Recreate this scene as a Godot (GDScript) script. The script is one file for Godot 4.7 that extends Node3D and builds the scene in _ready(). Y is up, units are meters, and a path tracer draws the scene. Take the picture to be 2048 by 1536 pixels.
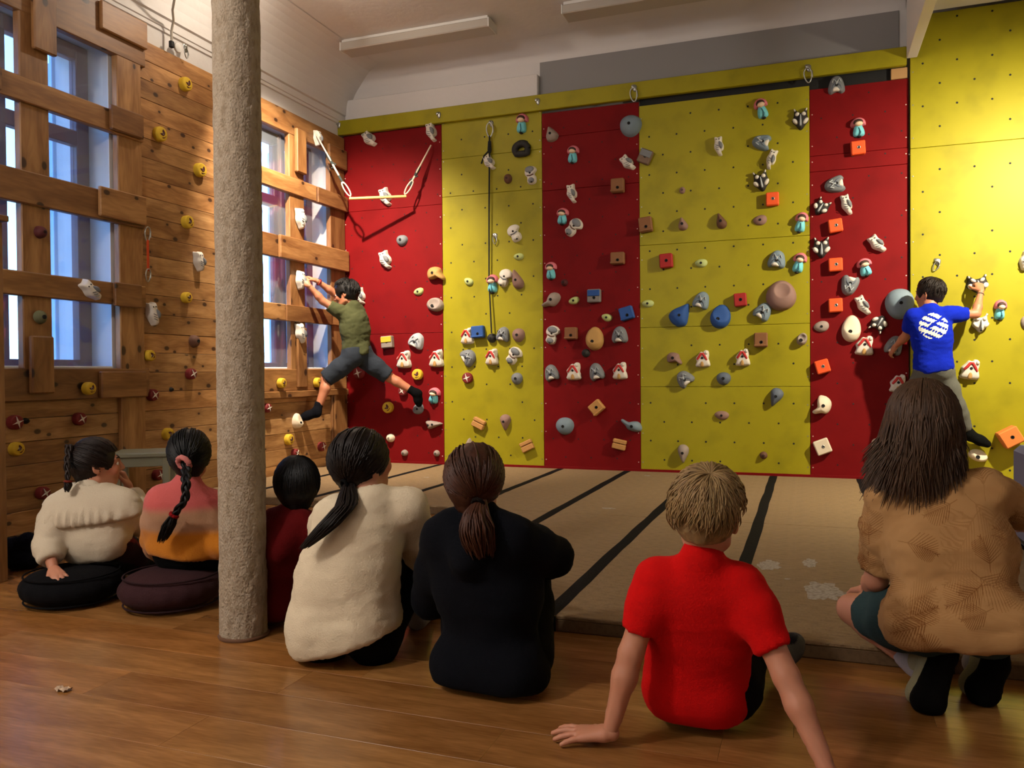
extends Node3D
# An indoor bouldering room: plank and window-frame wall at x = -4.43, painted panels at z = -7.18,
# mats on a laminate floor, seated children watching two climbers. Metres, y up.

const WX := -4.43      # face of the plank wall
const WZ := -7.18      # face of the painted climbing panels
const CEIL := 4.02
const MAT_H := 0.06

var rng := RandomNumberGenerator.new()
var used := {}
var M := {}
var noise := FastNoiseLite.new()

# ------------------------------------------------------------------ naming and committing
func numbered(called: String) -> String:
	if not used.has(called):
		used[called] = 0
		return called
	used[called] += 1
	return "%s_%03d" % [called, used[called]]

func tag(o: Node, label: String, category: String, group := "") -> Node:
	o.set_meta("label", label)
	o.set_meta("category", category)
	if group != "":
		o.set_meta("group", group)
	return o

func thing(called: String, label: String, category: String, at := Vector3.ZERO, basis := Basis(), group := "") -> Node3D:
	var o := Node3D.new()
	o.name = numbered(called)
	add_child(o)
	o.transform = Transform3D(basis, at)
	tag(o, label, category, group)
	return o

func part(called: String, mesh: Mesh, mat: Material, parent: Node3D, at := Vector3.ZERO, basis := Basis()) -> MeshInstance3D:
	var o := MeshInstance3D.new()
	o.name = called
	o.mesh = mesh
	o.material_override = mat
	o.cast_shadow = GeometryInstance3D.SHADOW_CASTING_SETTING_ON
	o.transform = Transform3D(basis, at)
	parent.add_child(o, true)
	return o

func single(called: String, mesh: Mesh, mat: Material, label: String, category: String, at := Vector3.ZERO, basis := Basis(), group := "") -> MeshInstance3D:
	var o := part(numbered(called), mesh, mat, self, at, basis)
	tag(o, label, category, group)
	return o

func struct(called: String, mesh: Mesh, mat: Material, at := Vector3.ZERO, parent: Node3D = null, basis := Basis()) -> MeshInstance3D:
	var o := part(called, mesh, mat, self if parent == null else parent, at, basis)
	if parent == null:
		o.set_meta("kind", "structure")
	return o

# ------------------------------------------------------------------ mesh builders
class Soup:
	var v := PackedVector3Array()
	var n := PackedVector3Array()
	var u := PackedVector2Array()
	var c := PackedColorArray()
	var ix := PackedInt32Array()
	func tri(a: Vector3, b: Vector3, d: Vector3, out: Vector3, col := Color.WHITE) -> void:
		var nn := (b - a).cross(d - a)
		if nn.length_squared() < 1e-16:
			return
		nn = nn.normalized()
		var s := v.size()
		if nn.dot(out) < 0.0:
			nn = -nn
			v.append_array([a, b, d])
		else:
			v.append_array([a, d, b])
		n.append_array([nn, nn, nn])
		c.append_array([col, col, col])
		ix.append_array([s, s + 1, s + 2])
	func quad(a: Vector3, b: Vector3, d: Vector3, e: Vector3, out: Vector3, col := Color.WHITE) -> void:
		tri(a, b, d, out, col)
		tri(a, d, e, out, col)
	func grid(p: Array, closed_u: bool, col := Color.WHITE, flip := false) -> void:
		# p: rows of PackedVector3Array, smooth normals
		var rows: int = p.size()
		var cols: int = p[0].size()
		var s := v.size()
		for i in rows:
			for j in cols:
				var row: PackedVector3Array = p[i]
				var du: Vector3
				if closed_u:
					du = row[(j + 1) % cols] - row[(j - 1 + cols) % cols]
				else:
					du = row[mini(j + 1, cols - 1)] - row[maxi(j - 1, 0)]
				var dv: Vector3 = p[mini(i + 1, rows - 1)][j] - p[maxi(i - 1, 0)][j]
				var nn := dv.cross(du)
				if nn.length_squared() < 1e-14:
					var k := mini(i + 1, rows - 1) if i < rows / 2 else maxi(i - 1, 0)
					var r2: PackedVector3Array = p[k]
					du = r2[(j + 1) % cols] - r2[(j - 1 + cols) % cols]
					nn = dv.cross(du)
				nn = nn.normalized()
				if flip:
					nn = -nn
				v.append(row[j])
				n.append(nn)
				c.append(col)
		var cu := cols if closed_u else cols - 1
		for i in rows - 1:
			for j in cu:
				var a := s + i * cols + j
				var b := s + i * cols + (j + 1) % cols
				var d := a + cols
				var e := b + cols
				if flip:
					ix.append_array([a, e, b, a, d, e])
				else:
					ix.append_array([a, b, e, a, e, d])
	func add(arr: Array, col := Color.WHITE) -> void:
		var s := v.size()
		v.append_array(arr[Mesh.ARRAY_VERTEX])
		n.append_array(arr[Mesh.ARRAY_NORMAL])
		if arr[Mesh.ARRAY_COLOR] != null:
			c.append_array(arr[Mesh.ARRAY_COLOR])
		else:
			for i in arr[Mesh.ARRAY_VERTEX].size():
				c.append(col)
		for i in arr[Mesh.ARRAY_INDEX]:
			ix.append(i + s)
	func arrays() -> Array:
		var a := []
		a.resize(Mesh.ARRAY_MAX)
		a[Mesh.ARRAY_VERTEX] = v
		a[Mesh.ARRAY_NORMAL] = n
		a[Mesh.ARRAY_COLOR] = c
		if u.size() == v.size():
			a[Mesh.ARRAY_TEX_UV] = u
		a[Mesh.ARRAY_INDEX] = ix
		return a
	func done() -> ArrayMesh:
		var m := ArrayMesh.new()
		m.add_surface_from_arrays(Mesh.PRIMITIVE_TRIANGLES, arrays())
		return m

func add_box(s: Soup, at: Vector3, size: Vector3, bevel := 0.003, basis := Basis(), axis := -1, off := Vector2.ZERO, col := Color.WHITE) -> void:
	var h := size * 0.5
	var b := minf(bevel, minf(h.x, minf(h.y, h.z)) * 0.45)
	var first := s.v.size()
	var P := func(fa: int, sg: Vector3) -> Vector3:
		var q := Vector3()
		for k in 3:
			q[k] = sg[k] * (h[k] if k == fa else h[k] - b)
		return q
	for fa in 3:
		var i := (fa + 1) % 3
		var j := (fa + 2) % 3
		for sgn in [-1.0, 1.0]:
			var pts := []
			for w in [[-1, -1], [1, -1], [1, 1], [-1, 1]]:
				var sg := Vector3()
				sg[fa] = sgn
				sg[i] = w[0]
				sg[j] = w[1]
				pts.append(P.call(fa, sg))
			var nn := Vector3()
			nn[fa] = sgn
			s.quad(pts[0], pts[1], pts[2], pts[3], nn, col)
	for fa in 3:
		var i := (fa + 1) % 3
		var j := (fa + 2) % 3
		for a in [-1.0, 1.0]:
			for c in [-1.0, 1.0]:
				var s0 := Vector3()
				s0[i] = a
				s0[j] = c
				var s1 := s0
				s0[fa] = -1.0
				s1[fa] = 1.0
				var nn := Vector3()
				nn[i] = a
				nn[j] = c
				s.quad(P.call(i, s0), P.call(i, s1), P.call(j, s1), P.call(j, s0), nn, col)
	for a in [-1.0, 1.0]:
		for c in [-1.0, 1.0]:
			for e in [-1.0, 1.0]:
				var sg := Vector3(a, c, e)
				s.tri(P.call(0, sg), P.call(1, sg), P.call(2, sg), sg, col)
	s.u.resize(s.v.size())
	for k in range(first, s.v.size()):
		var p: Vector3 = s.v[k]
		var nn: Vector3 = s.n[k]
		if axis >= 0:
			var o1 := (axis + 1) % 3
			var o2 := (axis + 2) % 3
			var across: float = p[o2] if absf(nn[o1]) > absf(nn[o2]) else p[o1]
			s.u[k] = Vector2(p[axis], across) + off
		s.v[k] = basis * p + at
		s.n[k] = basis * nn

func box(size: Vector3, bevel := 0.003, axis := -1, off := Vector2.ZERO) -> ArrayMesh:
	var s := Soup.new()
	add_box(s, Vector3.ZERO, size, bevel, Basis(), axis, off)
	return s.done()

# a board whose grain runs along its own longest side, from corner lo to corner hi
func board(called: String, lo: Vector3, hi: Vector3, mat: Material, parent: Node3D, bevel := 0.003) -> MeshInstance3D:
	var size := (hi - lo).abs()
	var axis := size.max_axis_index()
	var m := box(size, bevel, axis, Vector2(rng.randf() * 7.0, rng.randf() * 7.0))
	return part(called, m, mat, parent, (lo + hi) * 0.5)

func frame_at(t: Vector3) -> Basis:
	var up := Vector3.UP if absf(t.y) < 0.95 else Vector3.RIGHT
	var x := up.cross(t).normalized()
	return Basis(x, t.cross(x).normalized(), t)

func add_tube(s: Soup, pts: PackedVector3Array, radii: Array, sides := 10, col := Color.WHITE, caps := true) -> void:
	var rows := []
	var k := pts.size()
	var prev := Vector3.ZERO
	for i in k:
		var t := (pts[mini(i + 1, k - 1)] - pts[maxi(i - 1, 0)]).normalized()
		if prev == Vector3.ZERO:
			prev = frame_at(t).x
		var x := (prev - t * prev.dot(t)).normalized()
		prev = x
		var y := t.cross(x)
		var r: float = radii[mini(i, radii.size() - 1)]
		var row := PackedVector3Array()
		if caps and i == 0:
			var z0 := PackedVector3Array()
			for j in sides:
				z0.append(pts[0] + (x * cos(TAU * j / sides) + y * sin(TAU * j / sides)) * r * 0.02 - t * r * 0.25)
			rows.append(z0)
		for j in sides:
			row.append(pts[i] + (x * cos(TAU * j / sides) + y * sin(TAU * j / sides)) * r)
		rows.append(row)
		if caps and i == k - 1:
			var z1 := PackedVector3Array()
			for j in sides:
				z1.append(pts[i] + (x * cos(TAU * j / sides) + y * sin(TAU * j / sides)) * r * 0.02 + t * r * 0.25)
			rows.append(z1)
	s.grid(rows, true, col, true)

func tube(pts: Array, radii: Array, sides := 10) -> ArrayMesh:
	var s := Soup.new()
	add_tube(s, PackedVector3Array(pts), radii, sides)
	return s.done()

# profile: (radius, height) pairs turned about y
func lathe(profile: Array, sides := 32, wobble := 0.0) -> ArrayMesh:
	var s := Soup.new()
	var rows := []
	for p in profile:
		var row := PackedVector3Array()
		for j in sides:
			var a := TAU * j / sides
			var r: float = p.x * (1.0 + wobble * noise.get_noise_3d(cos(a) * 90.0, p.y * 60.0, sin(a) * 90.0))
			row.append(Vector3(cos(a) * r, p.y, -sin(a) * r))
		rows.append(row)
	s.grid(rows, true, Color.WHITE, true)
	return s.done()

# a moulded relief standing off a wall (local z): outline of points, height, dome power, optional dish
func add_relief(s: Soup, outline: PackedVector2Array, height: float, steps := 6, power := 2.2, dish := 0.0, dish_at := Vector2.ZERO, dish_r := 0.5, col := Color.WHITE, z0 := 0.0, lean := Vector2.ZERO) -> void:
	var mid := Vector2.ZERO
	var ext := 0.0
	for p in outline:
		mid += p
	mid /= outline.size()
	for p in outline:
		ext = maxf(ext, (p - mid).length())
	var rows := []
	var all := [Vector2(1, 0)]
	for i in range(1, steps + 1):
		var t := float(i) / steps
		var k := 1.0 - t
		if dish == 0.0:
			k = pow(1.0 - t, 0.62)
		all.append(Vector2(k, pow(1.0 - pow(k, power), 1.0 / power)))
	for q in all:
		var row := PackedVector3Array()
		for p in outline:
			var w: Vector2 = mid + (p - mid) * maxf(q.x, 0.001)
			var z: float = height * q.y
			if dish > 0.0:
				var d := (w - mid - dish_at * ext).length() / (dish_r * ext)
				if d < 1.0:
					z -= dish * height * (1.0 - d * d)
			row.append(Vector3(w.x + lean.x * q.y, w.y + lean.y * q.y, z + z0))
		rows.append(row)
	s.grid(rows, true, col, true)

# straight-sided raised plate with a bevelled rim, for carved details
func add_plate(s: Soup, outline: PackedVector2Array, z0: float, z1: float, bevel := 0.15, col := Color.WHITE) -> void:
	var mid := Vector2.ZERO
	for p in outline:
		mid += p
	mid /= outline.size()
	var rows := []
	for q in [[1.0, 0.0], [1.0, 0.7], [1.0 - bevel * 0.35, 0.92], [1.0 - bevel, 1.0], [0.5, 1.04], [0.001, 1.05]]:
		var row := PackedVector3Array()
		for p in outline:
			var w: Vector2 = mid + (p - mid) * q[0]
			row.append(Vector3(w.x, w.y, lerpf(z0, z1, q[1])))
		rows.append(row)
	s.grid(rows, true, col, true)

func ring_outline(f: Callable, n := 36) -> PackedVector2Array:
	var o := PackedVector2Array()
	for i in n:
		o.append(f.call(TAU * i / n))
	return o

# smooth closed curve through points
func smooth(pts: Array, per := 4) -> PackedVector2Array:
	var o := PackedVector2Array()
	var k := pts.size()
	for i in k:
		var a: Vector2 = pts[(i - 1 + k) % k]
		var b: Vector2 = pts[i]
		var c: Vector2 = pts[(i + 1) % k]
		var d: Vector2 = pts[(i + 2) % k]
		for j in per:
			o.append(b.cubic_interpolate(c, a, d, float(j) / per))
	return o

func scaled(o: PackedVector2Array, w: float, h: float) -> PackedVector2Array:
	var r := PackedVector2Array()
	for p in o:
		r.append(Vector2(p.x * w, p.y * h))
	return r

# ------------------------------------------------------------------ materials
func mat(albedo: Color, rough := 0.7, metal := 0.0) -> StandardMaterial3D:
	var m := StandardMaterial3D.new()
	m.albedo_color = albedo
	m.roughness = rough
	m.metallic = metal
	return m

func noise_tex(freq: float, ramp: Array, size := 256, as_normal := false, bump := 2.0, sd := 1, octaves := 4, kind := FastNoiseLite.TYPE_SIMPLEX_SMOOTH, invert := false) -> NoiseTexture2D:
	var n := FastNoiseLite.new()
	n.noise_type = kind
	n.frequency = freq
	n.fractal_octaves = octaves
	n.seed = sd
	var t := NoiseTexture2D.new()
	t.width = size
	t.height = size
	t.seamless = true
	t.noise = n
	t.invert = invert
	if as_normal:
		t.as_normal_map = true
		t.bump_strength = bump
	if ramp.size():
		var g := Gradient.new()
		var offs := PackedFloat32Array()
		var cols := PackedColorArray()
		for r in ramp:
			offs.append(r[0])
			cols.append(r[1])
		g.offsets = offs
		g.colors = cols
		t.color_ramp = g
	return t

func tri(m: StandardMaterial3D, scale: Vector3, world := false) -> StandardMaterial3D:
	m.uv1_triplanar = true
	m.uv1_world_triplanar = world
	m.uv1_scale = scale
	return m

# pine or laminate: u runs along the grain. knots are {pos, radius}
func wood_image(w: int, h: int, dark: Color, light: Color, knots: int, rings: float, sd: int, streak: float) -> ImageTexture:
	var im := Image.create(w, h, true, Image.FORMAT_RGB8)
	var r := RandomNumberGenerator.new()
	r.seed = sd
	var n1 := FastNoiseLite.new()
	n1.seed = sd
	n1.frequency = 1.0
	n1.fractal_octaves = 2
	var ks := []
	for i in knots:
		ks.append(Vector3(r.randf() * w, r.randf() * h, r.randf_range(6.0, 12.5)))
	var TA := TAU / w
	var TB := TAU / h
	for y in h:
		var cy := cos(y * TB)
		var sy := sin(y * TB)
		for x in w:
			var yy := float(y)
			var kd := 0.0
			for k in ks:
				var dx: float = x - k.x
				dx -= w * roundf(dx / w)
				var dy: float = y - k.y
				dy -= h * roundf(dy / h)
				if absf(dx) < 140.0 and absf(dy) < 60.0:
					var e := exp(-(dx * dx / (k.z * k.z * 14.0) + dy * dy / (k.z * k.z * 5.0)))
					yy += e * dy * 1.6
					var rr: float = sqrt(dx * dx * 0.45 + dy * dy) / k.z
					if rr < 1.3:
						kd = maxf(kd, 1.0 - smoothstep(0.55, 1.15, rr))
					kd = maxf(kd, e * 0.22)
			var cx := cos(x * TA)
			var sx := sin(x * TA)
			var low := n1.get_noise_3d(cx * 0.35 + 9.0, sx * 0.35, yy * 0.011)
			var ringv := 0.5 + 0.5 * sin((yy * 0.055 + low * 5.0) * rings)
			var fine := n1.get_noise_3d(cx * 2.2, sx * 2.2 + 40.0, yy * streak)
			var t := clampf(0.56 + 0.30 * (ringv - 0.5) + 0.30 * fine + 0.45 * low, 0.0, 1.0)
			var col := dark.lerp(light, t)
			col = col.lerp(Color(0.16, 0.075, 0.03), kd * 0.8)
			im.set_pixel(x, y, col)
	im.generate_mipmaps()
	return ImageTexture.create_from_image(im)

func wood_mat(tex: Texture2D, tint: Color, per_m: Vector2, rough: float) -> StandardMaterial3D:
	var m := mat(tint, rough)
	m.albedo_texture = tex
	m.uv1_scale = Vector3(per_m.x, per_m.y, 1)
	return m

func cloth(col: Color, weave := 60.0, rough := 0.95, bump := 0.6) -> StandardMaterial3D:
	var m := mat(col, rough)
	m.normal_enabled = true
	m.normal_texture = M.weave_n
	m.normal_scale = bump
	m.metallic_specular = 0.25
	if col.get_luminance() > 0.1:
		m.rim_enabled = true
		m.rim = 0.2
		m.rim_tint = 0.8
	m.vertex_color_use_as_albedo = true
	return tri(m, Vector3.ONE * weave * 0.1)

# ------------------------------------------------------------------ smooth distance fields, meshed as surface nets
class Field:
	var lo: Vector3
	var h: float
	var nx: int
	var ny: int
	var nz: int
	var d := PackedFloat32Array()
	func _init(a: Vector3, b: Vector3, cell: float) -> void:
		h = cell
		lo = a
		nx = int(ceil((b.x - a.x) / cell)) + 1
		ny = int(ceil((b.y - a.y) / cell)) + 1
		nz = int(ceil((b.z - a.z) / cell)) + 1
		d.resize(nx * ny * nz)
		d.fill(1.0)
	func span(a: Vector3, b: Vector3) -> Array:
		var p := ((a - lo) / h).floor()
		var q := ((b - lo) / h).ceil()
		return [clampi(int(p.x), 0, nx - 1), clampi(int(q.x), 0, nx - 1), clampi(int(p.y), 0, ny - 1), clampi(int(q.y), 0, ny - 1), clampi(int(p.z), 0, nz - 1), clampi(int(q.z), 0, nz - 1)]
	# tapered capsule joined with a smooth minimum
	func cap(a: Vector3, b: Vector3, ra: float, rb: float, k := 0.02) -> void:
		var m := maxf(ra, rb) + k + 2.0 * h
		var mv := Vector3(m, m, m)
		var s := span(a.min(b) - mv, a.max(b) + mv)
		var ab := b - a
		var l2 := maxf(ab.length_squared(), 1e-9)
		var dr := rb - ra
		var lim := k + 2.0 * h
		for z in range(s[4], s[5] + 1):
			for y in range(s[2], s[3] + 1):
				var i: int = (z * ny + y) * nx + s[0]
				var p := lo + Vector3(s[0], y, z) * h - a
				for x in range(s[0], s[1] + 1):
					var t := clampf(p.dot(ab) / l2, 0.0, 1.0)
					var v := (p - ab * t).length() - ra - dr * t
					if v < lim:
						var o := d[i]
						var e := k - absf(o - v)
						if e > 0.0:
							d[i] = minf(o, v) - e * e / (4.0 * k)
						elif v < o:
							d[i] = v
					i += 1
					p.x += h
	func ell(c: Vector3, bs: Basis, r: Vector3, k := 0.02) -> void:
		var rm := maxf(r.x, maxf(r.y, r.z)) + k + 2.0 * h
		var s := span(c - Vector3(rm, rm, rm), c + Vector3(rm, rm, rm))
		var inv := bs.inverse()
		var lim := k + 2.0 * h
		var r1 := Vector3(1.0 / r.x, 1.0 / r.y, 1.0 / r.z)
		var r2 := r1 * r1
		for z in range(s[4], s[5] + 1):
			for y in range(s[2], s[3] + 1):
				var i: int = (z * ny + y) * nx + s[0]
				var p := lo + Vector3(s[0], y, z) * h - c
				for x in range(s[0], s[1] + 1):
					var q := inv * p
					var k0 := (q * r1).length()
					var v := k0 * (k0 - 1.0) / maxf((q * r2).length(), 1e-6)
					if v < lim:
						var o := d[i]
						var e := k - absf(o - v)
						if e > 0.0:
							d[i] = minf(o, v) - e * e / (4.0 * k)
						elif v < o:
							d[i] = v
					i += 1
					p.x += h
	# take away everything on the side that n points to
	func cut(o: Vector3, n: Vector3, round := 0.004) -> void:
		n = n.normalized()
		var i := 0
		for z in nz:
			for y in ny:
				var v := n.dot(lo + Vector3(0, y, z) * h - o)
				var dv := n.x * h
				for x in nx:
					var a := d[i]
					var e := round - absf(a - v)
					if e > 0.0:
						d[i] = maxf(a, v) + e * e / (4.0 * round)
					elif v > a:
						d[i] = v
					v += dv
					i += 1
	func carve(a: Vector3, b: Vector3, ra: float, rb: float, round := 0.01) -> void:
		var m := maxf(ra, rb) + 3.0 * h
		var s := span(a.min(b) - Vector3(m, m, m), a.max(b) + Vector3(m, m, m))
		var ab := b - a
		var l2 := maxf(ab.length_squared(), 1e-9)
		for z in range(s[4], s[5] + 1):
			for y in range(s[2], s[3] + 1):
				var i: int = (z * ny + y) * nx + s[0]
				var p := lo + Vector3(s[0], y, z) * h - a
				for x in range(s[0], s[1] + 1):
					var t := clampf(p.dot(ab) / l2, 0.0, 1.0)
					var v := lerpf(ra, rb, t) - (p - ab * t).length()
					var o := d[i]
					var e := round - absf(o - v)
					if e > 0.0:
						d[i] = maxf(o, v) + e * e / (4.0 * round)
					elif v > o:
						d[i] = v
					i += 1
					p.x += h
	# paint gives a colour per vertex; push moves a vertex along its normal
	func mesh(s: Soup, off: Vector3, paint = null, push = null) -> void:
		var ids := PackedInt32Array()
		ids.resize(d.size())
		ids.fill(-1)
		var live := PackedInt32Array()
		var dx := 1
		var dy := nx
		var dz := nx * ny
		var start := s.v.size()
		for z in nz - 1:
			for y in ny - 1:
				var i := (z * ny + y) * nx
				for x in nx - 1:
					var a := d[i]
					var far := a > 2.0 * h
					if not far:
						var b := d[i + dx]
						var c := d[i + dy]
						var e := d[i + dx + dy]
						var f := d[i + dz]
						var g := d[i + dx + dz]
						var j := d[i + dy + dz]
						var k := d[i + dx + dy + dz]
						var neg := int(a < 0.0) + int(b < 0.0) + int(c < 0.0) + int(e < 0.0) + int(f < 0.0) + int(g < 0.0) + int(j < 0.0) + int(k < 0.0)
						if neg > 0 and neg < 8:
							var acc := Vector3.ZERO
							var cnt := 0
							if (a < 0.0) != (b < 0.0):
								acc += Vector3(a / (a - b), 0, 0); cnt += 1
							if (c < 0.0) != (e < 0.0):
								acc += Vector3(c / (c - e), 1, 0); cnt += 1
							if (f < 0.0) != (g < 0.0):
								acc += Vector3(f / (f - g), 0, 1); cnt += 1
							if (j < 0.0) != (k < 0.0):
								acc += Vector3(j / (j - k), 1, 1); cnt += 1
							if (a < 0.0) != (c < 0.0):
								acc += Vector3(0, a / (a - c), 0); cnt += 1
							if (b < 0.0) != (e < 0.0):
								acc += Vector3(1, b / (b - e), 0); cnt += 1
							if (f < 0.0) != (j < 0.0):
								acc += Vector3(0, f / (f - j), 1); cnt += 1
							if (g < 0.0) != (k < 0.0):
								acc += Vector3(1, g / (g - k), 1); cnt += 1
							if (a < 0.0) != (f < 0.0):
								acc += Vector3(0, 0, a / (a - f)); cnt += 1
							if (b < 0.0) != (g < 0.0):
								acc += Vector3(1, 0, b / (b - g)); cnt += 1
							if (c < 0.0) != (j < 0.0):
								acc += Vector3(0, 1, c / (c - j)); cnt += 1
							if (e < 0.0) != (k < 0.0):
								acc += Vector3(1, 1, e / (e - k)); cnt += 1
							var p := lo + (Vector3(x, y, z) + acc / cnt) * h
							var n := Vector3(b + e + g + k - a - c - f - j, c + e + j + k - a - b - f - g, f + g + j + k - a - b - c - e).normalized()
							ids[i] = s.v.size()
							live.append(i)
							if push != null:
								p += n * float(push.call(p, n))
							s.v.append(p - off)
							s.n.append(n)
							s.c.append(paint.call(p, n) if paint != null else Color.WHITE)
					i += 1
		var fresh := PackedVector3Array()
		fresh.resize(s.v.size() - start)
		for i in live:
			var inside := d[i] < 0.0
			for ax in 3:
				var st := dx if ax == 0 else (dy if ax == 1 else dz)
				var u := dy if ax == 0 else (dz if ax == 1 else dx)
				var w := dz if ax == 0 else (dx if ax == 1 else dy)
				if inside != (d[i + st] < 0.0):
					if i - u - w < 0:
						continue
					var q0 := ids[i]
					var q1 := ids[i - u]
					var q2 := ids[i - u - w]
					var q3 := ids[i - w]
					if q1 < 0 or q2 < 0 or q3 < 0:
						continue
					if inside:
						s.ix.append_array([q0, q2, q1, q0, q3, q2])
					else:
						s.ix.append_array([q0, q1, q2, q0, q2, q3])
					var nn := (s.v[q2] - s.v[q0]).cross(s.v[q3] - s.v[q1])
					if inside:
						nn = -nn
					fresh[q0 - start] += nn
					fresh[q1 - start] += nn
					fresh[q2 - start] += nn
					fresh[q3 - start] += nn
		# normals of the finished, displaced surface
		for i in fresh.size():
			if fresh[i].length_squared() > 1e-16:
				var nn := fresh[i].normalized()
				if nn.dot(s.n[start + i]) < 0.0:
					nn = -nn
				s.n[start + i] = (nn + s.n[start + i] * 0.35).normalized()

# ------------------------------------------------------------------ scene
func _ready() -> void:
	rng.seed = 41
	noise.seed = 5
	noise.frequency = 0.02
	# camera
	var cam := Camera3D.new()
	cam.name = "camera"
	cam.fov = rad_to_deg(2.0 * atan(768.0 / 1620.75))
	cam.near = 0.05
	cam.far = 60.0
	add_child(cam)
	cam.transform = Transform3D(Basis(Vector3.UP, 0.35031533) * Basis(Vector3.RIGHT, -0.01405083) * Basis(Vector3.BACK, -0.00789319), Vector3(0, 0.95, 0))
	cam.current = true
	# sky of a blue late afternoon, seen only through the two windows
	var sky_mat := ProceduralSkyMaterial.new()
	sky_mat.sky_top_color = Color(0.36, 0.60, 0.98)
	sky_mat.sky_horizon_color = Color(0.58, 0.83, 1.0)
	sky_mat.ground_horizon_color = Color(0.60, 0.78, 0.92)
	sky_mat.ground_bottom_color = Color(0.25, 0.32, 0.42)
	sky_mat.sky_energy_multiplier = 1.0
	sky_mat.sun_angle_max = 0.0
	var sky := Sky.new()
	sky.sky_material = sky_mat
	var env := Environment.new()
	env.background_mode = Environment.BG_SKY
	env.sky = sky
	env.background_energy_multiplier = 7.0
	env.tonemap_mode = Environment.TONE_MAPPER_LINEAR
	env.tonemap_exposure = 1.0
	env.ambient_light_source = Environment.AMBIENT_SOURCE_DISABLED
	env.sdfgi_enabled = true
	env.ssao_enabled = true
	env.ssil_enabled = true
	var we := WorldEnvironment.new()
	we.name = "world"
	we.environment = env
	add_child(we)
	# lamps: a spot over the left corner, a spot beyond the right edge, an added fill globe behind the viewer
	spot_lamp(Vector3(-3.62, 3.79, -5.10), Vector3(-4.30, 1.05, -6.95), 43.0, Color(1.0, 0.93, 0.84), 32.0, "small round ceiling spotlight above the left corner, aimed at the trapeze")
	spot_lamp(Vector3(1.98, 2.80, -5.5), Vector3(1.5, 0.9, -7.15), 80.0, Color(1.0, 0.95, 0.84), 19.0, "small round spotlight beside the bright yellow panel, aimed at the blue climber")
	fill_globe(Vector3(-2.9, 3.1, 0.4), Color(1.0, 0.965, 0.93), 6.2)
	make_materials()
	build_room()
	build_left_wall()
	build_back_wall()
	build_mats()
	build_holds()
	build_props()
	build_people()

func spot_lamp(at: Vector3, aim: Vector3, angle: float, col: Color, energy: float, label: String) -> void:
	var dir := (aim - at).normalized()
	var b := frame_at(dir)
	var t := thing("spotlight", label, "lamp", at, b)
	var sh := mat(Color(0.75, 0.74, 0.7), 0.4, 0.3)
	var body := lathe([Vector2(0.001, -0.10), Vector2(0.035, -0.10), Vector2(0.042, -0.08), Vector2(0.05, 0.0), Vector2(0.052, 0.02), Vector2(0.046, 0.02), Vector2(0.044, 0.0), Vector2(0.036, -0.07), Vector2(0.001, -0.07)], 24)
	part("lamp_shade", body, sh, t, Vector3.ZERO, Basis(Vector3.RIGHT, PI / 2))
	var bulb := SphereMesh.new()
	bulb.radius = 0.03
	bulb.height = 0.06
	bulb.radial_segments = 16
	bulb.rings = 8
	var bm := mat(col, 0.5)
	bm.emission_enabled = true
	bm.emission = col
	bm.emission_energy_multiplier = 6.0
	part("bulb", bulb, bm, t, Vector3(0, 0, -0.012))
	var arm_to := Vector3(0, CEIL - at.y, 0) if at.y > 3.4 else Vector3(0.9, 0.3, 0)
	part("bracket", tube([b.inverse() * (arm_to * 0.02), b.inverse() * arm_to], [0.011], 8), sh, t)
	var l := SpotLight3D.new()
	l.name = "light"
	l.light_color = col
	l.light_energy = energy
	l.spot_angle = angle
	l.spot_attenuation = 0.6
	l.spot_angle_attenuation = 1.0
	l.spot_range = 14.0
	l.light_size = 0.035
	l.shadow_enabled = true
	t.add_child(l)
	l.position = Vector3(0, 0, 0.03)
	l.basis = Basis(Vector3.UP, PI)
	if at.y > 3.4:
		# weak omni added behind the shade to brighten ceiling and planks
		var o := OmniLight3D.new()
		o.name = "added_spill_light"
		o.light_color = col
		o.light_energy = 0.95
		o.light_size = 0.03
		o.omni_range = 12.0
		o.omni_attenuation = 2.0
		o.shadow_enabled = true
		t.add_child(o)
		o.position = Vector3(0, 0, -0.14)

func fill_globe(at: Vector3, col: Color, energy: float) -> void:  # fill light with no known source; the globe is added to carry it
	var t := thing("added_fill_globe", "unseen white fill globe added behind the watching children", "lamp", at)
	var gm := mat(Color(0.9, 0.88, 0.84), 0.4)
	gm.emission_enabled = true
	gm.emission = col
	gm.emission_energy_multiplier = 1.2
	var gl := SphereMesh.new()
	gl.radius = 0.16
	gl.height = 0.32
	part("globe", gl, gm, t)
	part("stem", tube([Vector3(0, 0.15, 0), Vector3(0, CEIL - at.y, 0)], [0.008], 8), mat(Color(0.7, 0.7, 0.68), 0.4, 0.5), t)
	part("canopy", lathe([Vector2(0.06, 0.0), Vector2(0.05, 0.03), Vector2(0.001, 0.035)], 24), mat(Color(0.8, 0.8, 0.78), 0.5), t, Vector3(0, CEIL - at.y - 0.035, 0))
	var l := OmniLight3D.new()
	l.name = "light"
	l.light_color = col
	l.light_energy = energy
	l.light_size = 0.15
	l.omni_range = 16.0
	l.omni_attenuation = 2.0
	l.shadow_enabled = true
	t.add_child(l)

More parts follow.
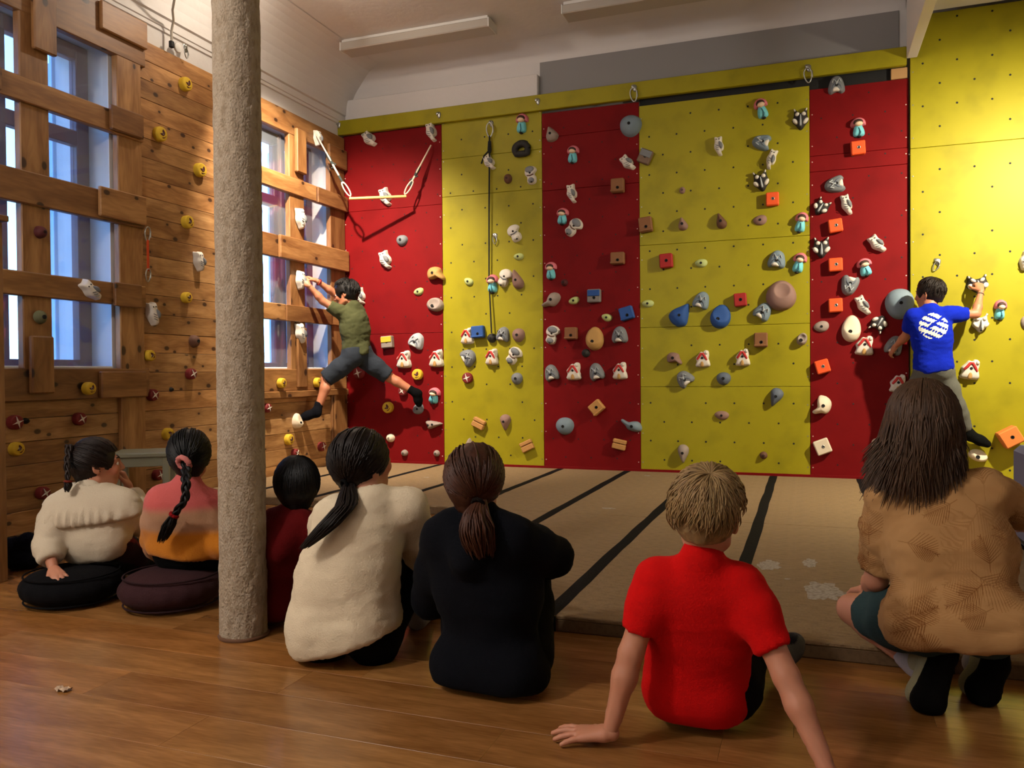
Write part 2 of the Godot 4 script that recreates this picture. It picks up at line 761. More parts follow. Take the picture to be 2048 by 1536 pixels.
# ------------------------------------------------------------------ materials of the place
func make_materials() -> void:
	M.weave_n = noise_tex(0.09, [], 256, true, 3.0, 3, 3)
	M.fold_n = noise_tex(0.012, [], 256, true, 6.0, 8, 3)
	var pine := wood_image(1024, 512, Color(0.56, 0.385, 0.21), Color(0.82, 0.64, 0.42), 20, 1.0, 7, 0.10)
	var lam := wood_image(512, 256, Color(0.47, 0.31, 0.15), Color(0.63, 0.45, 0.25), 0, 0.9, 12, 0.12)
	M.pine = []
	for tint in [Color(0.88, 0.87, 0.86), Color(0.82, 0.79, 0.75), Color(0.90, 0.86, 0.82), Color(0.76, 0.72, 0.67)]:
		M.pine.append(wood_mat(pine, tint, Vector2(0.62, 1.25), 0.55))
	M.beam_wood = []
	for tint in [Color(0.74, 0.69, 0.64), Color(0.82, 0.78, 0.74), Color(0.66, 0.60, 0.55)]:
		M.beam_wood.append(wood_mat(pine, tint, Vector2(0.45, 0.9), 0.5))
	M.floor = []
	for tint in [Color(1, 1, 1), Color(0.92, 0.9, 0.88), Color(1.0, 0.96, 0.9), Color(0.96, 0.93, 0.93)]:
		M.floor.append(wood_mat(lam, tint, Vector2(0.9, 3.2), 0.26))
	M.plaster = mat(Color(0.80, 0.785, 0.775), 0.9)
	M.plaster.normal_enabled = true
	M.plaster.normal_texture = noise_tex(0.03, [], 256, true, 1.5, 21, 4)
	M.plaster.normal_scale = 0.25
	tri(M.plaster, Vector3.ONE * 1.4, true)
	M.white = mat(Color(0.80, 0.79, 0.77), 0.6)
	var blot := noise_tex(0.008, [[0.0, Color(0.90, 0.90, 0.90)], [0.5, Color(0.98, 0.98, 0.97)], [1.0, Color(1, 1, 1)]], 512, false, 1, 31, 4)
	M.yellow = mat(Color(0.575, 0.535, 0.075), 0.5)
	M.yellow.metallic_specular = 0.3
	M.yellow.albedo_texture = blot
	tri(M.yellow, Vector3.ONE * 0.7, true)
	M.red = mat(Color(0.43, 0.05, 0.06), 0.6)
	M.red.metallic_specular = 0.2
	M.red.albedo_texture = blot
	tri(M.red, Vector3.ONE * 0.7, true)
	M.dark = mat(Color(0.05, 0.045, 0.04), 0.8)
	M.screw = mat(Color(0.75, 0.62, 0.58), 0.5)
	M.hole_red = mat(Color(0.10, 0.015, 0.02), 0.8)
	M.steel = mat(Color(0.62, 0.62, 0.60), 0.32, 0.85)
	M.plug = mat(Color(0.03, 0.03, 0.03), 0.9)
	M.casement = mat(Color(0.31, 0.08, 0.20), 0.5)
	M.glass = mat(Color(0.9, 0.95, 1.0, 0.06), 0.02)
	M.glass.transparency = BaseMaterial3D.TRANSPARENCY_ALPHA
	M.shutter = mat(Color(0.72, 0.84, 0.93), 0.6)

# ------------------------------------------------------------------ floor, ceiling and walls
func build_room() -> void:
	var x1 := 3.0
	var z1 := 1.6
	var zb := WZ - 0.12
	var fl := struct("floor", box(Vector3(x1 - WX + 0.6, 0.1, z1 - zb + 0.4), 0.0), mat(Color(0.16, 0.09, 0.035), 0.6), Vector3((x1 + WX) * 0.5 - 0.2, -0.062, (z1 + zb) * 0.5))
	# laminate boards run left to right, joints staggered
	var bw := 0.193
	var z := -2.86 + bw * 0.4
	var row := 0
	while z < 0.6:
		var x := WX - rng.randf() * 1.1
		while x < 2.4:
			var xe := x + 1.28
			if xe > -4.4:
				var q := board("plank", Vector3(maxf(x, WX) + 0.0003, -0.012, z - bw + 0.0003), Vector3(xe - 0.0003, 0.0, z - 0.0003), M.floor[rng.randi() % 4], fl, 0.0004)
				q.position -= fl.position
			x = xe
		z += bw
		row += 1
	z = -2.86 + bw * 0.4 - bw
	while z > -5.2:
		var x := WX - rng.randf() * 1.1
		while x < 1.2:
			var xe := x + 1.28
			if xe > -4.4:
				var q := board("plank", Vector3(maxf(x, WX) + 0.0003, -0.012, z - bw + 0.0003), Vector3(xe - 0.0003, 0.0, z - 0.0003), M.floor[rng.randi() % 4], fl, 0.0004)
				q.position -= fl.position
			x = xe
		z -= bw
	struct("ceiling", box(Vector3(x1 - WX + 0.8, 0.12, z1 - zb + 0.6), 0.0), M.plaster, Vector3((x1 + WX) * 0.5, CEIL + 0.06, (z1 + zb) * 0.5))
	M.wall_back = struct("wall_back", box(Vector3(x1 - WX + 0.8, CEIL + 0.1, 0.2), 0.0), M.plaster, Vector3((x1 + WX) * 0.5, CEIL * 0.5, zb - 0.1))
	struct("wall_right", box(Vector3(0.2, CEIL + 0.1, z1 - zb + 0.4), 0.0), M.plaster, Vector3(x1 + 0.1, CEIL * 0.5, (z1 + zb) * 0.5))
	struct("wall_front", box(Vector3(x1 - WX + 0.8, CEIL + 0.1, 0.2), 0.0), M.plaster, Vector3((x1 + WX) * 0.5, CEIL * 0.5, z1 + 0.1))
	# rounded cove where the back wall meets the ceiling
	var cove := Soup.new()
	var rows := []
	for i in 13:
		var a := PI / 2 * i / 12.0
		var yy := CEIL - 0.16 * (1.0 - sin(a))
		var zz := zb + 0.20 * (1.0 - cos(a))
		rows.append(PackedVector3Array([Vector3(WX - 0.1, yy, zz), Vector3(0.75, yy, zz)]))
	cove.grid(rows, false, Color.WHITE, true)
	M.recess_shade_plaster = mat(Color(0.52, 0.51, 0.51), 0.9)
	struct("trim_1", cove.done(), M.plaster)
	# wall strip right of the pipe boxing; its grey paints in the recess shade
	struct("trim_7", box(Vector3(3.06, 0.46, 0.012), 0.002), M.recess_shade_plaster, Vector3(-0.83, 3.63, zb + 0.006))
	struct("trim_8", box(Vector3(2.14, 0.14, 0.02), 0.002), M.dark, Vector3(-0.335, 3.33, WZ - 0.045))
	# pipe boxing along the left half of the back wall
	struct("trim_2", box(Vector3(-2.364 - WX, 0.34, 0.09), 0.006), M.plaster, Vector3((WX - 2.364) * 0.5, 3.565, WZ - 0.085))
	# narrow beam from the corner of the bright panel towards the viewer
	struct("trim_3", box(Vector3(0.075, CEIL - 3.405, 8.6), 0.004), M.plaster, Vector3(0.775, (CEIL + 3.405) * 0.5, WZ + 4.36))
	# lower ceiling right of that beam
	struct("trim_4", box(Vector3(2.4, 0.1, 8.6), 0.004), M.plaster, Vector3(0.8 + 1.2, 3.80, WZ + 4.36))
	# cornice of the window wall: a plain strip, two beads and a cove, drawn along z
	var prof := [Vector2(0.0, 3.33), Vector2(0.03, 3.33), Vector2(0.03, 3.475), Vector2(0.045, 3.48), Vector2(0.045, 3.505), Vector2(0.055, 3.51), Vector2(0.055, 3.57), Vector2(0.075, 3.578), Vector2(0.075, 3.60)]
	for i in 10:
		var a := PI / 2 * i / 9.0
		prof.append(Vector2(0.075 + 0.42 * (1.0 - cos(a)), 3.60 + 0.415 * sin(a)))
	var cs := Soup.new()
	for i in prof.size() - 1:
		var a: Vector2 = prof[i]
		var b: Vector2 = prof[i + 1]
		cs.quad(Vector3(WX - 0.06 + a.x, a.y, zb), Vector3(WX - 0.06 + b.x, b.y, zb), Vector3(WX - 0.06 + b.x, b.y, z1), Vector3(WX - 0.06 + a.x, a.y, z1), Vector3(1, -0.4, 0))
	struct("trim_5", cs.done(), M.plaster)

func lw(lo: Vector3, hi: Vector3) -> ArrayMesh:
	return box((hi - lo).abs(), 0.002)

func build_left_wall() -> void:
	var zf := 1.6
	# masonry behind the boards, with two window openings
	var w := Soup.new()
	var win := [[-4.27, -3.0], [-6.94, -5.68]]
	var spans := [[WZ - 0.3, win[1][0]], [win[1][1], win[0][0]], [win[0][1], zf + 0.2]]
	for s in spans:
		add_box(w, Vector3(-4.71, CEIL * 0.5, (s[0] + s[1]) * 0.5), Vector3(0.48, CEIL + 0.1, s[1] - s[0]), 0.0)
	for q in win:
		add_box(w, Vector3(-4.71, 0.46, (q[0] + q[1]) * 0.5), Vector3(0.48, 1.06, q[1] - q[0] + 0.02), 0.0)
		add_box(w, Vector3(-4.71, 3.62, (q[0] + q[1]) * 0.5), Vector3(0.48, 0.85, q[1] - q[0] + 0.02), 0.0)
	var wall := struct("wall_left", w.done(), M.plaster)
	# horizontal planks between and below the window frames
	var bh := 0.139
	for fld in [[-4.50, -5.56, 0.0, 3.34, -4.468, WX], [-2.86, -4.29, 0.0, 0.81, -4.468, WX - 0.01], [-5.60, -7.17, 0.0, 0.74, -4.468, WX]]:
		var y: float = fld[2]
		while y < fld[3] - 0.02:
			var top := minf(y + bh, fld[3])
			board("plank", Vector3(fld[4], y + 0.0012, fld[1]), Vector3(fld[5] + rng.randf_range(-0.0015, 0.0015), top - 0.0012, fld[0]), M.pine[rng.randi() % 4], wall, 0.0025)
			y = top
	build_window(-4.27, -3.0, -3.575, "window_1")
	build_window(-6.94, -5.68, -6.42, "window_2")
	frame_grid("window_guard", "large pine grid frame over the first window, nearest the viewer", [-2.85, -3.05, -3.556, -3.755, -4.286, -4.50], 3.44, -4.54)
	frame_grid("window_guard", "large pine grid frame over the second window, beside the trapeze", [-5.56, -5.76, -6.231, -6.457, -6.898, -7.165], 3.335, -7.165)

# a casement window set back in the wall: dark red frame, two leaves, transom, panes, plexiglass, open shutter
func build_window(za: float, zb: float, zm: float, called: String) -> void:
	var x := -4.68
	var y0 := 1.0
	var y1 := 3.19
	var zc := (za + zb) * 0.5
	var f := Soup.new()
	var wdt := 0.10
	for zz in [za + wdt * 0.5, zb - wdt * 0.5]:
		add_box(f, Vector3(x, (y0 + y1) * 0.5, zz), Vector3(0.07, y1 - y0, wdt), 0.006)
	add_box(f, Vector3(x, (y0 + y1) * 0.5, zm), Vector3(0.06, y1 - y0, 0.17), 0.008)
	add_box(f, Vector3(x + 0.05, (y0 + y1) * 0.5, zm + 0.01), Vector3(0.03, y1 - y0, 0.04), 0.008)
	for yy in [y0 + 0.03, 2.56, y1 - 0.05]:
		add_box(f, Vector3(x, yy, zc), Vector3(0.065, 0.10 if yy > 1.2 else 0.06, zb - za), 0.006)
	var win := struct(called, f.done(), M.casement)
	for k in 2:
		var z0: float = (za + wdt) if k == 0 else (zm + 0.085)
		var z2: float = (zm - 0.085) if k == 0 else (zb - wdt)
		for v in [[y0 + 0.06, 2.51], [2.61, y1 - 0.1]]:
			part("pane", box(Vector3(0.004, v[1] - v[0], z2 - z0), 0.0), M.glass, win, Vector3(x, (v[0] + v[1]) * 0.5, (z0 + z2) * 0.5))
	part("window_sill", box(Vector3(0.22, 0.03, zb - za), 0.006), M.white, win, Vector3(-4.565, 1.0, zc))
	part("plexiglass", box(Vector3(0.004, y1 - y0, zb - za + 0.06), 0.0), M.glass, win, Vector3(-4.475, (y0 + y1) * 0.5, zc))
	# louvred shutter folded open outside, beyond the masonry
	var sh := part("shutter", box(Vector3(0.03, 2.2, 0.04), 0.004), M.shutter, win, Vector3(-4.975, 2.1, za + 0.0))
	part("stile", box(Vector3(0.03, 2.2, 0.04), 0.004), M.shutter, sh, Vector3(-0.17, 0, 0))
	for i in 26:
		part("slat", box(Vector3(0.14, 0.092, 0.012), 0.003), M.shutter, sh, Vector3(-0.085, -1.0 + i * 0.08, 0), Basis(Vector3.RIGHT, 0.28))

func gbar(g: Node3D, part_name: String, y0: float, y1: float, z0: float, z1: float, x0: float, x1: float, bev := 0.006) -> void:
	board(part_name, Vector3(WX + x0, y0, z0) - g.position, Vector3(WX + x1, y1, z1) - g.position, M.beam_wood[rng.randi() % 3], g, bev)

func frame_grid(called: String, label: String, z: Array, top: float, zend: float) -> void:
	var g := thing(called, label, "window guard", Vector3(WX, 0, z[0]))
	for i in 3:
		gbar(g, "post", 0.81 if i < 2 else 0.0, top - 0.003, z[i * 2], z[i * 2 + 1], -0.03, 0.022)
	gbar(g, "rail", 3.13, top - 0.002, z[0] - 0.02, zend, -0.03, 0.026)
	gbar(g, "rail", 0.80, 1.0, z[0] - 0.02, zend, -0.03, 0.024)
	for y in [[2.59, 2.74], [1.985, 2.182], [1.432, 1.578]]:
		gbar(g, "rail", y[0], y[1], z[0] - 0.02, zend + 0.04, -0.012, 0.042)
	# short grip blocks screwed on top of the frame
	if top > 3.4:
		gbar(g, "grip_block", 2.60, 2.765, -4.19, -4.47, 0.042, 0.075, 0.012)
		gbar(g, "grip_block", 2.005, 2.20, -4.09, -4.488, 0.042, 0.07, 0.012)
		gbar(g, "grip_block", 1.42, 1.58, -4.20, -4.435, 0.042, 0.07, 0.012)
		gbar(g, "grip_block", 0.80, 0.98, -4.09, -4.48, 0.024, 0.06, 0.012)
		gbar(g, "grip_block", 2.93, 3.435, -3.63, -3.79, 0.026, 0.062, 0.012)
		gbar(g, "grip_block", 0.845, 1.195, -3.58, -3.735, 0.024, 0.062, 0.012)
		gbar(g, "grip_block", 3.25, 3.436, -4.137, -4.535, 0.026, 0.055, 0.012)
		gbar(g, "grip_block", 2.60, 2.735, -3.05, -3.41, 0.042, 0.07, 0.012)
	else:
		gbar(g, "grip_block", 2.58, 2.73, -6.62, -7.15, 0.042, 0.07, 0.012)
		gbar(g, "grip_block", 1.98, 2.185, -6.02, -7.155, 0.042, 0.075, 0.012)
		gbar(g, "grip_block", 2.80, 3.20, -6.30, -6.45, 0.026, 0.065, 0.012)
		gbar(g, "grip_block", 1.43, 1.575, -6.12, -6.85, 0.042, 0.06, 0.012)
		gbar(g, "grip_block", 3.0, 3.2, -6.84, -7.16, 0.026, 0.06, 0.012)
		gbar(g, "grip_block", 0.83, 1.38, -6.30, -6.44, 0.024, 0.05, 0.012)
		gbar(g, "baseboard", 0.74, 0.80, -5.60, -7.165, -0.02, 0.045, 0.006)
		gbar(g, "corner_post", 0.0, 0.80, -6.93, -7.165, 0.0, 0.03, 0.006)

# ------------------------------------------------------------------ painted climbing panels
func panel_sheet(called: String, label: String, x0: float, x1: float, ys: Array, m: Material, z: float, red: bool, seedv: int) -> void:
	for i in ys.size() - 1:
		var y0: float = ys[i] + 0.0012
		var y1: float = ys[i + 1] - 0.0012
		var where: String = "the whole height" if ys.size() == 2 else ["lowest sheet", "second sheet from the floor", "third sheet from the floor", "fourth sheet from the floor", "fifth sheet from the floor"][i]
		var at := Vector3((x0 + x1) * 0.5, (y0 + y1) * 0.5, z - 0.011 + 0.0012 * (i % 2))
		var t := part(called, box(Vector3(x1 - x0 - 0.003, y1 - y0, 0.022), 0.0022), m, M.wall_back, at - M.wall_back.position)
		t.set_meta("label", "%s, %s" % [label, where])
		var org := Vector3(at.x, at.y, z)
		# bolt holes with a sunk dark centre
		var s := Soup.new()
		var sc := Soup.new()
		var r2 := RandomNumberGenerator.new()
		r2.seed = seedv + i
		var row := int(ceil((y0 + 0.03) / 0.168))
		while row * 0.168 < y1 - 0.02:
			var yy := row * 0.168
			var xx := x0 + 0.09 + (0.12 if row % 2 else 0.0)
			while xx < x1 - 0.04:
				if r2.randf() < 0.86:
					disc(s, Vector3(xx - org.x, yy - org.y, 0.0126), 0.0085 if not red else 0.007, 8)
				xx += 0.24
			row += 1
		for e in [x0 + 0.02, x1 - 0.02]:
			var yy := y0 + 0.08
			while yy < y1:
				disc(sc, Vector3(e - org.x, yy - org.y, 0.0128), 0.0055, 6)
				yy += 0.26
		if s.v.size():
			var h := part("bolt_holes", s.done(), M.hole_red if red else M.dark, t)
			h.set_meta("kind", "stuff")
		if sc.v.size():
			var h2 := part("screw_heads", sc.done(), M.screw if red else M.steel, t)
			h2.set_meta("kind", "stuff")

func disc(s: Soup, at: Vector3, r: float, n: int) -> void:
	for j in n:
		var a := TAU * j / n
		var b := TAU * (j + 1) / n
		s.tri(at, at + Vector3(cos(a), sin(a), -0.1) * r, at + Vector3(cos(b), sin(b), -0.1) * r, Vector3.BACK)

func build_back_wall() -> void:
	panel_sheet("climbing_panel", "deep red climbing panel beside the window frame and trapeze", -4.428, -3.331, [MAT_H, 1.345, 2.59, 3.36], M.red, WZ, true, 100)
	panel_sheet("climbing_panel", "narrow yellow climbing panel with the hanging rope", -3.331, -2.310, [MAT_H, 2.655, 3.02, 3.368], M.yellow, WZ, false, 200)
	panel_sheet("climbing_panel", "dark red climbing panel between the two middle yellow ones", -2.310, -1.404, [MAT_H, 2.63, 3.12, 3.345], M.red, WZ, true, 300)
	panel_sheet("climbing_panel", "wide yellow climbing panel in the middle of the wall", -1.404, 0.017, [MAT_H, 0.815, 1.34, 2.07, 3.305], M.yellow, WZ, false, 400)
	panel_sheet("climbing_panel", "red climbing panel with orange block holds, left of the blue climber", 0.017, 0.759, [MAT_H, 2.59, 2.72, 3.27], M.red, WZ, true, 500)
	panel_sheet("climbing_panel", "brightly lit yellow climbing panel at the right end", 0.765, 2.9, [MAT_H, 2.70, 3.745], M.yellow, WZ + 0.03, false, 600)
	# yellow board along the top with its raw left end
	var b := thing("top_beam", "long yellow painted beam along the top of the climbing wall", "beam", Vector3(-1.87, 3.362, WZ + 0.025))
	part("board", box(Vector3(5.22, 0.145, 0.05), 0.005), M.yellow, b, Vector3(0, 0.0725, 0))
	struct("trim_6", box(Vector3(0.12, 0.085, 0.05), 0.003), M.pine[0], Vector3(0.69, 3.315, WZ - 0.02))
	# thin red kick strip where the panels meet the mats
	struct("baseboard_back", box(Vector3(5.19, 0.035, 0.012), 0.002), M.red, Vector3(-1.835, MAT_H + 0.004, WZ + 0.006))

# ------------------------------------------------------------------ mats and tape
func build_mats() -> void:
	M.matting = mat(Color(0.52, 0.425, 0.29), 0.92)
	M.matting.albedo_texture = noise_tex(0.02, [[0.0, Color(0.84, 0.82, 0.80)], [0.5, Color(0.97, 0.96, 0.95)], [1.0, Color(1, 1, 1)]], 512, false, 1, 51, 5)
	M.matting.normal_enabled = true
	M.matting.normal_texture = noise_tex(0.2, [], 256, true, 3.0, 52, 2)
	M.matting.normal_scale = 0.5
	tri(M.matting, Vector3(1.2, 1.2, 5.0), true)
	M.mat_edge = mat(Color(0.40, 0.31, 0.20), 0.95)
	M.mat_edge.albedo_texture = M.matting.albedo_texture
	tri(M.mat_edge, Vector3(4, 4, 4), true)
	M.torn = mat(Color(0.60, 0.56, 0.50), 0.95)
	M.torn.albedo_texture = noise_tex(0.06, [[0.0, Color(0.7, 0.66, 0.6)], [0.6, Color(1, 1, 1)], [1.0, Color(1, 1, 1)]], 256, false, 1, 55, 3)
	tri(M.torn, Vector3(3, 3, 3), true)
	M.tape = mat(Color(0.075, 0.07, 0.07), 0.85)
	M.tape.metallic_specular = 0.2
	M.tape.normal_enabled = true
	M.tape.normal_texture = M.weave_n
	M.tape.normal_scale = 0.3
	tri(M.tape, Vector3.ONE * 3.0, true)
	var xs := [-4.41, -3.99, -3.37, -2.75, -2.145, -1.525, -0.90, -0.275, 0.395, 1.02, 1.64, 2.26, 2.9]
	var names := ["first", "second", "third", "fourth", "fifth", "sixth", "seventh", "eighth", "ninth", "tenth", "eleventh", "twelfth"]
	for r in 2:
		var z0: float = [-4.925, WZ + 0.004][r]
		var z1: float = [-2.83, -4.93][r]
		for i in xs.size() - 1:
			if r == 0 and i < 4:
				continue
			var x0: float = xs[i] + 0.002
			var x1: float = xs[i + 1] - 0.002
			var t := thing("floor_mat", "worn tan foam floor mat, %s from the window wall in the %s row" % [names[i - 4 if r == 0 else i], "front" if r == 0 else "back"], "mat", Vector3((x0 + x1) * 0.5, 0, (z0 + z1) * 0.5), Basis(), "tan floor mats under the climbing wall")
			var size := Vector3(x1 - x0, MAT_H, z1 - z0)
			part("cover", box(Vector3(size.x, MAT_H * 0.25, size.z), 0.005), M.matting, t, Vector3(0, MAT_H * 0.875, 0))
			part("foam_core", box(Vector3(size.x - 0.004, MAT_H * 0.76, size.z - 0.004), 0.004), M.mat_edge, t, Vector3(0, MAT_H * 0.38, 0))
			# torn patches showing the pale backing
			var tears := []
			if r == 0 and i == 7:
				tears = [[Vector3(-0.172, 0.060, -3.874), 0.05, 0.10], [Vector3(0.006, 0.060, -3.974), 0.03, 0.085], [Vector3(0.052, 0.060, -3.484), 0.075, 0.135], [Vector3(-0.085, 0.060, -3.638), 0.012, 0.01], [Vector3(0.181, 0.060, -3.449), 0.06, 0.07]]
			elif rng.randf() < 0.6:
				for k in rng.randi_range(1, 3):
					tears.append([Vector3(rng.randf_range(x0 + 0.12, x1 - 0.12), 0, rng.randf_range(z0 + 0.2, z1 - 0.2)), rng.randf_range(0.02, 0.06), rng.randf_range(0.01, 0.03)])
			for q in tears:
				var ph := rng.randf() * 50.0
				var o := ring_outline(func(a): return Vector2(cos(a) * q[1], sin(a) * q[2]) * (1.0 + 0.45 * noise.get_noise_2d(cos(a) * 110.0 + ph * 10.0, sin(a) * 110.0)), 40)
				var s := Soup.new()
				add_plate(s, o, 0.0, 0.0012, 0.05)
				part("torn_patch", s.done(), M.torn, t, Vector3(q[0].x - t.position.x, MAT_H, q[0].z - t.position.z), Basis(Vector3.RIGHT, -PI / 2))
	# black tape over the joints, folded down the front edge
	for i in range(1, xs.size() - 1):
		var front := -2.827 if i > 4 else -4.925
		var x: float = xs[i]
		var t := thing("tape_strip", "black tape strip over the mat joint, %s from the window wall" % names[i - 1], "tape", Vector3(x, MAT_H, front), Basis(), "black tape strips on the mats")
		var s := Soup.new()
		var rows := []
		var n := 26
		for k in n + 1:
			var f := float(k) / n
			var zz := lerpf(0.0, WZ + 0.02 - front, f)
			var wob := 0.006 * noise.get_noise_2d(f * 300.0, i * 40.0)
			var hw := 0.031 + 0.004 * noise.get_noise_2d(f * 500.0, i * 70.0 + 9.0)
			var row := PackedVector3Array()
			for q in [-1.0, -0.6, 0.0, 0.6, 1.0]:
				row.append(Vector3(q * hw + wob, 0.0012 + (0.0006 if absf(q) < 0.9 else -0.001), zz))
			rows.append(row)
		s.grid(rows, false, Color.WHITE, true)
		part("top_run", s.done(), M.tape, t)
		part("front_fold", box(Vector3(0.062, MAT_H - 0.004, 0.003), 0.001), M.tape, t, Vector3(0, -MAT_H * 0.5, 0.0035))

